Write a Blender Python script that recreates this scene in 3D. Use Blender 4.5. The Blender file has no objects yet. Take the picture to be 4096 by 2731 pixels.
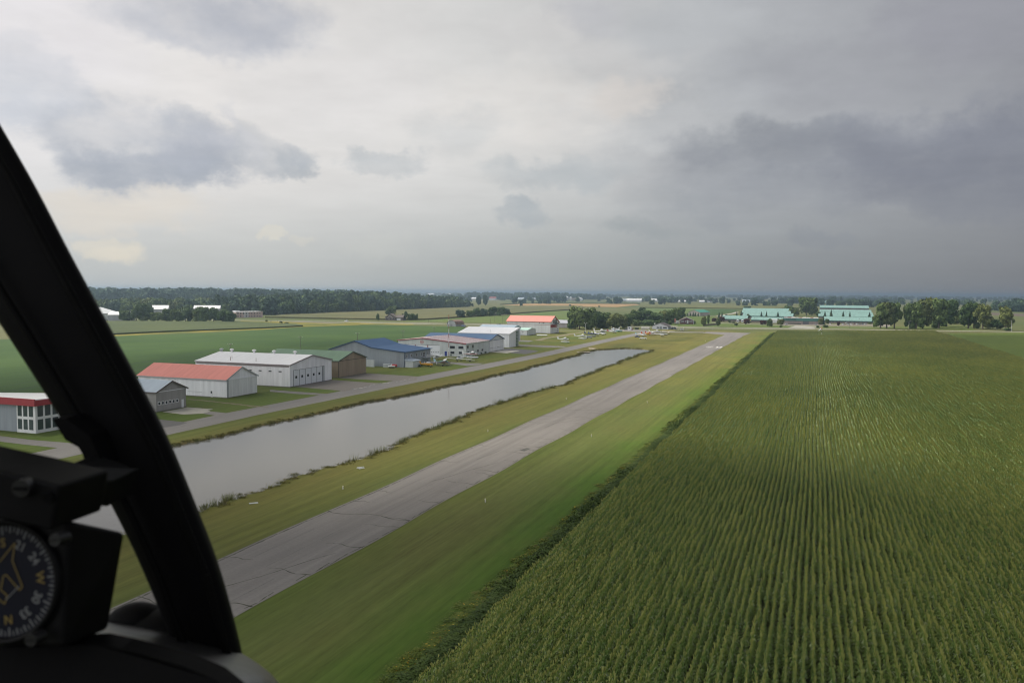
import bpy, bmesh, math, random
from mathutils import Vector, Matrix
R = math.radians
sc = bpy.context.scene
C = sc.collection

# ---------------------------------------------------------------- camera
EYE = Vector((0, 0, 35))
cam_d = bpy.data.cameras.new("camera")
cam = bpy.data.objects.new("camera", cam_d); C.objects.link(cam)
cam_d.sensor_width = 22.3; cam_d.lens = 18.0
cam_d.clip_start = 0.05; cam_d.clip_end = 60000
cam_d.dof.use_dof = True; cam_d.dof.focus_distance = 350; cam_d.dof.aperture_fstop = 6.5
YAW = R(20.1); PITCH = 0.05967; ROLL = 0.0072
fw = Vector((-math.sin(YAW)*math.cos(PITCH), math.cos(YAW)*math.cos(PITCH), -math.sin(PITCH)))
r0 = Vector((math.cos(YAW), math.sin(YAW), 0)); u0 = r0.cross(fw)
rt = r0*math.cos(ROLL)+u0*math.sin(ROLL); up = u0*math.cos(ROLL)-r0*math.sin(ROLL)
m = Matrix((rt, up, -fw)).transposed().to_4x4(); m.translation = EYE
cam.matrix_world = m
sc.camera = cam

# ---------------------------------------------------------------- exposure
sc.view_settings.view_transform = 'Standard'; sc.view_settings.look = 'None'
sc.view_settings.exposure = 0.0; sc.view_settings.gamma = 1.0
sc.cycles.use_denoising = True
sc.cycles.max_bounces = 6; sc.cycles.diffuse_bounces = 3; sc.cycles.volume_bounces = 0
sc.cycles.use_adaptive_sampling = False; sc.cycles.filter_width = 1.15
sc.cycles.sample_clamp_indirect = 4

# ---------------------------------------------------------------- node helper
class NT:
    def __init__(s, nt): s.nt = nt
    def n(s, t, ins=None, **kw):
        nd = s.nt.nodes.new(t)
        for k, v in kw.items(): setattr(nd, k, v)
        for k, v in (ins or {}).items(): s.set(nd, k, v)
        return nd
    def set(s, nd, k, v):
        i = nd.inputs[k]
        if hasattr(v, 'is_output'): s.nt.links.new(v, i)
        elif hasattr(v, 'outputs'): s.nt.links.new(v.outputs[0], i)
        else: i.default_value = v
    def math(s, op, a, b=0.0, c=None, clamp=False):
        nd = s.nt.nodes.new('ShaderNodeMath'); nd.operation = op; nd.use_clamp = clamp
        s.set(nd, 0, a); s.set(nd, 1, b)
        if c is not None: s.set(nd, 2, c)
        return nd.outputs[0]
    def mix(s, f, a, b, blend='MIX'):
        nd = s.nt.nodes.new('ShaderNodeMix'); nd.data_type = 'RGBA'; nd.blend_type = blend
        s.set(nd, 0, f)
        for k, v in ((6, a), (7, b)):
            if isinstance(v, tuple) and len(v) == 3: v = v+(1,)
            s.set(nd, k, v)
        return nd.outputs[2]
    def sstep(s, v, a, b, o0=0.0, o1=1.0):
        nd = s.n('ShaderNodeMapRange', {0: v, 1: a, 2: b, 3: o0, 4: o1}, interpolation_type='SMOOTHSTEP')
        return nd.outputs[0]
    def noise(s, vec, scale, detail=3, rough=.55, stretch=None):
        if stretch: vec = s.n('ShaderNodeMapping', {0: vec, 3: stretch}).outputs[0]
        return s.n('ShaderNodeTexNoise', {'Vector': vec, 'Scale': scale, 'Detail': detail, 'Roughness': rough}).outputs[0]

# ---------------------------------------------------------------- sky
w = bpy.data.worlds.new("World"); sc.world = w; w.use_nodes = True
T = NT(w.node_tree); w.node_tree.nodes.clear()
SUN_EL, SUN_AZ = R(52), R(-75)          # azimuth measured from +Y towards +X
dirn = T.n('ShaderNodeTexCoord').outputs['Generated']
sep = T.n('ShaderNodeSeparateXYZ', {0: dirn})
dx, dy, dz = sep.outputs
# heading/elevation in degrees, gently bent by noise so that cloud edges are ragged
warp = T.noise(dirn, 9.0, 8, .62, (1, 1, 1.5))
warp2 = T.noise(dirn, 8.3, 8, .62, (1.3, .8, 1.5))
az = T.math('MULTIPLY', T.math('ARCTAN2', dx, dy), 57.2958)
el = T.math('MULTIPLY', T.math('ARCSINE', dz), 57.2958)
azw = T.math('MULTIPLY_ADD', T.math('SUBTRACT', warp, .5), 10.0, az)
elw = T.math('MULTIPLY_ADD', T.math('SUBTRACT', warp2, .5), 6.0, el)
base = T.n('ShaderNodeValToRGB', {0: T.math('DIVIDE', T.math('ADD', azw, 60), 80)})
cr = base.color_ramp
def stops(cr, L):
    while len(cr.elements) < len(L): cr.elements.new(.5)
    for e, (p, c) in zip(cr.elements, L): e.position = p; e.color = c+(1,)
stops(cr, [(0, (.76, .75, .76)), (.25, (.80, .77, .745)), (.5, (.66, .655, .64)), (.68, (.45, .46, .475)), (.9, (.315, .32, .345)), (1, (.265, .27, .295))])
col = base.outputs[0]
# low band of murk near the horizon
hz = T.sstep(el, 9, 0.0)
hzc = T.n('ShaderNodeValToRGB', {0: T.math('DIVIDE', T.math('ADD', az, 60), 80)})
stops(hzc.color_ramp, [(0, (.50, .53, .53)), (.3, (.45, .48, .48)), (.55, (.30, .335, .345)), (.75, (.215, .235, .255)), (1, (.165, .17, .19))])
col = T.mix(T.math('MULTIPLY', hz, .85), col, hzc.outputs[0])
# cloud bodies: heading, elevation, half width, half height (degrees), tint, strength
CLOUDS = [
 (-21.0, 12.0, 9.1, 3.3, (0.761, 0.73, 0.694), 0.6, 0.0),
 (-31.8, 13.1, 6.6, 2.7, (0.761, 0.738, 0.723), 0.6, 0.0),
 (-48.8, 15.2, 6.0, 3.6, (0.807, 0.776, 0.791), 0.6, 0.0),
 (-40.0, 16.3, 6.6, 2.0, (0.552, 0.565, 0.61), 0.8, 0.2),
 (-36.8, 17.2, 3.6, 1.8, (0.479, 0.497, 0.552), 0.6, 0.0),
 (-51.1, 11.6, 4.5, 2.9, (0.571, 0.591, 0.638), 0.8, 0.6),
 (-44.8, 8.8, 5.7, 3.0, (0.468, 0.491, 0.539), 0.85, 0.5),
 (-41.7, 9.2, 3.3, 2.6, (0.474, 0.497, 0.539), 0.7, 0.5),
 (-42.1, 11.0, 2.1, 0.9, (0.527, 0.546, 0.584), 0.5, 0.5),
 (-43.7, 7.9, 5.7, 1.5, (0.386, 0.413, 0.468), 0.8, 0.2),
 (-41.7, 9.2, 2.7, 1.8, (0.468, 0.485, 0.546), 0.5, 0.0),
 (-37.1, 9.3, 2.9, 2.1, (0.468, 0.491, 0.527), 0.8, 0.5),
 (-34.7, 8.8, 2.4, 1.5, (0.44, 0.468, 0.503), 0.75, 0.5),
 (-34.1, 8.8, 1.2, 0.8, (0.418, 0.451, 0.497), 0.5, 0.0),
 (-38.4, 10.2, 0.9, 2.1, (0.631, 0.631, 0.658), 0.5, 0.0),
 (-28.7, 8.7, 2.7, 1.1, (0.485, 0.509, 0.527), 0.65, 0.3),
 (-46.0, 5.2, 7.2, 1.5, (0.745, 0.687, 0.61), 0.7, 0.0),
 (-46.5, 2.8, 2.4, 1.0, (0.745, 0.694, 0.597), 0.6, 0.5),
 (-45.8, 2.3, 2.1, 0.7, (0.761, 0.708, 0.604), 0.6, 0.0),
 (-36.4, 2.9, 1.1, 0.5, (0.73, 0.694, 0.604), 0.6, 0.5),
 (-34.3, 2.7, 0.9, 0.4, (0.672, 0.651, 0.591), 0.5, 0.0),
 (-29.0, 3.2, 2.7, 0.9, (0.604, 0.61, 0.578), 0.3, 0.0),
 (-19.7, 5.5, 2.3, 1.1, (0.386, 0.423, 0.456), 0.65, 0.3),
 (-16.8, 7.9, 4.5, 1.2, (0.462, 0.491, 0.509), 0.7, 0.0),
 (-24.0, 10.8, 3.6, 1.8, (0.515, 0.539, 0.552), 0.4, 0.0),
 (-11.1, 4.3, 3.3, 0.7, (0.296, 0.332, 0.356), 0.45, 0.0),
 (-6.2, 5.3, 1.8, 1.2, (0.296, 0.319, 0.352), 0.45, 0.0),
 (-13.0, 13.2, 3.5, 1.5, (0.701, 0.658, 0.617), 0.7, 0.2),
 (-18.4, 16.7, 3.3, 1.8, (0.658, 0.644, 0.631), 0.8, 0.0),
 (-13.1, 15.8, 3.6, 1.8, (0.604, 0.591, 0.578), 0.6, 0.0),
 (-15.4, 18.5, 3.9, 1.5, (0.503, 0.503, 0.527), 0.6, 0.0),
 (-7.9, 17.2, 4.8, 2.1, (0.479, 0.491, 0.503), 0.6, 0.0),
 (-5.0, 13.3, 6.0, 1.8, (0.418, 0.429, 0.445), 0.5, 0.0),
 (1.9, 14.1, 8.5, 2.7, (0.352, 0.356, 0.381), 0.6, 0.0),
 (8.8, 15.6, 6.0, 2.7, (0.323, 0.323, 0.356), 0.7, 0.0),
 (4.2, 10.1, 10.3, 1.2, (0.332, 0.342, 0.376), 0.5, 0.0),
 (-2.2, 9.3, 7.8, 1.8, (0.305, 0.319, 0.337), 0.65, 0.0),
 (3.1, 8.3, 15.7, 2.6, (0.262, 0.275, 0.314), 0.65, 0.0),
 (10.2, 7.8, 10.0, 3.3, (0.202, 0.212, 0.254), 0.65, 0.0),
 (8.0, 5.2, 3.6, 1.2, (0.238, 0.25, 0.287), 0.55, 0.0),
 (-4.9, 6.2, 9.1, 1.8, (0.337, 0.352, 0.376), 0.4, 0.0),
 (0.1, 3.8, 2.4, 0.6, (0.246, 0.266, 0.305), 0.45, 0.0),
]
tex = T.sstep(T.noise(dirn, 16.0, 6, .6, (1, 1, 1.8)), .28, .62, .7, 1.1)
for a, e, ra, re, tint, k, ed in CLOUDS:
    dxn = T.math('DIVIDE', T.math('SUBTRACT', azw, a), ra)
    dyn = T.math('DIVIDE', T.math('SUBTRACT', elw, e), re)
    d2 = T.math('ADD', T.math('MULTIPLY', dxn, dxn), T.math('MULTIPLY', dyn, dyn))
    f = T.sstep(d2, 1.0+.5*(1-ed), 1.0-.85*(1-ed)-.2, 0.0, k)
    f = T.math('MULTIPLY', f, tex)
    if ed > .4 and tint[2] > tint[0]: f = T.math('MULTIPLY', f, T.sstep(elw, e+re*.95, e-re*.5, .5, 1.0))   # grey flat bases, paler tops
    col = T.mix(f, col, tint)
# overall billow
zc = T.math('ADD', T.math('MAXIMUM', dz, 0.0), .09)
deck = T.n('ShaderNodeCombineXYZ', {0: T.math('DIVIDE', dx, zc), 1: T.math('DIVIDE', dy, zc), 2: 0.0})   # seen as a flat layer overhead
bl = T.math('ADD', T.math('MULTIPLY', T.noise(deck, .75, 8, .58), .6), T.math('MULTIPLY', T.noise(deck, 2.2, 6, .6), .4))
amp = T.math('MULTIPLY', T.math('SUBTRACT', bl, .5), T.sstep(el, 0, 15, .15, .75))
col = T.mix(1.0, col, T.math('ADD', amp, 1.03), 'MULTIPLY')
# an overcast sky is brightest overhead
zen = T.math('MULTIPLY', T.sstep(el, 26, 65, 1.0, 1.35), T.sstep(dy, .35, -.35, 1.0, 2.3))   # brightness also added behind the aircraft, to fill the hangar walls
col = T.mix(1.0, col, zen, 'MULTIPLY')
sky = T.n('ShaderNodeTexSky', sky_type='NISHITA', sun_disc=False)
sky.sun_elevation = SUN_EL; sky.sun_rotation = SUN_AZ
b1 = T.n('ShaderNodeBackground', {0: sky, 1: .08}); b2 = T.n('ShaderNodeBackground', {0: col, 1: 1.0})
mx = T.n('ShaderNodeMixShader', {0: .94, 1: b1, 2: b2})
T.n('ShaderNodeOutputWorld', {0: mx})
w.cycles.sampling_method = 'MANUAL'; w.cycles.sample_map_resolution = 512

sun_d = bpy.data.lights.new("sun", 'SUN'); sun = bpy.data.objects.new("sun", sun_d); C.objects.link(sun)
sun_d.energy = 4.3; sun_d.angle = R(8); sun_d.color = (1, .93, .80)
sdir = Vector((math.sin(SUN_AZ)*math.cos(SUN_EL), math.cos(SUN_AZ)*math.cos(SUN_EL), math.sin(SUN_EL)))
sun.rotation_euler = sdir.to_track_quat('Z', 'Y').to_euler()
sun.location = (-300, 0, 400)

# ---------------------------------------------------------------- materials
MATS = {}
def M(name, col, rough=.7, var=.15, scale=.4, stretch=(1, 1, 1), spec=.3, metal=0.0, bump=0.0, col2=None, obj=False, detail=4):
    if name in MATS: return MATS[name]
    mt = bpy.data.materials.new(name); mt.use_nodes = True
    t = NT(mt.node_tree); b = mt.node_tree.nodes['Principled BSDF']
    b.inputs['Roughness'].default_value = rough; b.inputs['Metallic'].default_value = metal
    b.inputs['Specular IOR Level'].default_value = spec
    if obj: p = t.n('ShaderNodeTexCoord').outputs['Object']
    else: p = t.n('ShaderNodeNewGeometry').outputs['Position']
    nz = t.noise(p, scale, detail, .6, stretch)
    if col2:
        c = t.mix(t.sstep(nz, .35, .65), col, col2)
        f = t.n('ShaderNodeMapRange', {0: t.noise(p, scale*5, 3), 1: .3, 2: .7, 3: 1-var, 4: 1+var}).outputs[0]
        c = t.mix(1.0, c, f, 'MULTIPLY')
    else:
        f = t.n('ShaderNodeMapRange', {0: nz, 1: .3, 2: .7, 3: 1-var, 4: 1+var}).outputs[0]
        c = t.mix(1.0, col, f, 'MULTIPLY')
    t.set(b, 'Base Color', c)
    if bump:
        bp = t.n('ShaderNodeBump', {'Strength': bump, 'Distance': .1, 'Height': nz})
        t.set(b, 'Normal', bp)
    MATS[name] = mt
    return mt
def MF(name, c1, c2, scale=.25, rough=.75):
    """foliage: each plant its own shade, light and dark clumps inside it"""
    if name in MATS: return MATS[name]
    mt = bpy.data.materials.new(name); mt.use_nodes = True
    t = NT(mt.node_tree); b = mt.node_tree.nodes['Principled BSDF']
    b.inputs['Roughness'].default_value = rough; b.inputs['Specular IOR Level'].default_value = .15
    p = t.n('ShaderNodeNewGeometry').outputs['Position']
    rnd = t.n('ShaderNodeObjectInfo').outputs['Random']
    nz = t.noise(p, scale, 3)
    f = t.math('ADD', t.math('MULTIPLY', rnd, .75), t.math('MULTIPLY_ADD', nz, 1.6, -.7), clamp=True)
    t.set(b, 'Base Color', t.mix(f, c1, c2))
    MATS[name] = mt
    return mt

# ---------------------------------------------------------------- mesh helpers
class MB:
    def __init__(s): s.v = []; s.f = []; s.m = []; s.sm = []
    def face(s, pts, m=0, smooth=False):
        i = len(s.v); s.v += [tuple(p) for p in pts]; s.f.append(tuple(range(i, i+len(pts)))); s.m.append(m); s.sm.append(smooth); return s
    def mesh(s, verts, faces, m=0, smooth=False):
        i = len(s.v); s.v += [tuple(p) for p in verts]
        for f in faces: s.f.append(tuple(i+k for k in f)); s.m.append(m); s.sm.append(smooth)
        return s
    def box(s, x0, x1, y0, y1, z0, z1, m=0):
        v = [(x, y, z) for z in (z0, z1) for y in (y0, y1) for x in (x0, x1)]
        return s.mesh(v, [(0, 2, 3, 1), (4, 5, 7, 6), (0, 1, 5, 4), (2, 6, 7, 3), (0, 4, 6, 2), (1, 3, 7, 5)], m)
    def prism_x(s, prof, x0, x1, m=0, caps=True):
        """prof: (y,z) outline, swept along x"""
        n = len(prof); v = [(x0, y, z) for y, z in prof]+[(x1, y, z) for y, z in prof]
        f = [(i, (i+1) % n, n+(i+1) % n, n+i) for i in range(n)]
        if caps: f += [tuple(range(n))[::-1], tuple(range(n, 2*n))]
        return s.mesh(v, f, m)
    def prism_y(s, prof, y0, y1, m=0):
        n = len(prof); v = [(x, y0, z) for x, z in prof]+[(x, y1, z) for x, z in prof]
        return s.mesh(v, [(i, n+i, n+(i+1) % n, (i+1) % n) for i in range(n)]+[tuple(range(n)), tuple(range(n, 2*n))[::-1]], m)
    def prism_z(s, outline, z0, z1, m=0):
        n = len(outline); v = [(x, y, z0) for x, y in outline]+[(x, y, z1) for x, y in outline]
        return s.mesh(v, [(i, (i+1) % n, n+(i+1) % n, n+i) for i in range(n)]+[tuple(range(n))[::-1], tuple(range(n, 2*n))], m)
    def tube(s, p0, p1, r0, r1=None, n=8, m=0, smooth=True):
        r1 = r0 if r1 is None else r1
        p0, p1 = Vector(p0), Vector(p1); d = (p1-p0).normalized()
        a = d.orthogonal().normalized(); b = d.cross(a)
        v = []
        for p, r in ((p0, r0), (p1, r1)):
            v += [p+(a*math.cos(6.28318*k/n)+b*math.sin(6.28318*k/n))*r for k in range(n)]
        return s.mesh(v, [(k, (k+1) % n, n+(k+1) % n, n+k) for k in range(n)], m, smooth).mesh(v, [tuple(range(n))[::-1], tuple(range(n, 2*n))], m)
    def loft(s, rings, m=0, smooth=True, cap=True, closed=True):
        n = len(rings[0]); v = [p for r in rings for p in r]; f = []
        for i in range(len(rings)-1):
            for k in range(n if closed else n-1):
                f.append((i*n+k, i*n+(k+1) % n, (i+1)*n+(k+1) % n, (i+1)*n+k))
        if cap and closed: f += [tuple(range(n))[::-1], tuple(range((len(rings)-1)*n, len(rings)*n))]
        return s.mesh(v, f, m, smooth)
    def xf(s, mat): s.v = [tuple(mat @ Vector(p)) for p in s.v]; return s
    def data(s, name, mats):
        me = bpy.data.meshes.new(name); me.from_pydata(s.v, [], s.f)
        for mm in (mats if isinstance(mats, (list, tuple)) else [mats]): me.materials.append(mm)
        me.polygons.foreach_set('material_index', s.m); me.polygons.foreach_set('use_smooth', s.sm)
        me.update(); return me
    def build(s, name, mats, parent=None):
        o = bpy.data.objects.new(name, s.data(name, mats)); C.objects.link(o); o.parent = parent; return o
def tag(o, label=None, cat=None, group=None, kind=None):
    if label: o['label'] = label
    if cat: o['category'] = cat
    if group: o['group'] = group
    if kind: o['kind'] = kind
    return o
def thing(name, label, cat, loc=(0, 0, 0), rz=0.0, group=None):
    o = bpy.data.objects.new(name, None); C.objects.link(o); o.empty_display_size = .5
    o.location = loc; o.rotation_euler = (0, 0, rz)
    return tag(o, label, cat, group)
def copy_tree(o, parent=None):
    c = o.copy(); C.objects.link(c); c.parent = parent
    for ch in o.children: copy_tree(ch, c)
    return c
def struct(name, mb, mats): return tag(mb.build(name, mats), kind='structure')
def smoothnormals(o): pass

# ================================================================ GROUND
rng = random.Random(7)
def fill_poly(name, outer, holes, z, mat):
    bm = bmesh.new(); es = []
    for loop in [outer]+holes:
        vs = [bm.verts.new((x, y, z)) for x, y in loop]
        es += [bm.edges.new((vs[i], vs[(i+1) % len(vs)])) for i in range(len(vs))]
    bmesh.ops.triangle_fill(bm, use_beauty=True, edges=es)
    bmesh.ops.recalc_face_normals(bm, faces=bm.faces)
    if sum(f.normal.z*f.calc_area() for f in bm.faces) < 0: bmesh.ops.reverse_faces(bm, faces=bm.faces)
    me = bpy.data.meshes.new(name); bm.to_mesh(me); bm.free(); me.materials.append(mat)
    o = bpy.data.objects.new(name, me); C.objects.link(o); o['kind'] = 'structure'; return o
def sheet(name, pts, z, mat):
    mb = MB(); mb.face([(x, y, z) for x, y in pts]); o = struct(name, mb, mat)
    if o.data.polygons[0].normal.z < 0: o.data.flip_normals()
    return o
def strip(name, pts, width, z, mat, jitter=0.0, step=None):
    """road of constant width along a polyline"""
    P = [Vector((x, y)) for x, y in pts]
    if step:
        Q = [P[0]]
        for a, b in zip(P, P[1:]):
            n = max(1, int((b-a).length/step)); Q += [a.lerp(b, k/n) for k in range(1, n+1)]
        P = Q
    L, Rr = [], []
    for i, p in enumerate(P):
        d = (P[min(i+1, len(P)-1)]-P[max(i-1, 0)]).normalized(); nrm = Vector((-d.y, d.x))
        L.append(p+nrm*(width/2+rng.uniform(-jitter, jitter))); Rr.append(p-nrm*(width/2+rng.uniform(-jitter, jitter)))
    mb = MB()
    v = [(p.x, p.y, z) for p in L]+[(p.x, p.y, z) for p in Rr]; n = len(P)
    mb.mesh(v, [(n+i, n+i+1, i+1, i) for i in range(n-1)])
    return struct(name, mb, mat)

# farmland: one sheet to the horizon with the airfield cut out of it
def field_mat(name, c1, c2, rowdir=(1, .03), patch=.006):
    mt = bpy.data.materials.new(name); mt.use_nodes = True
    t = NT(mt.node_tree); b = mt.node_tree.nodes['Principled BSDF']
    b.inputs['Roughness'].default_value = .9; b.inputs['Specular IOR Level'].default_value = .1
    p = t.n('ShaderNodeNewGeometry').outputs['Position']
    a = t.noise(p, patch, 5, .6); s = t.noise(p, 1.0, 3, .6, (rowdir[0], rowdir[1], 1)); f = t.noise(p, .9, 4, .65)
    c = t.mix(t.sstep(a, .35, .65), c1, c2)
    k = t.math('ADD', t.n('ShaderNodeMapRange', {0: s, 1: .3, 2: .7, 3: -.13, 4: .13}).outputs[0], t.n('ShaderNodeMapRange', {0: f, 1: .3, 2: .7, 3: .82, 4: 1.18}).outputs[0])
    t.set(b, 'Base Color', t.mix(1.0, c, k, 'MULTIPLY'))
    return mt
AX0, AX1, AY0, AY1 = -236.0, -31.0, -300.0, 800.0
far_m = field_mat('farmland', (.085, .105, .035), (.125, .125, .05), (.02, .2), .0016)
BIG = 24000
fill_poly('ground', [(-BIG, -3000), (BIG, -3000), (BIG, BIG), (-BIG, BIG)], [[(AX0, AY0), (AX1, AY0), (AX1, AY1), (AX0, AY1)]], 0, far_m)

# pond outline: ragged earth banks
south = [(-91, 30)]+[(-91.2, 104.6),(-89.9, 125.1),(-88.3, 159.2),(-92.3, 217.6),(-92.4, 254.6),(-88.7, 302.8),(-91.9, 387.6),(-92.4, 489.7)]+[(-93.6, 508)]
north = [(-101, 517), (-112, 518.5), (-121.5, 504), (-126.5, 496), (-127.5, 476), (-126, 458), (-124.5, 353), (-128.2, 270), (-134, 214), (-134.5, 170), (-136, 148), (-137, 100), (-137, 30)]
def rag(L, amp):
    out = []
    for (x0, y0), (x1, y1) in zip(L, L[1:]):
        n = max(1, int(math.hypot(x1-x0, y1-y0)/2.2))
        for k in range(n):
            t = k/n; out.append((x0+(x1-x0)*t+rng.gauss(0, amp)+.8*math.sin((y0+(y1-y0)*t)*.13), y0+(y1-y0)*t+rng.gauss(0, amp*.4)))
    return out+[L[-1]]
pond = rag(south, .45)+rag(north, .35)
def grass_mat():
    mt = bpy.data.materials.new('airfield_grass'); mt.use_nodes = True
    t = NT(mt.node_tree); b = mt.node_tree.nodes['Principled BSDF']
    b.inputs['Roughness'].default_value = .9; b.inputs['Specular IOR Level'].default_value = .08
    p = t.n('ShaderNodeNewGeometry').outputs['Position']
    sx = t.n('ShaderNodeSeparateXYZ', {0: p})
    jit = t.math('MULTIPLY_ADD', t.math('SUBTRACT', t.noise(p, .06, 4, .6), .5), 9.0, sx.outputs[0])
    rp = t.n('ShaderNodeValToRGB', {0: t.n('ShaderNodeMapRange', {0: jit, 1: -236.0, 2: -31.0, 3: 0.0, 4: 1.0}).outputs[0]})
    X = lambda x: (x+236)/205
    stops(rp.color_ramp, [(0, (.075, .10, .03)), (X(-200), (.08, .115, .028)), (X(-160), (.085, .125, .026)), (X(-141), (.10, .115, .028)), (X(-131), (.12, .105, .03)),
                          (X(-122), (.075, .085, .025)), (X(-92), (.075, .085, .02)), (X(-87), (.115, .11, .03)), (X(-80), (.112, .118, .032)), (X(-76), (.105, .115, .03)),
                          (X(-71), (.092, .115, .032)), (X(-58), (.085, .11, .026)), (X(-50), (.105, .125, .037)), (X(-43), (.092, .122, .03)), (X(-38), (.07, .125, .02)), (1, (.05, .09, .015))])
    c = rp.outputs[0]
    # the far half of the airfield is drier
    dry = t.math('MULTIPLY', t.sstep(sx.outputs[1], 120, 520), t.sstep(t.noise(p, .03, 4), .25, .7))
    c = t.mix(t.math('MULTIPLY', dry, .75), c, (.165, .15, .04))
    patch = t.sstep(t.noise(p, .045, 5, .65, (1, .35, 1)), .42, .68)
    c = t.mix(t.math('MULTIPLY', patch, .26), c, (.15, .12, .045))
    mow = t.noise(p, 1.0, 5, .65, (.75, .014, 1))
    fine = t.noise(p, 2.2, 5, .7, (1, .1, 1))
    k = t.math('ADD', t.n('ShaderNodeMapRange', {0: mow, 1: .3, 2: .7, 3: -.2, 4: .2}).outputs[0], t.n('ShaderNodeMapRange', {0: fine, 1: .3, 2: .7, 3: .86, 4: 1.14}).outputs[0])
    t.set(b, 'Base Color', t.mix(1.0, c, k, 'MULTIPLY'))
    t.set(b, 'Normal', t.n('ShaderNodeBump', {'Strength': .3, 'Distance': .15, 'Height': fine}))
    return mt
fill_poly('airfield_grass', [(AX0, AY0), (AX1, AY0), (AX1, AY1), (AX0, AY1)], [pond], 0, grass_mat())

# pond banks and water
bank = MB(); n = len(pond); cx, cy = -113, 270
ins = []
for i in range(n):
    a, b = Vector(pond[i-1]), Vector(pond[(i+1) % n]); d = (b-a).normalized(); nn = Vector((-d.y, d.x))
    ins.append((pond[i][0]+nn.x*1.3, pond[i][1]+nn.y*1.3))
# inward normal check against the pond centre line
if abs(ins[5][0]+113) > abs(pond[5][0]+113): ins = [(2*p[0]-q[0], 2*p[1]-q[1]) for p, q in zip(pond, ins)]
bank.mesh([(x, y, 0) for x, y in pond]+[(x, y, -.9) for x, y in ins], [(i, (i+1) % n, n+(i+1) % n, n+i) for i in range(n)])
struct('pond_bank', bank, M('bank_earth', (.10, .105, .034), .95, .4, .5, col2=(.15, .115, .045)))
wm = bpy.data.materials.new('pond_water'); wm.use_nodes = True
t = NT(wm.node_tree); b = wm.node_tree.nodes['Principled BSDF']
b.inputs['Base Color'].default_value = (.085, .083, .07, 1); b.inputs['Roughness'].default_value = .13; b.inputs['IOR'].default_value = 1.33
b.inputs['Specular IOR Level'].default_value = .44
p = t.n('ShaderNodeNewGeometry').outputs['Position']
h = t.math('ADD', t.noise(p, 1.1, 3, .6), t.math('MULTIPLY', t.noise(p, .05, 3, .5, (1, .5, 1)), 1.5))
t.set(b, 'Normal', t.n('ShaderNodeBump', {'Strength': .05, 'Distance': .3, 'Height': h}))
t.set(b, 'Roughness', t.sstep(t.noise(p, .025, 4, .6, (1, .4, 1)), .3, .7, .03, .1))
fill_poly('pond_water', pond, [], -.3, wm)

# runway with its end turn-off, cracks and painted figures in one mesh
def asphalt(name, c, c2, streak=.16, sy=.012):
    mt = bpy.data.materials.new(name); mt.use_nodes = True
    t = NT(mt.node_tree); b = mt.node_tree.nodes['Principled BSDF']
    b.inputs['Roughness'].default_value = .85; b.inputs['Specular IOR Level'].default_value = .2
    p = t.n('ShaderNodeNewGeometry').outputs['Position']
    a = t.noise(p, .03, 5, .65, (1, .3, 1)); s = t.noise(p, 1.0, 3, .6, (.6, sy, 1)); f = t.noise(p, 2.5, 4, .7); pt = t.noise(p, .22, 2, .5)
    c0 = t.mix(t.sstep(a, .3, .7), c, c2)
    k = t.math('ADD', t.n('ShaderNodeMapRange', {0: s, 1: .3, 2: .7, 3: -streak, 4: streak}).outputs[0], t.n('ShaderNodeMapRange', {0: f, 1: .3, 2: .7, 3: .9, 4: 1.1}).outputs[0])
    k = t.math('SUBTRACT', k, t.math('MULTIPLY', t.sstep(pt, .68, .74), .16))
    t.set(b, 'Base Color', t.mix(1.0, c0, k, 'MULTIPLY'))
    return mt
rwm = asphalt('runway_asphalt', (.158, .147, .139), (.205, .191, .178))
crk = M('crack_weeds', (.06, .06, .042), .95, .3, 1.0)
wear = M('worn_edge', (.085, .083, .075), .95, .3, .8)
paint = M('runway_paint', (.62, .61, .58), .8, .2, 1.2)
rw = MB()
XL = lambda y: -72.1+.001*y+.25*math.sin(y*.11); XR = lambda y: -57.6+.0035*y+.25*math.sin(y*.13+1)
ys = [20+4*i for i in range(176)]
for a, b2 in zip(ys, ys[1:]):
    rw.face([(XL(a), a, .02), (XR(a), a, .02), (XR(b2), b2, .02), (XL(b2), b2, .02)], 0)
rw.face([(XL(720), 720, .02), (XR(720), 720, .02), (-53, 768, .02), (-92.9, 772, .02), (-92.6, 745, .02)], 0)
def crack(x0, y0, x1, y1, w0, w1, m=1, z=.026, n=14, wob=.25):
    L, Rr = [], []
    ph = rng.random()*6
    for k in range(n+1):
        t = k/n; x = x0+(x1-x0)*t; y = y0+(y1-y0)*t+wob*math.sin(t*9+ph)+rng.gauss(0, .06); ww = (w0+(w1-w0)*t)*rng.uniform(.5, 1.2)/2
        d = Vector((x1-x0, y1-y0)).normalized(); L.append((x-d.y*ww, y+d.x*ww, z)); Rr.append((x+d.y*ww, y-d.x*ww, z))
    for k in range(n): rw.face([Rr[k], Rr[k+1], L[k+1], L[k]], m)
y = 62.0
while y < 560:
    y += rng.uniform(2.5, 10)
    c = rng.random()
    if c < .55: crack(XL(y)+.1, y, XL(y)+rng.uniform(3, 6.5), y+rng.uniform(-1, 1), .28, .1)
    if c > .35: y2 = y+rng.uniform(0, 5); crack(XR(y2)-.1, y2, XR(y2)-rng.uniform(3, 7), y2+rng.uniform(-1, 1.5), .28, .1)
    if c > .86: crack(XL(y)+.1, y, XR(y+2)-.1, y+rng.uniform(-2, 3), .24, .2, wob=.7, n=24)
y = 60.0
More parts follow.
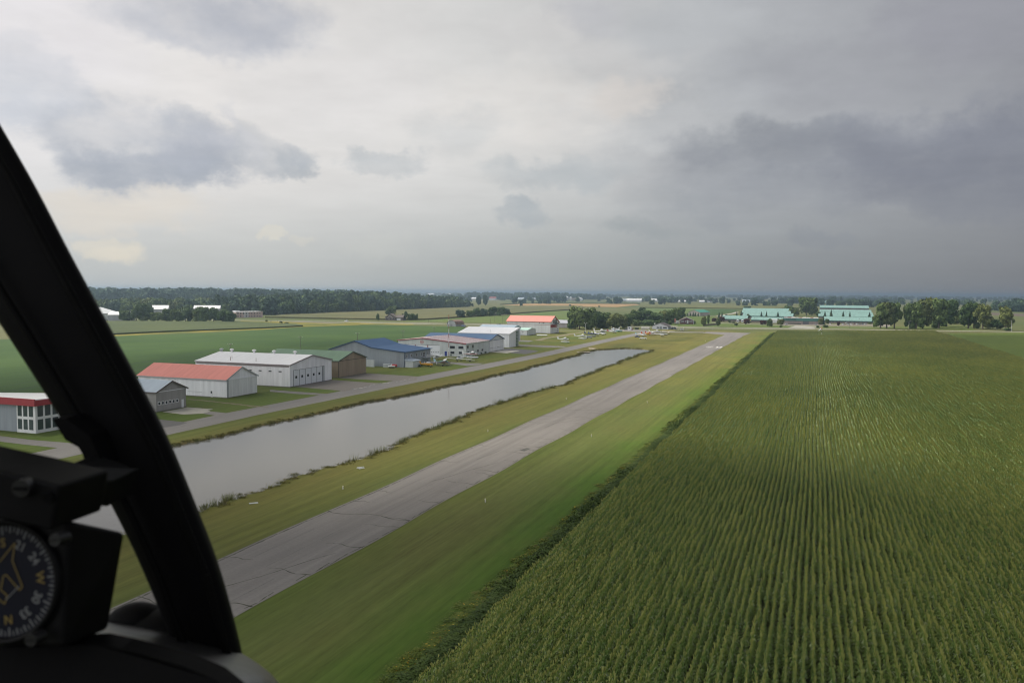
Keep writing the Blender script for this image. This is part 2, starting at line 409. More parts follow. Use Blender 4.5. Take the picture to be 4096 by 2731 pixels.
while y < 520:   # ragged broken edges
    y += rng.uniform(.8, 2.4); l = rng.uniform(.8, 3.2)
    crack(XL(y)+rng.uniform(.35, .6), y, XL(y)+rng.uniform(.35, .6), y+l, .12, .2, 1, .026, 4, .02)
    if rng.random() < .5: crack(XR(y)-rng.uniform(.2, .6), y, XR(y)-rng.uniform(.2, .6), y+l*.8, .12, .2, 1, .026, 4, .02)
for _ in range(9):   # long wandering cracks and the paving seams
    y = rng.uniform(70, 330); crack(rng.uniform(-70, -64), y, rng.uniform(-66, -59), y+rng.uniform(10, 26), .16, .13, 1, .026, 30, .5)
for xs in (-68.4, -64.6, -60.9):
    y = 60
    while y < 560: l = rng.uniform(6, 22); crack(xs, y, xs, y+l, .05, .07, 2, .026, 10, 0); y += l+rng.uniform(3, 30)
for y in (171,): rw.prism_z([(-60.5+rng.uniform(-.4, .4), y), (-59.3, y+rng.uniform(-.5, .5)), (-59.0, y+3), (-60.2, y+3.4)], .0215, .027, 2)
def bar(x0, x1, y0, y1): rw.prism_z([(x0, y0), (x1, y0), (x1, y1), (x0, y1)], .0215, .031, 3)
bar(-66.0, -62.6, 547.2, 549.4); bar(-65.8, -62.3, 555.6, 557.8)
bar(-59.8, -56.6, 546.4, 548.4); bar(-59.8, -56.4, 556.2, 558.2); bar(-59.8, -59.0, 548.6, 556.0); bar(-57.3, -56.5, 548.6, 556.0)
struct('runway', rw, [rwm, crk, wear, paint])

# taxiway, turn-offs, aprons
twm = asphalt('taxiway_asphalt', (.165, .158, .152), (.205, .195, .185), .07, .05)
drk = asphalt('dark_asphalt', (.10, .098, .098), (.13, .126, .124), .04, .1)
apm = asphalt('apron_asphalt', (.165, .15, .135), (.195, .18, .16), .05, .1)
cnc = M('concrete_slab', (.36, .345, .30), .9, .12, .25)
strip('taxiway', [(-150.5, 60), (-150.5, 120), (-151.5, 190), (-149.5, 262), (-145.8, 345), (-142.8, 440), (-143.2, 560), (-142.6, 640), (-141.5, 700), (-141, 742)], 10.5, .02, twm, .12, 5)
strip('taxiway_link', [(-175, 757), (-141, 753), (-118, 751), (-92.8, 757)], 17, .024, twm, .2, 4)
sheet('apron', [(-186, 742), (-146, 738), (-138, 742), (-150, 780), (-188, 775)], .028, twm)
sheet('apron', [(-177.8, 254.3),(-178.6, 279.8),(-154.9, 276.8),(-152.9, 248.6),(-156.4, 250.5)], .028, apm)
sheet('apron', [(-178.9, 286.6),(-179.0, 308.5),(-153.3, 305.1),(-146.9, 292.6),(-154.3, 285.5)], .028, apm)
sheet('driveway', [(-179.6, 242.9),(-168.1, 242.0),(-153.9, 241.0),(-153.3, 237.0),(-164.5, 236.8),(-176.3, 238.4)], .028, twm)
sheet('driveway', [(-167.3, 175.6),(-154.8, 174.1),(-153.6, 169.9),(-154.7, 164.1),(-154.5, 159.1),(-168.3, 172.8)], .028, drk)
sheet('driveway', [(-163.0, 192.7),(-156.2, 191.6),(-156.6, 186.9),(-162.2, 188.4)], .028, twm)
sheet('concrete_pad', [(-174.7, 186.4),(-175.0, 196.8),(-165.4, 196.6),(-165.1, 193.9),(-163.0, 192.7),(-162.2, 188.4),(-165.8, 184.9)], .034, cnc)
sheet('driveway', [(-183.2, 375.2),(-177.3, 375.9),(-159.6, 372.0),(-152.1, 375.5),(-150.9, 364.6),(-153.3, 358.0),(-164.6, 365.8),(-174.3, 365.2),(-177.6, 363.7)], .028, twm)
sheet('apron', [(-181.8, 481.4),(-176.1, 481.1),(-157.1, 470.8),(-153.3, 465.1),(-152.7, 440.8),(-162.5, 444.0),(-174.2, 460.8)], .028, drk)
sheet('concrete_pad', [(-176.2, 445.6),(-176.1, 465.7),(-164.8, 464.2),(-165.1, 442.8)], .034, M('pale_slab', (.42, .40, .35), .9, .08, .3))
sheet('driveway', [(-184.9, 518.5),(-162.6, 517.8),(-151.0, 514.2),(-150.1, 505.7),(-158.5, 500.3),(-180.6, 506.4)], .028, twm)
sheet('driveway', [(-202.7, 568.3),(-190.6, 565.8),(-188.7, 550.0),(-196.7, 551.4)], .028, twm)
strip('dirt_track', [(-189.0, 569.5),(-192.7, 601.0),(-191.7, 631.5),(-193.2, 675.2),(-191.1, 713.6)], 5, .026, M('dirt', (.20, .175, .115), .95, .25, .3), .5, 4)
strip('dirt_track', [(-187.8, 211.6),(-179.0, 210.5),(-168.6, 208.6),(-158.0, 206.2),(-153.4, 206.7)], 1.6, .026, M('worn_track', (.17, .15, .09), .95, .25, .3), .35, 1.5)
strip('driveway', [(-239.4, 722.3),(-220.1, 730.1),(-189.8, 741.2),(-163.7, 750.1)], 6, .026, M('pale_road', (.30, .28, .23), .9, .1, .1), .1, 8)
sheet('driveway', [(-192.6, 140.4),(-180.9, 141.0),(-169.9, 140.1),(-158.4, 140.5),(-152.0, 141.1),(-147.9, 135.6),(-152.1, 132.7),(-155.8, 135.1),(-166.0, 135.3),(-174.5, 135.9),(-186.9, 136.2)], .03, twm)
# puddled, broken tarmac where the aprons meet the taxiway
pud = M('broken_tarmac', (.33, .32, .30), .8, .3, .9); pdk = M('damp_tarmac', (.06, .06, .058), .5, .3, .9)
pb = MB()
for pts in [[(-154.5, 254.9), (-153.5, 257.9), (-153.4, 260.7), (-153.3, 265.0), (-154.6, 271.9), (-154.7, 276.4), (-151.7, 277.8)], [(-151.8, 284.9), (-150.9, 287.8), (-150.9, 292.6), (-150.6, 298.7)], [(-158.7, 508.2), (-155.5, 508.8), (-153.3, 510.8), (-148.3, 507.9)]]:
    for (x0, y0), (x1, y1) in zip(pts, pts[1:]):
        for k in range(9):
            tt = rng.random(); x = x0+(x1-x0)*tt+rng.gauss(0, .5); y = y0+(y1-y0)*tt+rng.gauss(0, .8); s = rng.uniform(.15, .6)
            ph = rng.random()*6
            pb.face([(x+math.cos(ph+a)*s*rng.uniform(.5, 1.2), y+math.sin(ph+a)*s*2.2*rng.uniform(.5, 1.2), .036+.004*(len(pb.f) % 5)) for a in (0, 1, 2.1, 3.1, 4.2, 5.2)], rng.choice((0, 0, 1)))
struct('broken_tarmac', pb, [pud, pdk])

# ---- fields
soy = field_mat('soybean_leaves', (.037, .075, .019), (.052, .096, .023), (.7, .01), .012)
sheet('soybean_field', [(-246, -60), (-246, 560), (-268, 640), (-330, 760)]+[(-386.7, 759.7),(-439.9, 750.7),(-463.6, 674.4),(-461.1, 563.9),(-493.2, 472.7)]+[(-540, 380), (-560, -60)], .02, soy)
trk = M('soy_wheel_track', (.022, .045, .018), .95, .3, .6)
for (ax, ay), (bx, by) in [((-398.1, 381.3), (-382.4, 573.6)), ((-369.5, 353.9), (-344.8, 550.9)), ((-302.5, 303.5), (-311.0, 549.0)), ((-285.6, 285.8), (-288.5, 531.2)), ((-256.7, 200.5), (-303.6, 371.1)), ((-271.1, 211.8), (-330.5, 395.2)), ((-431.4, 413.3), (-423.0, 615.3))]:
    strip('field_track', [(ax, ay), (bx, by)], 1.0, .03, trk, .3, 6)
ditchm = field_mat('ditch_grass', (.075, .085, .022), (.17, .15, .03), (.2, .2), .05)
strip('ditch_verge', [(-243, 40), (-243, 560), (-262, 640)], 5, .024, ditchm, .5, 6)
sheet('weedy_verge', [(-490.6, 470.2),(-481.8, 529.2),(-459.4, 611.4),(-463.6, 674.4),(-435.3, 768.6),(-396.9, 768.4),(-387.3, 766.6),(-410.8, 807.0),(-460.6, 802.2),(-543.9, 786.5),(-616.0, 779.0),(-569.5, 728.3),(-492.6, 712.4),(-467.0, 685.6),(-474.4, 631.4),(-499.0, 548.1),(-506.7, 485.7)], .026, field_mat('goldenrod_verge', (.10, .115, .025), (.22, .18, .03), (.2, .2), .03))
def slab(name, pts, z0, z1, m):
    mb = MB(); mb.prism_z(pts, z0, z1); o = struct(name, mb, m)
    bm = bmesh.new(); bm.from_mesh(o.data); bmesh.ops.recalc_face_normals(bm, faces=bm.faces); bm.to_mesh(o.data); bm.free(); return o
cornfar = field_mat('distant_corn', (.062, .082, .034), (.078, .098, .038), (.6, .02), .01)
slab('distant_cornfield', [(-506.7, 485.7),(-499.0, 548.1),(-474.4, 631.4),(-469.2, 687.6),(-495.5, 714.3),(-579.4, 738.9),(-589.3, 732.9),(-712.6, 683.4)], 0.0, 1.2, cornfar)
sheet('parking_area', [(-562.2, 784.3),(-527.5, 774.6),(-494.0, 769.5),(-477.7, 783.5),(-527.8, 791.9)], .036, apm)
# beyond the highway
lg = field_mat('meadow_green', (.085, .125, .035), (.11, .145, .04), (.2, .05), .008)
sheet('hay_field', [(-454.1, 860.1),(-348.1, 870.0),(-280.2, 836.7),(-229.7, 843.7),(-437.3, 1604.9),(-459.4, 1458.6),(-442.3, 1210.0),(-439.9, 1009.7),(-448.0, 913.7)], .03, lg)
slab('distant_cornfield', [(-657.3, 880.2),(-533.6, 880.9),(-484.0, 891.1),(-448.0, 913.7),(-448.9, 1205.4),(-463.9, 1702.3),(-546.9, 2006.8),(-649.4, 1957.7),(-715.5, 1712.2),(-711.4, 1387.4),(-714.0, 1141.2),(-689.7, 962.3)], 0.0, 1.8, field_mat('paling_corn', (.10, .105, .045), (.125, .12, .05), (.05, .4), .006))
slab('barley_field', [(-772.4, 2036.1),(-655.2, 1975.2),(-492.6, 1969.2),(-448.6, 1966.9),(-477.0, 2382.4),(-527.3, 2555.0),(-673.5, 2470.6),(-798.2, 2481.1),(-819.2, 2349.8)], 0.0, .5, field_mat('ripe_barley', (.29, .19, .085), (.34, .22, .10), (.05, .4), .01))
slab('distant_cornfield', [(-807.9, 2110.2),(-816.6, 2538.1),(-682.3, 2533.0),(-526.1, 2627.3),(-579.1, 2891.4),(-767.6, 2719.0),(-875.5, 2511.6)], 0.0, 2.0, cornfar)
slab('distant_cornfield', [(-388.4, 1940.3),(-264.4, 1971.1),(-160.6, 1951.7),(-90.8, 1975.2),(-35.3, 2204.5),(-35.7, 2957.0),(-312.9, 2973.6),(-544.8, 2720.5)], 0.0, 2.0, field_mat('golden_corn', (.105, .115, .04), (.13, .13, .045), (.05, .4), .006))
sheet('soybean_field', [(-205.8, 1411.9),(-168.7, 1332.4),(-152.6, 1343.5),(-143.3, 1579.8),(-149.7, 1833.1),(-191.4, 1926.4),(-231.8, 1893.2)], .03, soy)
sheet('hay_field', [(-254.8, 1273.7),(-210.9, 1446.8),(-229.9, 1878.1),(-274.8, 1962.4),(-381.9, 1908.1)], .026, lg)
sheet('ploughed_field', [(294.3, 1704.9),(370.3, 1536.1),(417.5, 1732.9),(332.9, 1929.8)], .03, M('bare_soil', (.10, .075, .06), .95, .2, .1))
for q in [[(-1612.3, 2847.4), (-1054.6, 2754.3), (-1316.4, 3469.4), (-2002.4, 3536.3)], [(-749.2, 3983.1), (-173.7, 3997.8), (-275.9, 5628.4), (-964.0, 5294.9)], [(-406.0, 5695.7), (468.9, 5358.4), (897.5, 8001.8), (-469.6, 8186.5)], [(220.3, 2511.1), (589.6, 2568.4), (763.9, 3329.8), (274.0, 3126.6)], [(-1297.8, 4118.0), (-936.3, 4277.7), (-1183.7, 5565.4), (-1650.3, 5348.5)]]:
    sheet('distant_field', q, .05, field_mat('stubble', (.14, .13, .06), (.10, .12, .045), (.05, .4), .003) if 'stubble' not in bpy.data.materials else bpy.data.materials['stubble'])
# light green crop to the right of the corn
lgr = field_mat('young_soy', (.125, .165, .03), (.11, .15, .03), (.6, .03), .02)
sheet('soybean_field', [(104.5, 380), (109, 700), (114, 850), (190, 905), (420, 930), (420, 380)], .024, lgr)

# ---- roads
pale = M('pale_highway', (.33, .32, .285), .9, .08, .1)
strip('highway', [(-760, 775)]+[(-626.2, 792.0),(-569.1, 803.4),(-510.6, 816.0),(-465.6, 816.5),(-418.9, 823.0),(-375.6, 828.0),(-334.5, 836.1)]+[(-187, 866), (-110, 872), (-26, 889), (103, 906), (168, 920), (300, 940), (700, 1000)], 8, .032, pale, .1, 14)
strip('service_road', [(-471.7, 799.7),(-407.6, 800.8),(-365.6, 805.9),(-322.1, 812.2)]+[(-260, 815), (-183, 842), (-84, 850), (-30, 872), (0, 886)], 6.5, .036, pale, .1, 14)
sheet('parking_area', [(-345, 838), (-300, 848), (-262, 850), (-262, 800), (-290, 765), (-318, 800)], .042, M('gravel_lot', (.27, .245, .21), .95, .15, .2))
sheet('parking_area', [(-35.2, 980.1),(8.6, 997.6),(64.0, 1014.0),(78.9, 1007.1),(82.8, 1057.5),(8.8, 1030.9),(-32.3, 1015.2)], .03, M('factory_lot', (.24, .21, .185), .95, .1, .2))
strip('service_road', [(-118.3, 1017.7),(-70.1, 992.8),(-28.1, 968.3),(0.6, 962.0),(78.0, 995.3)], 7, .03, pale, .1, 10)
sheet('driveway', [(-26.2, 903.7),(-20.0, 957.6),(10.9, 971.7),(-3.1, 930.7),(3.0, 906.8)], .044, pale)
strip('service_road', [(-208.4, 1321.8),(-142.1, 1318.4),(-136.0, 1500.4),(-138.5, 1629.3)], 7, .034, pale, .1, 10)
sheet('lawn', [(-173.6, 868.8),(-26.2, 903.7),(-20.0, 957.6),(-69.5, 984.7),(-117.3, 1009.0),(-144.0, 1301.6),(-187.7, 1287.6),(-212.3, 1061.7)], .02, field_mat('front_lawn', (.085, .125, .03), (.10, .135, .035), (.3, .3), .02))
sheet('lawn', [(3.0, 903.4),(82.4, 931.7),(150.4, 931.9),(175.2, 1086.6),(78.3, 999.2),(10.8, 960.4)], .02, field_mat('roadside_lawn', (.09, .12, .03), (.105, .13, .035), (.3, .3), .02))

# ================================================================ BUILDINGS
def siding(name, c, var=.13):
    return M(name, c, .55, var, .5, (1.2, 1.2, .12), .35)
WHITE = siding('white_siding', (.77, .78, .80)); GREYW = siding('grey_siding', (.27, .30, .325)); TAUPE = siding('taupe_siding', (.30, .29, .275))
TAN = siding('tan_siding', (.30, .235, .165)); OFFW = siding('pale_siding', (.68, .69, .685)); LGREY = siding('light_grey_siding', (.54, .575, .57))
def rib(name, c, var=.05): return M(name, c, .7, var+.03, .9, (1, .1, .1), .12)
R_PINK = rib('salmon_steel', (.68, .27, .225)); R_WHITE = rib('white_steel', (.74, .74, .745), .02); R_BLUE = rib('blue_steel', (.065, .125, .235)); R_GREEN = rib('green_steel', (.16, .24, .165))
R_TEAL = rib('teal_steel', (.19, .315, .285), .1); R_PALE = rib('pale_steel', (.40, .46, .52)); R_SLATE = rib('slate_steel', (.30, .37, .43)); R_DGREEN = rib('dark_green_steel', (.06, .25, .19))
GLASS = M('window_glass', (.03, .035, .04), .15, .2, .5, spec=.5); FRAME = M('white_frame', (.72, .73, .74), .6, .03); DOORW = M('white_door', (.66, .69, .71), .5, .04, .6)
DARK = M('dark_trim', (.035, .038, .042), .6, .1); REDT = M('red_trim', (.26, .035, .035), .55, .1); BLUET = M('blue_trim', (.035, .07, .14), .55, .1); PGREY = M('grey_trim', (.38, .40, .41), .6, .06)
BLUED = M('blue_door', (.03, .05, .26), .5, .05); FOUND = M('foundation', (.20, .19, .175), .9, .15, .4); REDB = M('red_band', (.33, .045, .05), .6, .1, .3); RUST = M('rusty_metal', (.17, .10, .07), .8, .3, .8)
GLAZE = M('tall_glazing', (.055, .075, .075), .12, .25, .3, spec=.6)

def gable(name, label, cat, xf, xb, y0, y1, ze0, ze1, yr, zr, wallm, roofm, trimm=None, oh=.45, ohx=.5, group=None, band=False, slope2=True):
    """building with its ridge along x and a gable looking +x at x=xf"""
    root = thing(name, label, cat, ((xf+xb)/2, (y0+y1)/2, 0), 0, group)
    ox, oy = root.location.x, root.location.y
    xf -= ox; xb -= ox; y0 -= oy; y1 -= oy; yr -= oy
    mb = MB(); mb.prism_x([(y0, 0), (y1, 0), (y1, ze1), (yr, zr), (y0, ze0)], xb, xf); mb.build('wall', wallm, root)
    rb = MB(); s0 = (zr-ze0)/(yr-y0); s1 = (zr-ze1)/max(.01, (y1-yr)); th = .22
    rb.prism_x([(y0-oh, ze0-oh*s0+.03), (yr, zr+.03), (y1+oh, ze1-oh*s1+.03), (y1+oh, ze1-oh*s1+.03+th), (yr, zr+.03+th), (y0-oh, ze0-oh*s0+.03+th)], xb-ohx, xf+ohx)
    rf = rb.build('roof', roofm, root)
    if trimm:
        tb = MB()
        for (a, za), (b, zb) in (((y0-oh, ze0-oh*s0), (yr, zr)), ((yr, zr), (y1+oh, ze1-oh*s1))):
            tb.prism_x([(a, za-.16), (b, zb-.16), (b, zb+.27), (a, za+.27)], xf+ohx+.01, xf+ohx+.07)
        tb.box(xb-ohx, xf+ohx, y0-oh-.07, y0-oh-.01, ze0-oh*s0-.1, ze0-oh*s0+.2)
        tb.build('fascia', trimm, root)
    if band:
        bb = MB(); bb.box(xf+.005, xf+.06, y0, y1, ze0-.18, ze0+.02); bb.build('door_header', band, root)
    fb = MB(); fb.box(xb-.03, xf+.03, y0-.03, y1+.03, 0, .22); fb.build('foundation', FOUND, root)
    root['_o'] = 0; del root['_o']
    return root, ox, oy
def onx(root, nm, x, y0, y1, z0, z1, m, d=.06, o=(0, 0), frame=None, label=None):
    """flat piece on a wall that looks +x"""
    ox, oy = o; mb = MB(); mb.box(x-ox-.02, x-ox+d, y0-oy, y1-oy, z0, z1); p = mb.build(nm, m, root)
    if label: p['label'] = label
    if frame:
        fb = MB(); w = .14
        for a in ((y0-w, y1+w, z0-w, z0), (y0-w, y1+w, z1, z1+w), (y0-w, y0, z0, z1), (y1, y1+w, z0, z1)):
            fb.box(x-ox-.02, x-ox+d+.05, a[0]-oy, a[1]-oy, a[2], a[3])
        fb.build('window_frame', frame, p)
    return p
def ony(root, nm, y, x0, x1, z0, z1, m, d=.06, o=(0, 0), frame=None, label=None):
    """flat piece on a wall that looks -y"""
    ox, oy = o; mb = MB(); mb.box(x0-ox, x1-ox, y-oy-d, y-oy+.02, z0, z1); p = mb.build(nm, m, root)
    if label: p['label'] = label
    if frame:
        fb = MB(); w = .14
        for a in ((x0-w, x1+w, z0-w, z0), (x0-w, x1+w, z1, z1+w), (x0-w, x0, z0, z1), (x1, x1+w, z0, z1)):
            fb.box(a[0]-ox, a[1]-ox, y-oy-d-.05, y-oy+.02, a[2], a[3])
        fb.build('window_frame', frame, p)
    return p

# --- terminal with the glazed corner and red fascia
root = thing('terminal_building', 'grey building with a deep red roof fascia and two storey glazed corner', 'building', (-190, 156, 0))
o = (-190, 156)
mb = MB(); mb.prism_y([(-24, 0), (13.4, 0), (13.4, 7.05), (-24, 4.9)], -9, 8.6); mb.box(-24, 13.3, -8.95, -6, 4.5, 7.0); mb.build('wall', GREYW, root)
mb = MB(); mb.box(-25.5, 14.6, -10.2, -9.9, 6.75, 8.45); mb.box(14.3, 14.6, -9.9, 14, 6.75, 8.1); mb.build('fascia', REDB, root)
mb = MB(); mb.mesh([(-25.5, -9.9, 8.35), (14.3, -9.9, 8.38), (14.3, 9.0, 7.7), (-25.5, 9.0, 5.2), (-25.5, -9.9, 7.1), (14.3, -9.9, 7.1), (14.3, 9.0, 7.0), (-25.5, 9.0, 5.0)],
    [(0, 1, 2, 3), (7, 6, 5, 4), (0, 4, 5, 1), (1, 5, 6, 2), (2, 6, 7, 3), (3, 7, 4, 0)]); mb.build('roof', R_WHITE, root)
wins = [(z0, z1) for z0, z1 in ((.8, 3.3), (4.0, 6.6))]
mb = MB(); mb.box(7.6, 13.75, -9.3, 1.2, 0, 7.0); mb.build('corner_bay', OFFW, root)
for z0, z1 in wins:
    for k in range(3):
        ony(root, 'window', 146.7, -182.0+k*1.85, -182.0+k*1.85+1.3, z0, z1, GLAZE, .05, o)
        onx(root, 'window', -176.25, 147.3+k*2.1, 147.3+k*2.1+1.5, z0, z1, GLAZE, .05, o)

# --- taupe hangar
rt_, *o = gable('hangar', 'small taupe hangar with a pale steel roof and a row of six square door windows', 'hangar', -176, -197, 185.5, 197.4, 5.75, 5.75, 191.45, 8.3, TAUPE, R_PALE, M('brown_trim', (.12, .10, .09), .6, .1), .5, .5, None, FRAME)
for k in range(6): onx(rt_, 'window', -176, 186.2+k*1.42, 186.95+k*1.42, 2.0, 2.75, GLASS, .05, o, FRAME)
onx(rt_, 'door', -176, 195.5, 196.4, .1, 2.5, FRAME, .07, o)
# --- salmon roofed hangar
rt_, *o = gable('hangar', 'white hangar with a long salmon pink roof and a blank gable wall', 'hangar', -178.4, -215, 218.6, 234.2, 5.95, 5.95, 226.2, 9.45, WHITE, R_PINK, PGREY, .5, .3)
onx(rt_, 'hangar_door', -178.4, 219.6, 234.0, .15, 5.7, OFFW, .12, o)
onx(rt_, 'door_header', -178.4, 218.9, 234.3, 5.72, 5.95, FRAME, .22, o)
onx(rt_, 'corner_post', -178.4, 218.65, 219.5, .2, 5.7, PGREY, .06, o)
d = ony(rt_, 'side_door', 218.6, -184.8, -183.9, .1, 2.2, FRAME, .06, o)
ony(rt_, 'window', 218.6, -184.75, -184.2, 1.3, 2.0, GLASS, .09, o)
ony(rt_, 'hand_rail', 218.6, -194, -188.3, 1.5, 1.58, PGREY, .08, o)
# --- big white hangar
rt_, *o = gable('hangar', 'big white hangar with a shining white roof, five panel bay door and roof vents', 'hangar', -177.8, -220, 252.1, 279.7, 8.0, 8.0, 266.2, 10.6, WHITE, R_WHITE, M('soffit_brown', (.25, .22, .215), .6, .1), .35, .35)
ony(rt_, 'gutter', 252.1, -219.5, -178.2, 7.2, 7.72, M('gutter_brown', (.27, .245, .24), .6, .1), .1, o)
mb = MB(); x = -177.8-o[0]; mb.box(x-.02, x+.05, 254.2-o[1], 274.6-o[1], .1, 6.05); dr = mb.build('bay_door', DARK, rt_)
for k in range(5):
    y0 = 254.35+k*3.75; pn = onx(rt_, 'door_panel', -177.8, y0, y0+3.5, .2, 5.95, DOORW, .1, o); onx(rt_, 'window', -177.8, y0+1.0, y0+2.1, 2.9, 3.8, GLASS, .13, o)
onx(rt_, 'door_panel', -177.8, 273.15, 274.55, .2, 5.95, PGREY, .09, o, label='narrow grey panel at the end of the bay door')
for k in range(8): ony(rt_, 'window', 252.1, -213+k*4.35, -211.7+k*4.35, 5.35, 5.75, GLASS, .06, o, FRAME)
mb = MB(); mb.box(-208-o[0], -205.8-o[0], 251.2-o[1], 252.0-o[1], 5.4, 6.0); mb.build('wall_fan', PGREY, rt_)
for x in (-219.5, -214.5, -204.0, -194.8, -185.3):
    mb = MB(); p = (x-o[0], 266.2-o[1]); mb.tube((*p, 10.55), (*p, 11.5), .42, n=12); mb.tube((*p, 11.5), (*p, 11.75), .8, .85, 14); mb.tube((*p, 11.75), (*p, 12.1), .85, .35, 14)
    mb.build('roof_vent', R_WHITE if x > -219 else PGREY, rt_)
for x, y, h in ((-205.5, 254.2, 1.6), (-194, 254.2, 1.6), (-207.5, 257.5, 1.0)):
    mb = MB(); z = 8.0+(y-252.1)*.18; mb.tube((x-o[0], y-o[1], z), (x-o[0], y-o[1], z+h), .09, n=6); mb.build('vent_pipe', RUST, rt_)
# --- tan hangar
rt_, *o = gable('hangar', 'tan hangar with a sage green roof, behind the white hangar with five door panels', 'hangar', -179.4, -216, 287.1, 308.9, 6.8, 6.8, 298.1, 9.85, TAN, R_GREEN, M('green_trim', (.10, .13, .10), .6, .1), .5, .4, None, M('brown_header', (.075, .06, .045), .7, .1))
onx(rt_, 'hangar_door', -179.4, 287.5, 308.6, .2, 6.55, TAN, .12, o); onx(rt_, 'door_edge', -179.4, 287.2, 287.46, .2, 6.6, M('brown_edge', (.06, .045, .03), .7, .1), .16, o)
# --- grey building with the kinked blue roof: profile along x, swept along y
root = thing('hangar', 'blue roofed grey building with a steep hall, a low sloping wing and a small balcony', 'hangar', (-197, 354, 0)); o = (-197, 354)
pf = [(-216.2, 0), (-176.9, 0), (-176.9, 6.95), (-193.7, 8.6), (-202.8, 11.4), (-216.2, 7.2)]
mb = MB(); mb.prism_y([(x-o[0], z) for x, z in pf], -14.9, 12.9); mb.build('wall', GREYW, root)
top = [(-217, 7.05), (-202.8, 11.45), (-193.7, 8.65), (-176.0, 6.95)]
mb = MB(); mb.prism_y([(x-o[0], z) for x, z in top]+[(x-o[0], z+.25) for x, z in top[::-1]], -15.5, 13.4); mb.build('roof', R_BLUE, root)
mb = MB()
for (xa, za), (xb, zb) in zip(top, top[1:]): mb.prism_y([(xa-o[0], za-.2), (xb-o[0], zb-.2), (xb-o[0], zb+.24), (xa-o[0], za+.24)], -15.57, -15.51)
mb.build('fascia', BLUET, root)
for y, z0, z1, w in ((341.2, 4.3, 5.7, 1.0), (345.6, 4.3, 5.7, 1.0), (351.2, 4.3, 5.6, 1.0), (356.2, 4.2, 5.8, .8), (363.4, 4.2, 5.8, .9), (356.2, .8, 2.3, .8), (363.4, .8, 2.3, .9)):
    onx(root, 'window', -176.9, y, y+w, z0, z1, GLASS, .05, o, FRAME)
onx(root, 'balcony_door', -176.9, 358.6, 360.4, 3.5, 5.8, GLASS, .05, o, FRAME); onx(root, 'door', -176.9, 353.9, 354.9, .1, 2.2, GLASS, .06, o, FRAME)
onx(root, 'corner_trim', -176.9, 339.1, 339.4, 0, 6.9, BLUET, .05, o)
mb = MB(); mb.box(20.1, 22.3, 3.6, 11.2, 3.1, 3.32); bl = mb.build('balcony', PGREY, root)
mb = MB()
for y in [3.65+.35*k for k in range(22)]: mb.box(22.2, 22.26, y, y+.06, 3.32, 4.3)
mb.box(22.17, 22.29, 3.6, 11.2, 4.3, 4.4); mb.box(20.2, 22.2, 3.6, 3.66, 4.3, 4.4); mb.box(20.2, 22.2, 11.14, 11.2, 4.3, 4.4)
mb.build('railing', FRAME, bl)
ls = thing('lean_to_shed', 'small grey lean-to shed with a pale single slope roof against the blue roofed building', 'shed', (-174.7, 343.0, 0))
mb = MB(); mb.prism_x([(-3.4, 0), (3.4, 0), (3.4, 2.9), (-3.4, 2.9)], -2.15, 2.15); mb.build('wall', LGREY, ls)
mb = MB(); mb.prism_y([(-2.15, 2.92), (2.5, 2.92), (2.5, 3.1), (-2.15, 3.9)], -3.7, 3.7); mb.build('roof', R_PALE, ls)
# --- white hangar with the striped roof: ridge along y
root = thing('hangar', 'white hangar with a red and white striped roof and a blue side door', 'hangar', (-196, 425, 0)); o = (-196, 425)
mb = MB(); mb.prism_y([(x-o[0], z) for x, z in ((-216.5, 0), (-175.8, 0), (-175.8, 7.0), (-202, 9.3), (-216.5, 7.9))], -17, 17.2); mb.build('wall', LGREY, root)
top = [(-217.2, 7.85), (-202, 9.36), (-175.3, 7.0)]
mb = MB(); mb.prism_y([(x-o[0], z) for x, z in top]+[(x-o[0], z+.2) for x, z in top[::-1]], -17.4, 17.6, 0)
for k in range(11):   # red standing seams
    y = -17.2+k*3.4
    mb.prism_y([(xx-o[0], zz+.2) for xx, zz in top[1:]]+[(xx-o[0], zz+.26) for xx, zz in top[1:][::-1]], y, y+1.25, 1)
mb.prism_y([(top[0][0]-o[0], top[0][1]+.2), (top[1][0]-o[0], top[1][1]+.2), (top[1][0]-o[0], top[1][1]+.26), (top[0][0]-o[0], top[0][1]+.26)], -17.2, 17.4, 2)
mb.build('roof', [R_WHITE, M('red_seam', (.22, .03, .03), .5, .1), M('pinkish_steel', (.78, .58, .52), .5, .05)], root)
mb = MB()
for (xa, za), (xb, zb) in zip(top, top[1:]): mb.prism_y([(xa-o[0], za-.2), (xb-o[0], zb-.2), (xb-o[0], zb+.2), (xa-o[0], za+.2)], -17.5, -17.42)
mb.build('fascia', REDT, root)
for k, (a, b2) in enumerate(((-213.3, -206.2), (-205.7, -198.6), (-198.0, -191.1))):
    dd = ony(root, 'hangar_door', 408, a, b2, .1, 5.7, M('door_white', (.72, .75, .78), .5, .03), .08, o)
    for j in range(6): ony(root, 'window', 408, a+.7+j*1.05, a+1.25+j*1.05, 1.9, 2.2, GLASS, .11, o)
    if k < 2: ony(root, 'door_post', 408, b2+.05, b2+.45, .1, 5.8, REDT, .12, o)
ony(root, 'door_header', 408, -213.5, -191, 5.72, 5.85, DARK, .09, o)
ony(root, 'door', 408, -188.2, -186.9, .1, 2.65, BLUED, .07, o)
for a, b2, z0, z1 in ((-185.0, -182.2, 4.35, 5.65), (-180.0, -177.2, 4.35, 5.65), (-184.7, -182.5, 1.5, 2.7), (-179.7, -178.0, 1.5, 2.7)): ony(root, 'window', 408, a, b2, z0, z1, GLASS, .06, o, PGREY)
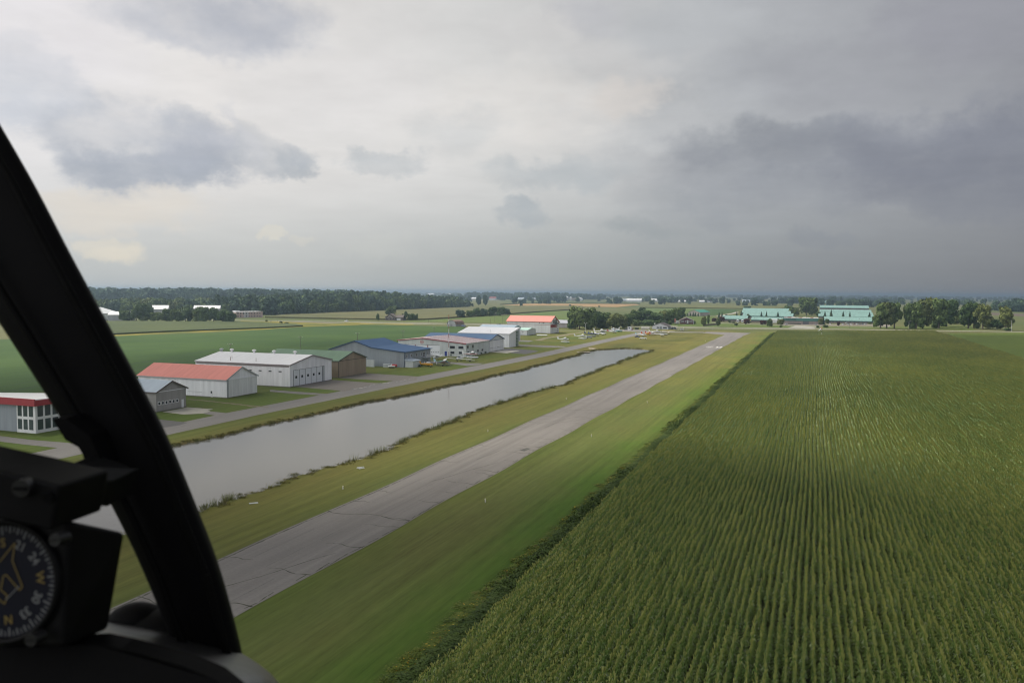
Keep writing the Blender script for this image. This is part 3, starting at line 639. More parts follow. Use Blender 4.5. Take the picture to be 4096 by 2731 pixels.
for a, z0, z1 in ((409.6, 4.4, 5.9), (416.6, 4.4, 5.9), (410.2, 1.5, 2.7), (416.8, 1.7, 2.8), (423.9, 1.7, 2.8), (430.6, 1.7, 2.8)): onx(root, 'window', -175.8, a, a+2.3, z0, z1, GLASS, .06, o, PGREY)
mb = MB()   # round emblem: open red ring with a small bar inside
for k in range(20):
    if k in (14, 15): continue
    a0, a1 = k*.31416, (k+1)*.31416; cx, cz = -201.9-o[0], 7.35
    mb.prism_y([(cx+r*math.cos(a), cz+r*math.sin(a)) for r, a in ((.75, a0), (1.0, a0), (1.0, a1), (.75, a1))], -17.1, -17.01)
mb.prism_y([(-202.4-o[0], 7.0), (-201.4-o[0], 7.0), (-201.9-o[0], 7.85)], -17.08, -17.01)
mb.prism_y([(-202.0-o[0], 6.0), (-201.8-o[0], 6.0), (-201.8-o[0], 6.5), (-202.0-o[0], 6.5)], -17.08, -17.01)
mb.build('emblem', M('emblem_red', (.50, .13, .12), .6, .05), root)
# --- blue roofed hangar
rt_, *o = gable('hangar', 'white hangar with a light blue roof, between the striped roof and the tall white hangar', 'hangar', -177.1, -220, 445.1, 469.2, 6.7, 6.7, 457.5, 9.75, LGREY, rib('light_blue_steel', (.12, .19, .30)), BLUET, .6, .5, None, BLUET)
onx(rt_, 'hangar_door', -177.1, 445.7, 468.9, .15, 6.45, OFFW, .1, o); onx(rt_, 'corner_trim', -177.1, 445.12, 445.5, 0, 6.5, BLUET, .06, o)
for k in range(11):
    if k != 5: onx(rt_, 'window', -177.1, 446.6+k*1.95, 447.4+k*1.95, 2.1, 2.35, GLASS, .13, o)
# --- tall white hangar with a single slope roof and an open end
root = thing('hangar', 'tall white hangar with a white single slope roof and greenish end opening', 'hangar', (-198, 497, 0)); o = (-198, 497)
mb = MB(); mb.prism_x([(-8.8, 0), (8.8, 0), (8.8, 11.5), (-8.8, 8.5)], -17.5, 17.4); mb.build('wall', WHITE, root)
mb = MB(); mb.prism_x([(-9.3, 8.45), (9.4, 11.63), (9.4, 11.95), (-9.3, 8.77)], -18, 18.0); mb.build('roof', R_WHITE, root)
mb = MB(); mb.box(17.41, 17.5, 3.6, 8.3, .1, 9.9); mb.build('end_opening', M('green_glazing', (.10, .15, .11), .3, .25, .3), root)
mb = MB()
for k in range(1, 5): mb.box(17.5, 17.56, 3.6, 8.3, k*2-.05, k*2+.05)
mb.box(17.5, 17.57, 5.9, 6.02, .1, 9.9); mb.build('glazing_bar', OFFW, root)
mb = MB(); mb.box(17.45, 18.6, 8.35, 8.9, 3.5, 11.6); mb.build('side_fin', WHITE, root)
mb = MB(); mb.tube((4, -7, 8.9), (4, -7, 11), .05, n=6); mb.build('roof_pipe', PGREY, root)
# --- little green roofed shed
rt_, *o = gable('shed', 'small grey shed with a pale green roof, beside the red roofed hangar', 'shed', -217.8, -228, 632, 652.6, 4.2, 4.2, 642, 5.6, LGREY, rib('mint_steel', (.42, .60, .53)), None, .2, .2)
ony(rt_, 'door', 632, -224.8, -218.2, .3, 3.9, OFFW, .08, o); ony(rt_, 'door_frame', 632, -225, -218, 3.9, 4.08, DARK, .1, o); ony(rt_, 'window', 632, -222.2, -221.5, 2.3, 2.9, GLASS, .12, o)
ony(rt_, 'corner_trim', 632, -218.15, -217.9, .25, 4.1, DARK, .07, o)
# --- long low roof behind the tall white hangar
gable('storage_hangar', 'low hangar showing only a slate blue roof strip behind the tall white hangar', 'hangar', -228, -258, 628, 642, 6.3, 6.3, 635, 7.9, LGREY, R_SLATE, BLUET, .5, .5)
# --- red roofed hangar with the banner
rt_, *o = gable('hangar', 'white hangar with a steep red roof, a balcony and dark red banner', 'hangar', -209.7, -249, 667.3, 692.5, 10.1, 8.8, 678, 14.5, OFFW, R_PINK, M('dark_red_trim', (.30, .07, .07), .6, .1), .7, .8)
ony(rt_, 'wall_stripe', 667.3, -248.9, -209.7, 7.35, 7.6, REDT, .05, o); ony(rt_, 'foundation_strip', 667.3, -238, -210.3, 0, .5, FOUND, .12, o)
for a in (-219.7, -216.6, -215.8): ony(rt_, 'window', 667.3, a, a+.6, 8.5, 9.3, GLASS, .06, o)
onx(rt_, 'banner', -209.7, 667.5, 686.3, 5.0, 7.5, REDB, .1, o)
b2 = MB()   # pale lettering block on the banner: three short bars
for k in range(3): b2.box(-209.6-o[0], -209.57-o[0], 682.4-o[1]+k*.95, 683.1-o[1]+k*.95, 5.9, 6.6)
b2.build('lettering', FRAME, rt_)
onx(rt_, 'balcony_window', -209.7, 674.8, 685.5, 8.3, 11.4, GLASS, .06, o)
mb = MB()
for k in range(4): mb.box(-209.63-o[0], -209.5-o[0], 674.8-o[1]+k*3.5, 675.05-o[1]+k*3.5, 8.2, 11.5)
mb.build('window_post', FRAME, rt_)
mb = MB(); mb.box(-209.65-o[0], -207.6-o[0], 672.2-o[1], 686-o[1], 7.55, 7.75); bl = mb.build('balcony', PGREY, rt_)
mb = MB()
for k in range(29): mb.box(-207.7-o[0], -207.63-o[0], 672.3-o[1]+k*.48, 672.42-o[1]+k*.48, 7.75, 8.8)
mb.box(-207.74-o[0], -207.6-o[0], 672.2-o[1], 686-o[1], 8.8, 8.9); mb.build('railing', DARK, bl)
for z in (6.3, 3.6, 1.8): onx(rt_, 'window', -209.7, 688.2, 689.6, z-.6, z+.5, GLASS, .06, o, PGREY)
onx(rt_, 'window', -209.7, 668.0, 668.7, 8.6, 9.2, GLASS, .06, o)
# --- house behind it
gable('bungalow', 'low grey bungalow with a grey hipped roof, half hidden by big trees', 'house', -227.2, -241.2, 783.7, 809.7, 4.6, 4.6, 796.7, 7.2, siding('bungalow_siding', (.36, .33, .33)), rib('bungalow_roof', (.36, .37, .42)), PGREY)

# --- gambrel barn beside the highway
root = thing('gambrel_barn', 'weathered grey gambrel roofed barn with a rusty brown roof', 'barn', (-342, 765, 0), R(-8)); MBp = [(-5.2, 0), (5.2, 0), (5.2, 2.6), (3.6, 4.9), (0, 6.3), (-3.6, 4.9), (-5.2, 2.6)]
mb = MB(); mb.prism_y(MBp, -6.0, 10); mb.build('wall', M('weathered_boards', (.34, .345, .35), .9, .2, .5, (1, 1, .2)), root)
mb = MB(); pr = [(5.5, 2.3), (3.8, 5.0), (0, 6.45), (-3.8, 5.0), (-5.5, 2.3)]; mb.prism_y(pr+[(x*1.02, z+.2) for x, z in pr[::-1]], -6.3, 10.3); mb.build('roof', M('rusty_roof', (.20, .13, .105), .8, .3, .4), root)
mb = MB(); mb.box(-1.2, 1.2, -6.1, -6.0, .1, 2.6); mb.build('door', M('grey_boards', (.22, .22, .22), .9, .2), root)
# --- brown house beyond the highway
root = thing('house', 'brown brick bungalow with a dark brown roof and an attached white garage door', 'house', (-475, 884, 0), R(12))
BRK = M('brown_brick', (.17, .145, .13), .9, .15, .6); SHG = M('brown_shingle', (.135, .115, .105), .9, .12, .5)
mb = MB(); mb.prism_y([(-9, 0), (3, 0), (3, 4), (-3, 7.8), (-9, 4)], -5, 7); mb.box(3.05, 12, -3, 6.5, 0, 3.5); mb.build('wall', BRK, root)
mb = MB(); mb.prism_y([(-9.7, 3.7), (-3, 8.0), (3.7, 3.7), (3.7, 4.0), (-3, 8.3), (-9.7, 4.0)], -5.6, 7.5); mb.prism_x([(-3.7, 3.4), (1.7, 6.3), (7.2, 3.4), (7.2, 3.7), (1.7, 6.6), (-3.7, 3.7)], 3.75, 12.6); mb.build('roof', SHG, root)
mb = MB(); mb.box(4.3, 9.2, -3.08, -3.0, .1, 2.7); mb.build('garage_door', FRAME, root)
for a, b2 in ((-8, -6), (-3.5, -1.5), (0, 2)): mb = MB(); mb.box(a, b2, -5.07, -5.0, 1.2, 2.7); mb.build('window', GLASS, root)
mb = MB(); mb.prism_y([(-6.4, 3.0), (-3.0, 5.4), (.4, 3.0), (.4, 3.2), (-3.0, 5.7), (-6.4, 3.2)], -5.9, -5.62); mb.build('gable_trim', FRAME, root)

# --- sheds and works at the far left
def shed(name, label, cat, p0, p1, depth, eh, rh, wallm, roofm, group=None):
    """long side between two ground points, ridge parallel to it"""
    a, b = Vector(p0), Vector(p1); L = (b-a).length; ang = math.atan2(b.y-a.y, b.x-a.x)
    root = thing(name, label, cat, (*((a+b)/2), 0), ang, group); h = L/2
    mb = MB(); mb.prism_x([(0, 0), (depth, 0), (depth, eh), (depth/2, rh), (0, eh)], -h, h); mb.build('wall', wallm, root)
    s = (rh-eh)/(depth/2)
    mb = MB(); mb.prism_x([(-.5, eh-.5*s+.03), (depth/2, rh+.03), (depth+.5, eh-.5*s+.03), (depth+.5, eh-.5*s+.28), (depth/2, rh+.28), (-.5, eh-.5*s+.28)], -h-.4, h+.4); mb.build('roof', roofm, root)
    return root
GRB = siding('shed_grey', (.33, .34, .36))
shed('farm_shed', 'large white shed with a grey roof, farthest left among the trees', 'shed', (-746.5, 707.3), (-774.4, 759.4), 40, 7.5, 13.5, siding('bright_siding', (.74, .76, .78)), rib('grey_white_steel', (.55, .57, .58)))
rr_ = shed('farm_shed', 'small white roofed grey shed in front of the large white shed', 'shed', (-729.0, 699.8), (-709.8, 711.7), 22, 6.8, 10.0, GRB, R_WHITE)
shed('warehouse', 'long warehouse with a white roof behind the left row of trees', 'warehouse', (-836.9, 876.0), (-819.6, 887.9), 18, 8.5, 13.5, GRB, R_WHITE)
shed('warehouse', 'low white roofed warehouse seen between dark trees left of the pink works', 'warehouse', (-792.6, 906.3), (-764.7, 925.3), 16, 9.5, 13.5, GRB, R_WHITE)
shed('warehouse', 'white roofed warehouse just above the pink works building', 'warehouse', (-808.1, 986.0), (-790.3, 998.6), 16, 9.5, 13.5, GRB, R_WHITE)
root = thing('factory', 'pale pink two storey works building with small dark windows and flat roof', 'building', (*(-683.5, 857.2), 0), 1.271)
L = 39.6
PNK = siding('pink_siding', (.56, .42, .38))
mb = MB(); mb.box(0, L, 0, 16, 0, 7.3); mb.build('wall', PNK, root)
mb = MB(); mb.box(-.2, L+.2, -.2, 16.2, 7.3, 7.7); mb.build('roof', R_WHITE, root)
for k in range(9):
    for z in (1.0, 4.6):
        if k in (2,) and z < 2: continue
        mb = MB(); mb.box(2+k*(L-3)/9, 3.3+k*(L-3)/9, -.08, .0, z, z+(1.5 if k > 3 else 2.3)); mb.build('window', GLASS, root)
mb = MB(); mb.box(L*.28, L*.46, -.06, 0, .1, 7.1); mb.build('pale_bay', siding('pale_bay', (.60, .56, .56)), root)
mb = MB(); mb.box(1, 7, 3, 9, 7.7, 9); mb.build('roof_unit', R_WHITE, root)

# --- around the runway end
root = thing('airfield_office', 'low white airfield office with a dark brown gable roof', 'building', (-140.5, 808.5, 0), R(-3))
OFW = siding('office_siding', (.60, .61, .66)); SHD = M('dark_shingle', (.085, .07, .075), .9, .12, .5)
mb = MB(); mb.prism_y([(-7.8, 0), (7.8, 0), (7.8, 2.9), (0, 6.0), (-7.8, 2.9)], -5.5, 9); mb.build('wall', OFW, root)
mb = MB(); mb.prism_y([(-8.4, 2.75), (0, 6.08), (8.6, 2.7), (8.6, 2.95), (0, 6.35), (-8.4, 3.0)], -6.1, 9.6); mb.build('roof', SHD, root)
for a, b2, z0, z1, m_ in ((-3.3, -2.1, 1.0, 2.2, GLASS), (-1.9, -1.0, 1.0, 2.2, GLASS), (3.0, 6.6, .8, 2.3, GLASS)): mb = MB(); mb.box(a, b2, -5.6, -5.5, z0, z1); mb.build('window', m_, root)
mb = MB(); mb.box(-.4, 1.9, -5.62, -5.5, .1, 2.6); mb.build('door', M('glass_door', (.22, .25, .26), .3, .2), root)
mb = MB(); mb.tube((-5.6, -4, 3.9), (-5.6, -4, 4.9), .25); mb.tube((-5.6, -4, 4.9), (-5.6, -4, 5.7), .55, .5, 10); mb.build('roof_vent', R_WHITE, root)
mb = MB(); mb.box(8.6, 15.2, -1, 4.5, 2.75, 2.95); aw = mb.build('awning', M('pale_canvas', (.52, .50, .46), .8, .1), root)
mb = MB()
for x, y in ((8.9, -.8), (12, -.8), (15, -.8), (15, 4.3)): mb.tube((x, y, 0), (x, y, 2.75), .08, n=6)
mb.build('awning_post', FRAME, root)
root = thing('house', 'dark red bungalow with white trim and a brown roof beyond the road', 'house', (-137.6, 957, 0), R(10))
MAR = siding('maroon_siding', (.13, .035, .045))
mb = MB(); mb.prism_y([(-7.6, 0), (7.6, 0), (7.6, 4.1), (0, 7.4), (-7.6, 4.1)], -4, 11); mb.build('wall', MAR, root)
mb = MB(); mb.prism_y([(-8.3, 3.85), (0, 7.5), (8.3, 3.85), (8.3, 4.15), (0, 7.85), (-8.3, 4.15)], -4.6, 13); mb.build('roof', M('red_brown_shingle', (.12, .055, .055), .9, .12), root)
mb = MB(); mb.prism_y([(-8.4, 3.75), (0, 7.4), (8.4, 3.75), (8.4, 4.25), (0, 7.95), (-8.4, 4.25)], -4.72, -4.61); mb.box(-7.75, -7.3, -4.1, -3.95, 0, 4.1); mb.box(7.3, 7.75, -4.1, -3.95, 0, 4.1); mb.build('trim', FRAME, root)
for a, b2 in ((-6.6, -3.2), (-1.9, -.8), (2.9, 6.3)):
    mb = MB(); mb.box(a, b2, -4.12, -4.0, 1.9, 3.9); wi = mb.build('window', FRAME, root)
    mb = MB(); n_ = 3 if b2-a > 2 else 1
    for k in range(n_): w_ = (b2-a-.3)/n_; mb.box(a+.2+k*w_, a+.1+k*w_+w_-.1, -4.16, -4.12, 2.2, 3.6)
    mb.build('pane', GLASS, wi)
mb = MB(); mb.box(.2, 2.0, -4.15, -4.0, .9, 3.6); mb.build('door', FRAME, root)
mb = MB(); mb.prism_y([(-.6, 3.6), (2.8, 3.6), (1.1, 4.6)], -5.2, -4.0); mb.build('porch_roof', FRAME, root)
mb = MB(); mb.box(-.5, 2.7, -6, -4.0, 0, .9); mb.build('porch', M('porch_dark', (.06, .06, .09), .8, .2), root)
# green roofed shed with columnar conifers
a0, b0 = (-183.1, 1290.7), (-166.7, 1301.8)
root = shed('machine_shed', 'pale shed with a bright green gable roof behind clipped conifers', 'shed', (b0[0], b0[1]), (b0[0]+10, b0[1]+40), 19, 5.6, 9.0, siding('beige_siding', (.42, .38, .33)), R_DGREEN)

# --- teal roofed works on the right
STN = siding('beige_block', (.33, .275, .25))
def barn(label, p, wallm=STN, cat='barn', name='long_barn', group='teal roofed barns'):
    x0, x1, Y, hw, eh, rh = p
    root = thing(name, label, cat, ((x0+x1)/2, Y, 0), 0, group); h = (x1-x0)/2
    mb = MB(); mb.prism_x([(0, 0), (2*hw, 0), (2*hw, eh), (hw, rh), (0, eh)], -h, h); mb.build('wall', wallm, root)
    mb = MB(); s = (rh-eh)/hw
    mb.prism_x([(-.8, eh-.8*s+.03), (hw, rh+.03), (2*hw+.8, eh-.8*s+.03), (2*hw+.8, eh-.8*s+.35), (hw, rh+.35), (-.8, eh-.8*s+.35)], -h-.6, h+.6); mb.build('roof', R_TEAL, root)
    nv = max(2, int(h/7))
    for k in range(nv):
        x = -h+3+k*(2*h-6)/(nv-1); yv = hw*(.35+.3*(k % 2)); mb = MB(); mb.box(x-.4, x+.4, yv, yv+.8, eh+s*yv+.2, eh+s*yv+1.2); mb.build('roof_vent', PGREY, root)
    mb = MB(); mb.box(-h-.62, h+.62, -.9, -.82, eh-.8*s-1.0, eh-.8*s+.25); mb.build('eave_shadow_board', M('eave_shadow_teal', (.05, .10, .09), .6, .1), root)  # eave board deepened and darkened to draw the shadow line between roofs
    return root, h
r1, h1 = barn('low teal roofed barn standing farthest left of the works, white trucks before it', (-109.27, -79.28, 1065.8, 14.7, 3.3, 6.99))
r2, h2 = barn('teal roofed barn whose beige gable end faces left, just right of the trucks', (-71.92, -34.71, 1042.1, 11.9, 3.5, 6.49))
for k in range(3): mb = MB(); mb.box(-h2-.1, -h2, 3+k*5, 6+k*5, .1, 2.6); mb.build('door', DARK, r2)
r3, h3 = barn('long teal roofed barn behind the row of parked cars', (11.07, 71.88, 1075.9, 16.9, 3.2, 7.41))
mb = MB()
for k in range(12): x = -h3+4+k*(2*h3-8)/11; mb.box(x, x+2.2, -.06, 0, 1.4, 2.5)
mb.build('window_band', GLASS, r3)
barn('largest teal roof at the back left of the works, below a round dark tree', (-110.0, -36.01, 1376.7, 26.8, 4.5, 11.21))
barn('middle teal roof of the works, with two dark conifers before it', (-93.24, -27.99, 1184.9, 14.4, 4.5, 8.11))
barn('teal roof with four dark conifers standing before its slope', (5.32, 75.23, 1232.1, 11.7, 4.5, 7.43))
barn('narrow teal roof just behind the four conifers', (8.48, 83.69, 1390.0, 8.5, 4.5, 6.64))
barn('teal roof with white roof vents, second from the back', (8.01, 89.8, 1525.3, 15.9, 4.5, 8.47))
barn('rearmost teal roofed barn with a reddish brown wall', (10.47, 109.3, 1945.6, 20.0, 5.5, 10.5), M('red_brown_block', (.20, .14, .13), .8, .15, .3))
barn('teal barn far behind the works, beside a tall dark tree', (13.71, 58.44, 3318.7, 17.8, 6, 9.56), siding('teal_siding', (.24, .36, .36)), group='distant teal barns')
# flat roofed front office
x0, Y = -34.37, 1016.4
x1 = 4.27
root = thing('works_office', 'flat roofed beige office with a deep green fascia, in front of the teal barns', 'building', ((x0+x1)/2, Y, 0)); h = (x1-x0)/2
mb = MB(); mb.box(-h, h, 0, 30, 0, 4.2); mb.build('wall', STN, root)
mb = MB(); mb.box(-h-.6, h+.6, -1.2, 30.4, 3.9, 7.2); mb.build('fascia', M('green_fascia', (.07, .19, .165), .6, .08), root)
mb = MB(); mb.box(-h+.2, h-.2, -.6, 30, 7.2, 7.3); mb.build('roof', M('flat_roof', (.5, .46, .42), .9, .1), root)
mb = MB(); mb.box(-h+3, -h+14, -1.28, -1.2, 5.1, 6.2); mb.build('sign_panel', M('dark_green_panel', (.03, .08, .07), .6, .1), root)
mb = MB(); mb.box(h-17, h-10.5, -.3, 0, .1, 3.9); mb.build('entrance', M('grey_entrance', (.12, .12, .13), .5, .2), root)
mb = MB(); mb.box(-h+5, h-19, -1.6, -.3, 0, 1.1); mb.build('planter_hedge', MF('hedge_leaf', (.03, .045, .02), (.05, .06, .025)), root)
for k in range(9):
    x = -h+1+k*(2*h-6)/8; mb = MB(); mb.box(x, x+3.2, 1.5+(k % 3)*4, 4+(k % 3)*4, 7.3, 8.1); mb.build('roof_unit', R_WHITE if k % 3 != 1 else M('roof_unit_red', (.4, .2, .17), .7, .1), root)

# --- distant farmsteads
def farm(label, px, w_, d_, eh, rh, wallm, roofm, ang=0.0, name='farm_building', cat='farm building', group='distant farm buildings'):
    root = thing(name, label, cat, (px[0], px[1], 0), ang, group); h = w_/2
    mb = MB(); mb.prism_x([(0, 0), (d_, 0), (d_, eh), (d_/2, rh), (0, eh)], -h, h); mb.build('wall', wallm, root)
    mb = MB(); s = (rh-eh)/(d_/2); mb.prism_x([(-.6, eh-.6*s+.03), (d_/2, rh+.03), (d_+.6, eh-.6*s+.03), (d_+.6, eh-.6*s+.4), (d_/2, rh+.4), (-.6, eh-.6*s+.4)], -h-.5, h+.5); mb.build('roof', roofm, root)
    return root
BW = siding('barn_white', (.62, .64, .66)); BR = M('barn_red', (.22, .07, .06), .8, .2, .3)
farm('white gabled barn right of the two silos, its end facing the camera', (-943.4, 3460.3), 46, 36, 8, 15, BW, R_WHITE, R(100))
farm('grey farm house between the silos and the white gabled barn', (-970.6, 3421.9), 24, 14, 6, 11, M('grey_house', (.28, .25, .25), .8, .1), SHG, 0)
farm('white roofed house amid the trees left of the silos', (-1166.7, 3288.7), 26, 16, 6, 11, BW, R_PALE)
farm('pinkish farm house between two dark trees left of the silos', (-1127.1, 3346.3), 24, 14, 6, 10, siding('pale_brick', (.40, .32, .30)), R_PALE)
farm('grey long shed standing alone left of the white long barn', (-718.9, 3294.6), 46, 16, 6, 10, GRB, R_PALE)
farm('white roofed long barn beside a clump of trees beyond the barley', (-672.8, 3235.0), 60, 18, 7, 12, BW, R_WHITE)
farm('white gabled house between two large round trees beyond the fields', (-602.8, 3323.2), 30, 22, 6, 12, BW, R_WHITE, R(20))
farm('low white shed on the far fields between tree clumps', (-507.6, 3326.9), 50, 16, 4, 7, BW, R_WHITE)
farm('white long roof under the large tree clump beyond the golden corn', (-392.9, 3250.9), 56, 18, 5, 8, BW, R_WHITE)
farm('pale blue grey house between two small trees on the far plain', (-258.0, 3409.8), 30, 18, 6, 10, BW, R_PALE)
farm('small white shed at the foot of the dark far wood, right half', (-69.4, 3525.3), 24, 14, 5, 9, BW, R_WHITE)
farm('white pale barn far left of the twin poplars', (-1398.3, 3340.1), 40, 16, 6, 10, BW, R_WHITE)
farm('red roofed farm house beside the twin trees', (-1305.5, 3316.2), 30, 18, 7, 14, BW, BR)
farm('white barn far off above the hedgerow trees', (-3255.7, 7146.5), 90, 40, 10, 16, BW, R_WHITE)
farm('white barn far off, farther right above the hedgerow', (-3300.8, 6844.5), 60, 40, 10, 16, BW, R_WHITE)
farm('white farm building at the foot of the trees behind the teal roofs', (155.3, 3229.1), 20, 12, 5, 8, BW, R_WHITE)
farm('white roofed far barn on the right skyline', (1004.7, 7137.1), 40, 20, 7, 11, BW, R_WHITE)
silo0 = None
for i, (p, r_, h_, lb) in enumerate((((-1008.0, 3443.0), 7.0, 19, 'larger pale grain silo with a conical cap, left of the pair'), ((-996.1, 3460.1), 5.2, 17, 'smaller pale grain silo with a conical cap, right of the pair'))):
    root = thing('grain_silo', lb, 'silo', (*p, 0), 0, 'grain silos')
    mb = MB(); mb.tube((0, 0, 0), (0, 0, h_-4), r_, n=20); mb.build('silo_body', M('galvanised', (.50, .53, .54), .5, .1), root)
    mb = MB(); mb.tube((0, 0, h_-4), (0, 0, h_), r_+.3, .6, 20); mb.build('silo_cap', M('galvanised_cap', (.62, .64, .64), .5, .08), root)

# ================================================================ VEGETATION
import numpy as np
def leaf_mesh(name, centres, sizes, normals, mats, seed, midx=None, aspect=1.0):
    """a mass of small leaf-cluster faces"""
    r = np.random.default_rng(seed); n = len(centres)
    nrm = normals+r.normal(0, .55, (n, 3)); nrm /= np.linalg.norm(nrm, axis=1)[:, None]
    a = np.cross(nrm, r.normal(0, 1, (n, 3))); a /= np.linalg.norm(a, axis=1)[:, None]; b = np.cross(nrm, a)
    s = (sizes*r.uniform(.7, 1.3, n))[:, None]
    v = np.stack([centres-a*s-b*s*.25*aspect, centres+a*s*.1-b*s*.8*aspect, centres+a*s+b*s*.2*aspect, centres-a*s*.1+b*s*.85*aspect], 1).reshape(-1, 3)
    me = bpy.data.meshes.new(name)
    me.vertices.add(4*n); me.vertices.foreach_set('co', v.astype(np.float32).ravel())
    me.loops.add(4*n); me.loops.foreach_set('vertex_index', np.arange(4*n, dtype=np.int32))
    me.polygons.add(n); me.polygons.foreach_set('loop_start', np.arange(0, 4*n, 4, dtype=np.int32)); me.polygons.foreach_set('loop_total', np.full(n, 4, dtype=np.int32))
    for m_ in mats: me.materials.append(m_)
    if midx is not None: me.polygons.foreach_set('material_index', midx.astype(np.int32))
    me.update(calc_edges=True); me.validate(); return me
def crown_points(seed, kind, n):
    """points in a unit crown: z 0..1, radius about .5"""
    r = np.random.default_rng(seed); P = []; Nn = []
    if kind == 'conifer':
        z = r.uniform(0.04, 1, n)**1.15; ang = r.uniform(0, 6.283, n); lay = .75+.25*np.cos(z*52)
        rad = .5*(1-z)*lay*np.sqrt(r.uniform(.15, 1, n))*(1+.18*np.sin(ang*5+seed))+.01
        P = np.stack([rad*np.cos(ang), rad*np.sin(ang), z-rad*.15], 1); Nn = np.stack([np.cos(ang), np.sin(ang), np.full(n, .6)], 1)
        return P, Nn
    if kind == 'round': blobs = [(0, 0, .52, .34, .34)]+[(.30*math.cos(a), .30*math.sin(a), z, s, s*.85) for a, z, s in [(r.uniform(0, 6.28), r.uniform(.14, .82), r.uniform(.15, .25)) for _ in range(19)]]
    elif kind == 'tall': blobs = [(0, 0, .55, .26, .4)]+[(rr*math.cos(a), rr*math.sin(a), z, s, s*.75) for a, z, rr, s in [(r.uniform(0, 6.28), r.uniform(.12, .9), r.uniform(.16, .36), r.uniform(.12, .2)) for _ in range(22)]]
    elif kind == 'oval': blobs = [(0, 0, .5, .36, .46)]+[(.22*math.cos(a), .22*math.sin(a), z, s, s*.8) for a, z, s in [(r.uniform(0, 6.28), r.uniform(.12, .9), r.uniform(.14, .2)) for _ in range(12)]]
    elif kind == 'pine': blobs = [(rr*math.cos(a), rr*math.sin(a), z, s, s*.4) for a, z, rr, s in [(r.uniform(0, 6.28), z_, r.uniform(0, .34*(1.15-z_)), r.uniform(.12, .24)*(1.25-z_*.6)) for z_ in np.linspace(.3, .97, 18)]]
    else: blobs = [(rr*math.cos(a), rr*math.sin(a), z, s, s*.9) for a, z, rr, s in [(r.uniform(0, 6.28), r.uniform(.2, .6), r.uniform(.05, .34), r.uniform(.16, .3)) for _ in range(14)]]
    wgt = np.array([b[3]**2 for b in blobs]); cnt = np.maximum(4, (n*wgt/wgt.sum()).astype(int))
    for (x, y, z, s, sz), c in zip(blobs, cnt):
        d = r.normal(0, 1, (c, 3)); d /= np.linalg.norm(d, axis=1)[:, None]; q = r.uniform(.45, 1, c)**.5
        P.append(np.array([x, y, z])+d*q[:, None]*np.array([s, s, sz])); Nn.append(d+np.array([0, 0, .5]))
    P = np.concatenate(P); Nn = np.concatenate(Nn); P[:, 2] = np.clip(P[:, 2], 0.0, 1.05)
    return P, Nn
LEAF = {'deep': MF('leaf_deep', (.045, .082, .030), (.092, .145, .048)), 'mid': MF('leaf_mid', (.060, .102, .030), (.128, .173, .051)), 'pale': MF('leaf_pale', (.090, .132, .045), (.165, .203, .072)),
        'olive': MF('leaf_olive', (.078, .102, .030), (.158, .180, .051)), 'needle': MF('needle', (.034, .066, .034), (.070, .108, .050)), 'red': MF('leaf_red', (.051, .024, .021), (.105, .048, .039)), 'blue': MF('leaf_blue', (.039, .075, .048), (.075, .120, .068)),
        'bark': M('bark', (.135, .112, .090), .9, .25, 1.5)}
CROWNS = {}
def crown(kind, tone, seed, n, size):
    k = (kind, tone, seed, n)
    if k not in CROWNS:
        P, Nn = crown_points(seed, kind, n); CROWNS[k] = leaf_mesh('crown', P, np.full(len(P), size), Nn, [LEAF[tone]], seed)
    return CROWNS[k]
TRUNKS = {}
def trunk_mesh(seed):
    if seed not in TRUNKS:
        r = random.Random(seed); mb = MB(); mb.tube((0, 0, 0), (.02, .01, .55), .045, .022, 8)
        for _ in range(5):
            a = r.uniform(0, 6.28); z = r.uniform(.22, .5); mb.tube((.008, 0, z), (.24*math.cos(a), .24*math.sin(a), z+r.uniform(.15, .3)), .018, .006, 6)
        TRUNKS[seed] = mb.data('trunk', LEAF['bark'])
    return TRUNKS[seed]
tree_n = [0]
def tree(name, label, cat, spec, kind='round', tone='mid', group=None, hi=True, lift=.1, parts=True):
    """spec = (x, y, height, crown width)"""
    x, y, h, wd = spec; tree_n[0] += 1; k = tree_n[0]; sd = 1+k % 4
    n, s = {True: (2600, .05), False: (620, .085)}[hi]
    if kind in ('bush', 'conifer'): n = int(n*.55)
    me = crown(kind, tone, sd, n, s)
    rz = k*2.4
    if parts:
        root = thing(name, label, cat, (x, y, 0), rz, group)
        t = bpy.data.objects.new('trunk', trunk_mesh(sd)); C.objects.link(t); t.parent = root; t.scale = (h*.62, h*.62, h)
        c = bpy.data.objects.new('crown', me); C.objects.link(c); c.parent = root; c.location = (0, 0, h*lift); c.scale = (wd*.98, wd*.98, h*(1-lift)*.97)
        return root
    o = bpy.data.objects.new(name, me); C.objects.link(o); o.location = (x, y, h*lift*.2); o.rotation_euler = (0, 0, rz); o.scale = (wd, wd, h*.98)
    return tag(o, label, cat, group)
ORD = ['first', 'second', 'third', 'fourth', 'fifth', 'sixth', 'seventh', 'eighth', 'ninth', 'tenth', 'eleventh', 'twelfth', 'thirteenth', 'fourteenth', 'fifteenth', 'sixteenth']
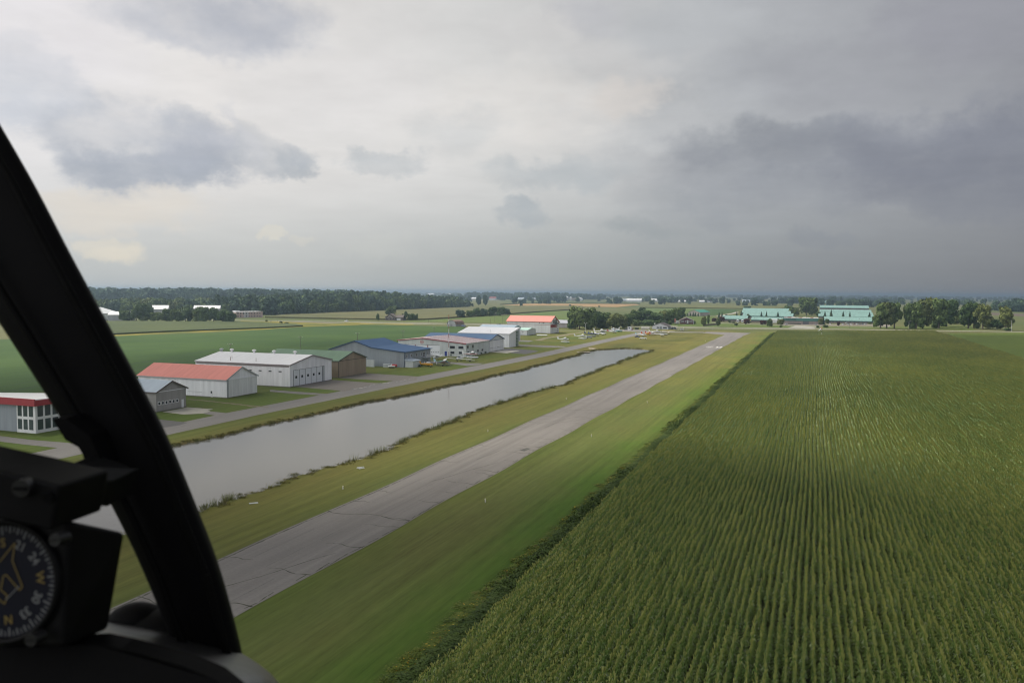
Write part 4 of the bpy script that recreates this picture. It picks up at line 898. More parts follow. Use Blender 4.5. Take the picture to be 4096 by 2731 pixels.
def row(specs, where, group, name='broad_tree', cat='tree', hi=True, lift=.1, parts=True, noun='tree'):
    """specs sorted from left to right; each is named by its place in the row"""
    for i, (sp, kind, tone) in enumerate(specs):
        look = {'deep': 'dark green', 'mid': 'green', 'pale': 'pale green', 'olive': 'olive green', 'needle': 'dark', 'red': 'purple leaved', 'blue': 'bluish green'}[tone]
        form = {'conifer': 'conifer', 'pine': 'pine', 'bush': 'bush'}.get(kind, 'tree')
        nm = {'conifer': 'conifer', 'pine': 'pine_tree', 'bush': 'bush'}.get(kind, name)
        tree(nm, f"{look} {form}, {ORD[i]} from the left {where}", {'bush': 'bush'}.get(kind, 'tree'), sp, kind, tone, group, hi, lift, parts and kind != 'bush')
# right hand cottonwoods
row([((64.8, 941.6, 27.87, 17.2), 'tall', 'mid'),((70.8, 945.0, 28.69, 18.3), 'tall', 'olive'),((78.5, 949.4, 28.48, 17.3), 'tall', 'mid')], 'in the left roadside clump', 'tall roadside trees', 'cottonwood', lift=.02)
row([((93.6, 951.1, 27.58, 17.2), 'tall', 'mid'),((98.9, 947.4, 29.48, 18.1), 'tall', 'mid'),((105.4, 951.1, 31.85, 20.8), 'tall', 'olive'),((118.3, 985.7, 33.95, 23.6), 'tall', 'olive'),((123.4, 974.7, 32.44, 20.6), 'tall', 'mid'),((138.6, 1033.9, 32.35, 22.4), 'round', 'deep')], 'in the largest roadside clump', 'tall roadside trees', 'cottonwood', lift=.01)
row([((162.9, 1130.9, 19.45, 14.0), 'round', 'olive'),((153.7, 991.8, 29.2, 22.3), 'tall', 'mid'),((159.4, 995.0, 26.85, 16.0), 'tall', 'mid'),((164.7, 977.7, 28.12, 19.8), 'tall', 'olive'),((177.4, 978.3, 14.26, 20.8), 'bush', 'deep'),((181.4, 955.1, 25.73, 16.2), 'tall', 'olive'),((180.8, 942.6, 3.48, 9.0), 'bush', 'deep'),((220.6, 1129.8, 11.31, 7.2), 'bush', 'olive')], 'in the right roadside clump', 'tall roadside trees', 'cottonwood', lift=.01)
# grove beside the red roofed hangar
row([((-217.9, 769.5, 20.02, 15.0), 'round', 'deep'),((-210.3, 761.7, 23.33, 20.0), 'round', 'mid'),((-204.8, 770.8, 23.53, 20.2), 'round', 'mid'),((-201.4, 791.3, 18.92, 14.8), 'round', 'deep'),((-196.9, 800.4, 18.58, 17.4), 'round', 'mid'),((-185.7, 793.9, 15.66, 15.2), 'round', 'olive'),((-180.8, 803.0, 16.54, 16.8), 'round', 'olive'),((-177.5, 817.8, 13.29, 11.5), 'round', 'deep')], 'in the grove behind the seaplanes', 'grove behind the parked aircraft', lift=.01)
row([((-187.4, 883.3, 14.86, 16.2), 'round', 'mid'),((-184.2, 900.8, 17.31, 15.4), 'round', 'mid'),((-182.3, 926.3, 19.16, 12.4), 'tall', 'deep'),((-169.9, 901.3, 17.5, 19.2), 'round', 'deep'),((-160.9, 898.7, 16.31, 17.4), 'round', 'deep'),((-161.3, 938.8, 16.42, 14.2), 'round', 'olive'),((-152.9, 935.4, 16.04, 13.0), 'tall', 'mid'),((-163.2, 1009.5, 16.38, 12.2), 'tall', 'deep'),((-155.3, 995.4, 18.51, 13.8), 'tall', 'mid'),((-155.4, 1033.9, 18.57, 13.6), 'tall', 'deep')], 'in the thicket behind the office', 'thicket behind the office', lift=.03)
row([((-186.7, 861.2, 6.86, 10.6), 'bush', 'mid'),((-177.2, 866.7, 8.46, 14.8), 'bush', 'mid'),((-166.4, 873.0, 9.01, 15.9), 'bush', 'deep'),((-155.5, 886.7, 8.3, 15.0), 'bush', 'mid'),((-155.4, 942.3, 9.64, 12.5), 'bush', 'mid'),((-165.2, 1058.7, 5.39, 7.6), 'bush', 'pale')], 'in the undergrowth behind the fuel booth', 'roadside undergrowth', hi=False)
row([((-182.2, 1275.9, 4.94, 5.3), 'conifer', 'deep'),((-178.4, 1278.5, 5.7, 5.0), 'conifer', 'deep'),((-174.4, 1281.1, 6.47, 5.0), 'conifer', 'deep'),((-171.5, 1283.1, 5.9, 5.0), 'conifer', 'deep'),((-167.5, 1285.8, 5.34, 5.0), 'conifer', 'deep')], 'before the green roofed shed', 'clipped conifers', hi=False, lift=.02)
row([((-129.0, 957.9, 4.84, 4.9), 'bush', 'mid'),((-111.7, 904.6, 11.27, 8.1), 'oval', 'olive'),((-112.5, 951.0, 11.26, 3.9), 'oval', 'mid'),((-116.7, 1047.6, 5.56, 6.8), 'round', 'red'),((-95.4, 892.1, 9.74, 6.6), 'oval', 'olive'),((-117.6, 1109.9, 10.79, 6.6), 'conifer', 'needle'),((-106.9, 1043.8, 7.37, 7.4), 'round', 'red'),((-115.1, 1122.7, 10.9, 5.3), 'conifer', 'needle')], 'right of the dark red house', 'garden trees', lift=.08)
row([((-132.6, 1357.1, 2.38, 4.8), 'bush', 'deep'),((-95.1, 1013.2, 4.16, 3.3), 'bush', 'deep'),((-91.2, 1015.5, 2.37, 5.4), 'bush', 'mid'),((-80.3, 930.3, 3.81, 4.6), 'bush', 'deep'),((-100.98, 1175.9, 10.07, 6.2), 'conifer', 'needle'),((-95.04, 1175.9, 12.22, 5.8), 'conifer', 'needle'),((-72.7, 982.8, 7.16, 7.2), 'round', 'red'),((-81.5, 1121.5, 9.14, 6.5), 'tall', 'olive'),((-68.3, 1175.9, 10.9, 6.1), 'conifer', 'needle'),((-54.7, 976.8, 6.22, 7.6), 'round', 'red'),((-61.78, 1175.9, 10.99, 5.8), 'conifer', 'needle'),((-44.9, 921.1, 9.58, 8.5), 'oval', 'mid'),((-46.87, 1175.9, 11.22, 7.1), 'conifer', 'needle'),((-36.0, 979.7, 8.17, 8.2), 'round', 'olive'),((-33.0, 913.7, 2.88, 4.2), 'bush', 'deep')], 'before the left teal barns', 'trees before the barns', lift=.06)
row([((-137.0, 1843.1, 10.18, 17.2), 'round', 'deep'),((-38.6, 1421.3, 17.09, 16.3), 'round', 'deep'),((-31.0, 1393.5, 15.13, 16.8), 'round', 'mid'),((-13.0, 1438.8, 31.91, 26.2), 'round', 'mid'),((-8.5, 1513.1, 34.37, 28.4), 'round', 'mid'),((4.8, 1355.5, 11.51, 7.7), 'bush', 'deep')], 'of the broad trees among the barns', 'broad trees among the barns', lift=.06)
row([((3.3, 920.4, 3.12, 3.9), 'bush', 'deep'),((6.5, 1012.7, 7.74, 6.9), 'oval', 'olive'),((9.8, 1014.6, 9.47, 4.0), 'conifer', 'needle'),((13.19, 1223.1, 11.53, 8.0), 'conifer', 'needle'),((11.0, 931.7, 3.68, 7.1), 'bush', 'mid'),((14.4, 1060.6, 5.68, 6.6), 'oval', 'mid'),((21.19, 1223.1, 14.06, 7.9), 'conifer', 'needle'),((25.2, 991.5, 5.29, 4.7), 'oval', 'red'),((36.62, 1223.1, 12.22, 6.9), 'conifer', 'needle'),((45.22, 1223.1, 12.0, 5.5), 'conifer', 'needle'),((46.2, 1079.6, 2.4, 2.7), 'oval', 'mid'),((55.1, 1084.9, 2.41, 3.0), 'oval', 'mid'),((69.82, 1223.1, 11.0, 8.2), 'conifer', 'needle'),((61.8, 1071.0, 2.96, 4.2), 'bush', 'mid')], 'before the right teal barns', 'trees before the barns', lift=.04)
# hedgerow and house trees left of centre
row([((-492.2, 875.7, 8.98, 5.7), 'oval', 'mid'),((-572.1, 1056.9, 15.08, 17.3), 'round', 'mid'),((-470.7, 899.4, 8.51, 4.3), 'oval', 'mid'),((-463.9, 893.4, 11.76, 5.7), 'tall', 'deep'),((-459.0, 896.5, 9.36, 9.1), 'round', 'mid'),((-455.7, 898.5, 8.76, 6.7), 'round', 'deep'),((-452.6, 900.5, 8.46, 4.2), 'oval', 'mid')], 'around the brown highway house', 'trees around the brown house', lift=.05)
row([((-450.4, 1027.9, 11.16, 14.2), 'round', 'blue'),((-449.0, 1055.0, 10.72, 9.7), 'round', 'mid'),((-450.9, 1081.1, 13.07, 13.5), 'round', 'deep'),((-445.5, 1098.9, 12.88, 12.2), 'round', 'blue'),((-440.0, 1117.1, 14.49, 15.2), 'round', 'deep'),((-438.3, 1148.3, 14.84, 14.9), 'round', 'deep'),((-439.1, 1179.2, 10.63, 10.7), 'round', 'blue')], 'in the hedgerow beyond the highway', 'hedgerow trees', lift=.03)
row([((-806.2, 1952.3, 27.99, 17.2), 'oval', 'blue'),((-792.3, 1965.7, 28.09, 18.6), 'oval', 'blue')], 'of the twin field trees', 'twin field trees', lift=.04)
row([((-708.6, 703.4, 14.21, 12.6), 'round', 'mid'),((-698.8, 709.4, 21.09, 14.3), 'round', 'mid'),((-694.8, 720.9, 22.13, 15.0), 'round', 'deep'),((-692.0, 713.6, 7.4, 11.5), 'bush', 'pale'),((-682.8, 719.3, 11.82, 11.0), 'round', 'mid'),((-671.6, 717.3, 10.93, 10.9), 'round', 'mid'),((-666.5, 720.4, 8.21, 5.5), 'conifer', 'needle'),((-665.0, 721.3, 15.33, 12.6), 'round', 'mid'),((-652.6, 720.1, 16.6, 15.3), 'round', 'mid'),((-645.1, 724.7, 17.18, 14.2), 'round', 'deep'),((-641.8, 726.7, 18.83, 6.6), 'conifer', 'needle'),((-634.5, 731.2, 17.77, 14.2), 'round', 'mid'),((-623.0, 729.5, 19.02, 13.6), 'round', 'mid'),((-615.2, 734.2, 16.88, 12.5), 'round', 'deep'),((-602.8, 733.2, 16.51, 13.0), 'round', 'deep'),((-590.4, 732.3, 13.46, 11.9), 'round', 'deep')], 'in the left field edge row', 'trees along the left field edge', lift=.02)
row([((-572.4, 769.1, 3.05, 3.3), 'bush', 'olive'),((-563.8, 765.5, 1.92, 1.9), 'bush', 'olive'),((-529.6, 736.1, 3.42, 3.7), 'bush', 'olive'),((-516.9, 728.0, 2.6, 4.2), 'bush', 'olive')], 'on the weedy highway verge', 'verge bushes', hi=False)
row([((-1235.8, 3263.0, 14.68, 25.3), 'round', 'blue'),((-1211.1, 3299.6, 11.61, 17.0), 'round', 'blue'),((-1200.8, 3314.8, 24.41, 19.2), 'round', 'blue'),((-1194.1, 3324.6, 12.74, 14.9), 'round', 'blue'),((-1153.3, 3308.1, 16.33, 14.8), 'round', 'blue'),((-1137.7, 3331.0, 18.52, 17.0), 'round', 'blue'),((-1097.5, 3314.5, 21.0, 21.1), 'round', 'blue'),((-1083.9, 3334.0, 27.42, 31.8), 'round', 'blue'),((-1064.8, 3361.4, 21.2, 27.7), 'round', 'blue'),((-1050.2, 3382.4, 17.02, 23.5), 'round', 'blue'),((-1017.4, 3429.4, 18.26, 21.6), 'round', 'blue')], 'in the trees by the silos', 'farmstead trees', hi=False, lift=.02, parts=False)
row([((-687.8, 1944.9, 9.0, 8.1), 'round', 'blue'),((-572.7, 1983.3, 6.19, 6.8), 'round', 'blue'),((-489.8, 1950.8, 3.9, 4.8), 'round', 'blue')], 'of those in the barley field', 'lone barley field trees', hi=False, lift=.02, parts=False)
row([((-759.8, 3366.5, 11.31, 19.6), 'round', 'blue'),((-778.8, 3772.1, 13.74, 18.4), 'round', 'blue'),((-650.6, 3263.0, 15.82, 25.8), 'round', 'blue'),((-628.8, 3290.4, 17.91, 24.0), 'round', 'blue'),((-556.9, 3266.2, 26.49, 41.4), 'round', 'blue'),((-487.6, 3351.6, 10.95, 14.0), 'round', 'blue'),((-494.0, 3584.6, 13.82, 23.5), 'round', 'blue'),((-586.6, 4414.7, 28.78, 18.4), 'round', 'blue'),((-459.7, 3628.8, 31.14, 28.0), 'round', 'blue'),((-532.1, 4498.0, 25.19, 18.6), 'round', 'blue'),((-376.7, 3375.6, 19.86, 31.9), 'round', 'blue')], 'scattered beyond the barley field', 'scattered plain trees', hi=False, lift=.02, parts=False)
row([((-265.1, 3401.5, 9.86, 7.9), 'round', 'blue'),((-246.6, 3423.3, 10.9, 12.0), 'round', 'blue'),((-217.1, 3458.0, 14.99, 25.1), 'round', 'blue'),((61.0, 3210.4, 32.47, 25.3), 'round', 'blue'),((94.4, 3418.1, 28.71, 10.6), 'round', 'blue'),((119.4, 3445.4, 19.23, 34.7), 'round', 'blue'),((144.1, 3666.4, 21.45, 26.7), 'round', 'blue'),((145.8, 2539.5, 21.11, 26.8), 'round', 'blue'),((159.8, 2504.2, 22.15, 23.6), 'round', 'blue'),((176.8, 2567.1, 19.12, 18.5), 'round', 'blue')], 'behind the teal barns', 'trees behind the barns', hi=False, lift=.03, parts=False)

# ---- geometry nodes scatter for what nobody could count
def scatter(name, label, pts, sources, mats=None):
    """pts: x, y, z, turn, sx, sz"""
    P = np.array(pts, dtype=np.float32); n = len(P)
    me = bpy.data.meshes.new(name); me.vertices.add(n); me.vertices.foreach_set('co', P[:, :3].ravel())
    at = me.attributes.new('turn', 'FLOAT', 'POINT'); at.data.foreach_set('value', P[:, 3].copy())
    at = me.attributes.new('size', 'FLOAT_VECTOR', 'POINT'); at.data.foreach_set('vector', np.stack([P[:, 4], P[:, 4], P[:, 5]], 1).ravel().copy())
    col_ = bpy.data.collections.new(name+'_plants')
    for k, s in enumerate(sources):
        so = bpy.data.objects.new(f'{name}_plant', s); col_.objects.link(so)
    o = bpy.data.objects.new(name, me); C.objects.link(o)
    g = bpy.data.node_groups.new(name+'_nodes', 'GeometryNodeTree')
    g.interface.new_socket('Geometry', in_out='INPUT', socket_type='NodeSocketGeometry'); g.interface.new_socket('Geometry', in_out='OUTPUT', socket_type='NodeSocketGeometry')
    gi = g.nodes.new('NodeGroupInput'); go = g.nodes.new('NodeGroupOutput'); ip = g.nodes.new('GeometryNodeInstanceOnPoints')
    ci = g.nodes.new('GeometryNodeCollectionInfo'); ci.inputs[0].default_value = col_; ci.inputs['Separate Children'].default_value = True; ci.inputs['Reset Children'].default_value = True
    ip.inputs['Pick Instance'].default_value = True
    a1 = g.nodes.new('GeometryNodeInputNamedAttribute'); a1.data_type = 'FLOAT'; a1.inputs[0].default_value = 'turn'
    a2 = g.nodes.new('GeometryNodeInputNamedAttribute'); a2.data_type = 'FLOAT_VECTOR'; a2.inputs[0].default_value = 'size'
    cx_ = g.nodes.new('ShaderNodeCombineXYZ'); rv = g.nodes.new('FunctionNodeRandomValue'); rv.data_type = 'INT'
    rv.inputs[4].default_value = 0; rv.inputs[5].default_value = len(sources)-1
    L_ = g.links.new
    L_(gi.outputs[0], ip.inputs['Points']); L_(ci.outputs[0], ip.inputs['Instance']); L_(a1.outputs['Attribute'], cx_.inputs[2]); L_(cx_.outputs[0], ip.inputs['Rotation'])
    L_(a2.outputs['Attribute'], ip.inputs['Scale']); L_(rv.outputs[2], ip.inputs['Instance Index']); L_(ip.outputs[0], go.inputs[0])
    md = o.modifiers.new('plants', 'NODES'); md.node_group = g
    tag(o, label, None, None, 'stuff'); return o

# ---- corn: short lengths of row, each with its own stalks, arching leaves and tassels
def corn_mat(name, c1, c2, tw=.25):
    mt = bpy.data.materials.new(name); mt.use_nodes = True
    t = NT(mt.node_tree); b = mt.node_tree.nodes['Principled BSDF']
    b.inputs['Roughness'].default_value = .5; b.inputs['Specular IOR Level'].default_value = .3
    p = t.n('ShaderNodeNewGeometry').outputs['Position']; rnd = t.n('ShaderNodeObjectInfo').outputs['Random']
    big = t.sstep(t.noise(p, .012, 4, .6, (1, .6, 1)), .38, .62)
    f = t.math('ADD', t.math('MULTIPLY', big, .45), t.math('MULTIPLY', rnd, .6), clamp=True)
    t.set(b, 'Base Color', t.mix(f, c1, c2)); return mt
CL_ = corn_mat('corn_leaf', (.085, .15, .028), (.165, .215, .04)); CT_ = corn_mat('corn_tassel', (.16, .19, .05), (.29, .29, .068)); CS_ = corn_mat('corn_leaf_glint_paint', (.20, .235, .12), (.25, .28, .15))  # last one: paler leaf copy, glints on arching leaves put into the colour
def corn_row(seed, length, step, leaves, wide):
    r = random.Random(seed); mb = MB(); y = 0
    while y < length:
        x = r.gauss(0, .05); h = r.uniform(2.1, 2.5); y0 = y+r.uniform(-.04, .04)
        mb.face([(x-.025, y0, 0), (x+.025, y0, 0), (x+.02, y0, h), (x-.02, y0, h)], 0)
        base = r.uniform(0, 3.14)
        for k in range(leaves):
            a = base+(k % 2)*3.14+r.gauss(0, .45); z = h*(.25+.66*k/leaves); L = r.uniform(.42, .72)*(1.05-.5*k/leaves); w_ = .055*wide
            ca, sa = math.cos(a), math.sin(a); q = lambda d, zz, s: (x+ca*d-sa*w_*s, y0+sa*d+ca*w_*s, zz)
            m_ = 2 if r.random() < .13 else 0  # a few leaves take the painted glint colour
            mb.face([q(0, z, -.5), q(L*.5, z+.3*L, -1), q(L*.5, z+.3*L, 1), q(0, z, .5)], m_); mb.face([q(L*.5, z+.3*L, -1), q(L, z-.12*L, -.25), q(L, z-.12*L, .25), q(L*.5, z+.3*L, 1)], m_)
        for k in range(3):
            a = r.uniform(0, 6.28); d = .12; tw = .019*wide
            mb.face([(x-tw, y0, h-.02), (x+tw, y0, h-.02), (x+d*math.cos(a)+tw, y0+d*math.sin(a), h+.26), (x+d*math.cos(a)-tw, y0+d*math.sin(a), h+.26)], 1)
        y += step*r.uniform(.8, 1.2)
    return mb.data('corn_row', [CL_, CT_, CS_])
near = [corn_row(s, 3.0, .2, 8, 1.0) for s in (1, 2, 3, 4, 5)]; farr = [corn_row(s, 6.0, .33, 6, 1.7) for s in (11, 12, 13, 14)]
def smooth_noise(x, y):
    return math.sin(x*.11+1.3*math.sin(y*.031))+math.sin(y*.083+.7*math.sin(x*.05)+2)+.7*math.sin(x*.037-y*.021)
npts, fpts = [], []
row_x = -30.4; ri = 0
while row_x < 104.0:
    ri += 1
    gap = ri % 24 == 0
    for L, y0, y1, out in ((3.0, 52, 190, npts), (6.0, 190, 850, fpts)):
        y = y0+rng.uniform(0, 2)
        while y < y1:
            lim = .225*y+26
            yend = 772+(row_x+30)*.55 if row_x < 60 else 822+(row_x-60)*.7
            if row_x < lim and y < yend:
                s = 1+.045*smooth_noise(row_x, y)
                # shallow wet hollows run across the field: shorter plants
                for hy, sl, dep in ((352, -.10, .22), (372, .02, .16), (262, .06, .13), (470, .03, .16), (225, -.05, .12), (560, .02, .12)):
                    d = y-(hy+sl*row_x+9*math.sin(row_x*.06+hy)); s -= dep*math.exp(-(d/4.5)**2)*(.55+.45*math.sin(row_x*.045+hy*1.7))
                out.append((row_x+rng.gauss(0, .06)+.12*math.sin(y*.05), y, 0.0, rng.gauss(0, .012)+(3.14159 if rng.random() < .5 else 0), rng.uniform(.8, 1.25), max(.5, s*rng.uniform(.86, 1.1))))
                if out[-1][3] > 1.5: out[-1] = (out[-1][0], out[-1][1]+L)+out[-1][2:]
            y += L
    row_x += .78
soil = M('cornfield_soil', (.05, .045, .028), .95, .25, .5)
sheet('cornfield_soil', [(-31.0, -60), (104.3, -60), (104.3, 380), (108, 700), (112, 850), (60, 820), (-31, 771)], .02, soil)
scatter('corn_plants', 'rows of green corn with pale tassels, near half of the field', npts, near)
scatter('corn_plants', 'rows of green corn, far half of the field', fpts, farr)

# ---- weeds in the ditch along the corn
def weed_clump(seed, n, tones, h=1.0, sz=.09, spread=.6):
    r = np.random.default_rng(seed)
    P = np.stack([r.normal(0, spread*.55, n), r.normal(0, spread*.55, n), r.uniform(.02, 1, n)**.8*h], 1); P[:, 2] *= np.clip(1.15-np.hypot(P[:, 0], P[:, 1])*.6/spread, .3, 1)
    mi = np.where((P[:, 2] > h*.55) & (r.random(n) < tones[2]), 1, 0)
    return leaf_mesh('weed_clump', P, np.full(n, sz), np.tile([0, 0, 1.], (n, 1)), [tones[0], tones[1]], seed, mi, 1.4)
WG = MF('weed_leaf', (.045, .075, .02), (.08, .115, .028), .25); WG2 = MF('weed_leaf_light', (.075, .115, .02), (.12, .15, .026), .4); WY = M('goldenrod_flower', (.34, .25, .03), .8, .2, 1.0); WO = M('dry_seedhead', (.20, .10, .04), .8, .2, 1)
wpts = []; y = 46
w1 = [weed_clump(s, 420, (WG, WY, .0), 1.25, .11, .8) for s in (1, 2, 3)]; w2 = [weed_clump(s, 380, (WG2, WY, .1), .8, .1, .8) for s in (4, 5)]+[weed_clump(6, 380, (WG2, WO, .1), .8, .1, .8), weed_clump(7, 380, (WG2, WG, .4), .9, .1, .8)]
p1, p2 = [], []
while y < 765:
    y += rng.uniform(.35, .6)*(1+y/400)
    k = .75+.3*math.sin(y*.21)+.3*math.sin(y*.057+1)
    for _ in range(3): p1.append((-32.9+rng.gauss(0, .42), y+rng.uniform(-.4, .4), 0, rng.random()*6, rng.uniform(.8, 1.4), rng.uniform(.45, .95)*max(.45, k)))
    for _ in range(2): p2.append((-34.5+rng.gauss(0, .6), y+rng.uniform(-.4, .4), 0, rng.random()*6, rng.uniform(.6, 1.2), rng.uniform(.2, .65)*max(.4, k)))
scatter('ditch_weeds', 'dark weeds growing in the ditch along the corn', p1, w1)
scatter('flowering_weeds', 'light green weeds with yellow flowers along the corn ditch', p2, w2)
# ---- reeds on the pond's near bank, rough grass on the far one
def reed(seed, n, h, mat):
    r = random.Random(seed); mb = MB()
    for _ in range(n):
        x, y = r.gauss(0, .4), r.gauss(0, .5); a = r.uniform(0, 6.28); hh = h*r.uniform(.5, 1.1); bx, by = r.gauss(0, .18), r.gauss(0, .18); w_ = .035
        c, s = math.cos(a)*w_, math.sin(a)*w_
        mb.face([(x-c, y-s, 0), (x+c, y+s, 0), (x+bx+c*.3, y+by+s*.3, hh), (x+bx-c*.3, y+by-s*.3, hh)], 0)
    return mb.data('reed', [mat])
RG = MF('reed_leaf', (.11, .135, .045), (.20, .20, .075), .3); RD = MF('bank_grass', (.085, .10, .028), (.15, .125, .035), .25)
rp = []
for i in range(len(south)*60):
    y = rng.uniform(70, 510); dens = .35+.65*math.sin(y*.105)*math.sin(y*.031+1)
    if rng.random() > max(.06, dens)*.7: continue
    # find bank x
    for (xa, ya), (xb, yb) in zip(south, south[1:]):
        if ya <= y <= yb: bx = xa+(xb-xa)*(y-ya)/(yb-ya)
    rp.append((bx+rng.gauss(-.6, .5), y, -.35, rng.random()*6, 1.0, rng.uniform(.4, .95)))
scatter('reeds', 'green reeds along the near bank of the pond', rp, [reed(s, 30, 1.8, RG) for s in (1, 2, 3)])
gp_ = []
for (xa, ya) in pond:
    if ya < 60: continue
    for _ in range(3): gp_.append((xa+rng.gauss(0, .5), ya+rng.gauss(0, .6), -.12, rng.random()*6, rng.uniform(.8, 1.3), rng.uniform(.4, 1.0)))
scatter('bank_grass', 'rough brownish grass along the pond banks', gp_, [reed(s, 70, .5, RD) for s in (7, 8)])
# ---- bushes by the striped hangar and its neighbours
row([((-172.2, 346.0, 1.29, 3.0), 'bush', 'deep'),((-184.4, 409.2, 1.56, 3.3), 'bush', 'deep'),((-182.8, 410.9, 1.63, 2.7), 'bush', 'deep'),((-181.0, 413.7, 1.23, 1.9), 'bush', 'deep'),((-176.5, 430.0, 1.54, 3.1), 'bush', 'deep'),((-176.3, 436.3, 1.43, 2.9), 'bush', 'deep')], 'by the hangar walls', 'bushes by hangar walls')

# ---- woods that read as one mass
def wood(name, label, quad, spacing, hfun, kinds, seed):
    r = random.Random(seed); pts = []
    (x0, y0), (x1, y1) = quad[0]; dep = quad[1]
    L = math.hypot(x1-x0, y1-y0); ux, uy = (x1-x0)/L, (y1-y0)/L
    s = 0
    while s < L:
        d = 0
        while d < dep:
            h = hfun(s/L)*r.uniform(.55, 1.1)*(1.0 if d > 0 else .85)
            pts.append((x0+ux*s-uy*d+r.gauss(0, spacing*.25), y0+uy*s+ux*d+r.gauss(0, spacing*.25), 0, r.random()*6.28, h*r.uniform(.6, .95), h)); d += spacing*r.uniform(.8, 1.3)
        s += spacing*r.uniform(.75, 1.25)
    return scatter(name, label, pts, kinds)
cw = lambda kind, tone, seed: crown(kind, tone, seed, 620, .085)
mix1 = [cw('round', 'mid', 1), cw('tall', 'blue', 2), cw('round', 'mid', 3), cw('pine', 'needle', 4), cw('tall', 'deep', 3), cw('pine', 'needle', 2)]
mix2 = [cw('round', 'mid', 1), cw('round', 'pale', 2), cw('tall', 'mid', 3), cw('round', 'olive', 4), cw('round', 'blue', 1)]
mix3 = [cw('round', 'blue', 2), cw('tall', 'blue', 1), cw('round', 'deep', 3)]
lerp = lambda L: (lambda t: next(a[1]+(b[1]-a[1])*(t-a[0])/(b[0]-a[0]) for a, b in zip(L, L[1:]) if a[0] <= t <= b[0]+1e-6))
wood('dark_wood', 'dark mixed wood of pines and broad trees beyond the left fields', (((-700, 985), (-738, 1760)), 120), 9.5, lerp([(0, 27), (.2, 27), (.32, 33), (.55, 31), (.7, 26), (.88, 25), (1, 16)]), mix1, 3)
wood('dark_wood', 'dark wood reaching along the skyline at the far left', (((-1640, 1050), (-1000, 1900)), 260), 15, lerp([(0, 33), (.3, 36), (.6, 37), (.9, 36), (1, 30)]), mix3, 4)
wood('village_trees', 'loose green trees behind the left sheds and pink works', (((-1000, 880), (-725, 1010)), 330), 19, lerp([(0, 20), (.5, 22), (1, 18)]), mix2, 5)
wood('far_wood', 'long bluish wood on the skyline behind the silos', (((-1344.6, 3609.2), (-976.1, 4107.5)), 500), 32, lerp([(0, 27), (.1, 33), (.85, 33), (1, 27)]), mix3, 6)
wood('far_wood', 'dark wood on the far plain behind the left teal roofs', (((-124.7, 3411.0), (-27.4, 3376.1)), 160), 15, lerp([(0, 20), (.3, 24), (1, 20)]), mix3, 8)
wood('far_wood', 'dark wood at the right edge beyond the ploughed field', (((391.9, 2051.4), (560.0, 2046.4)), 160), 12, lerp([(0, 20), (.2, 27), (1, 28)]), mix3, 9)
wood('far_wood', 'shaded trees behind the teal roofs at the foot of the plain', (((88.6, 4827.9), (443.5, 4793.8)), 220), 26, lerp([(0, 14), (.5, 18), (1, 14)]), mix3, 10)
fp = []
r = random.Random(21)
for _ in range(330):     # scattered clumps and tree lines out to the horizon
    d = 2300*math.exp(r.uniform(0, 1.55)); a = R(r.uniform(-57, 18)); x, y = d*math.sin(a), d*math.cos(a)
    if -1100 < x < -600 and y < 2300: continue
    n = r.choice((1, 2, 3, 5, 8)); ta = r.gauss(0, .12)
    for k in range(n):
        h = r.uniform(12, 26); s = (k-n/2)*r.uniform(12, 26); fp.append((x+s*math.cos(ta)+r.gauss(0, 6), y+s*math.sin(ta)+r.gauss(0, 10), 0, r.random()*6, h*r.uniform(.7, 1.1), h))
for y0, x0, x1, h0 in ((6200, -5200, -1500, 22), (7600, -6500, 1800, 24), (9000, -8000, 2600, 26), (5200, -400, 1500, 18)):
    x = x0
    while x < x1: h = h0*r.uniform(.5, 1.15); fp.append((x, y0+.1*x+r.gauss(0, 80), 0, r.random()*6, h*r.uniform(1, 2), h)); x += r.uniform(14, 60)
scatter('distant_trees', 'faint bluish tree lines and clumps out to the horizon', fp, mix3)

# ================================================================ AIRCRAFT, VEHICLES, STREET FURNITURE
def paintm(name, c, rough=.3): return M('paint_'+name, c, rough, .04, .8, spec=.45)
PW = paintm('white', (.74, .75, .74)); PRED = paintm('red', (.45, .05, .04)); PNAVY = paintm('navy', (.03, .05, .16)); PTEAL = paintm('teal', (.05, .26, .25)); PORG = paintm('orange', (.55, .13, .05)); PYEL = paintm('yellow', (.62, .30, .02))
PBLK = paintm('black', (.02, .02, .022)); PBLU = paintm('blue', (.05, .10, .36)); PSIL = paintm('silver', (.40, .42, .45)); PSKY = paintm('pale_blue', (.42, .62, .70)); PCRM = paintm('cream', (.70, .64, .48)); PGRY = paintm('grey', (.22, .23, .25))
TYRE = M('tyre', (.018, .018, .018), .9, .1); PROP = M('propeller', (.03, .03, .03), .5, .1); STRUT = M('strut', (.55, .56, .56), .5, .05); CANO = M('canopy_glass', (.05, .065, .075), .1, .1, .5, spec=.6)
def ring(x, hw, hh, zc, n=14, sq=2.5):
    out = []
    for k in range(n):
        a = 6.28318*k/n; c, s = math.cos(a), math.sin(a)
        out.append((x, hw*math.copysign(abs(c)**(2/sq), c), zc+hh*math.copysign(abs(s)**(2/sq), s)))
    return out
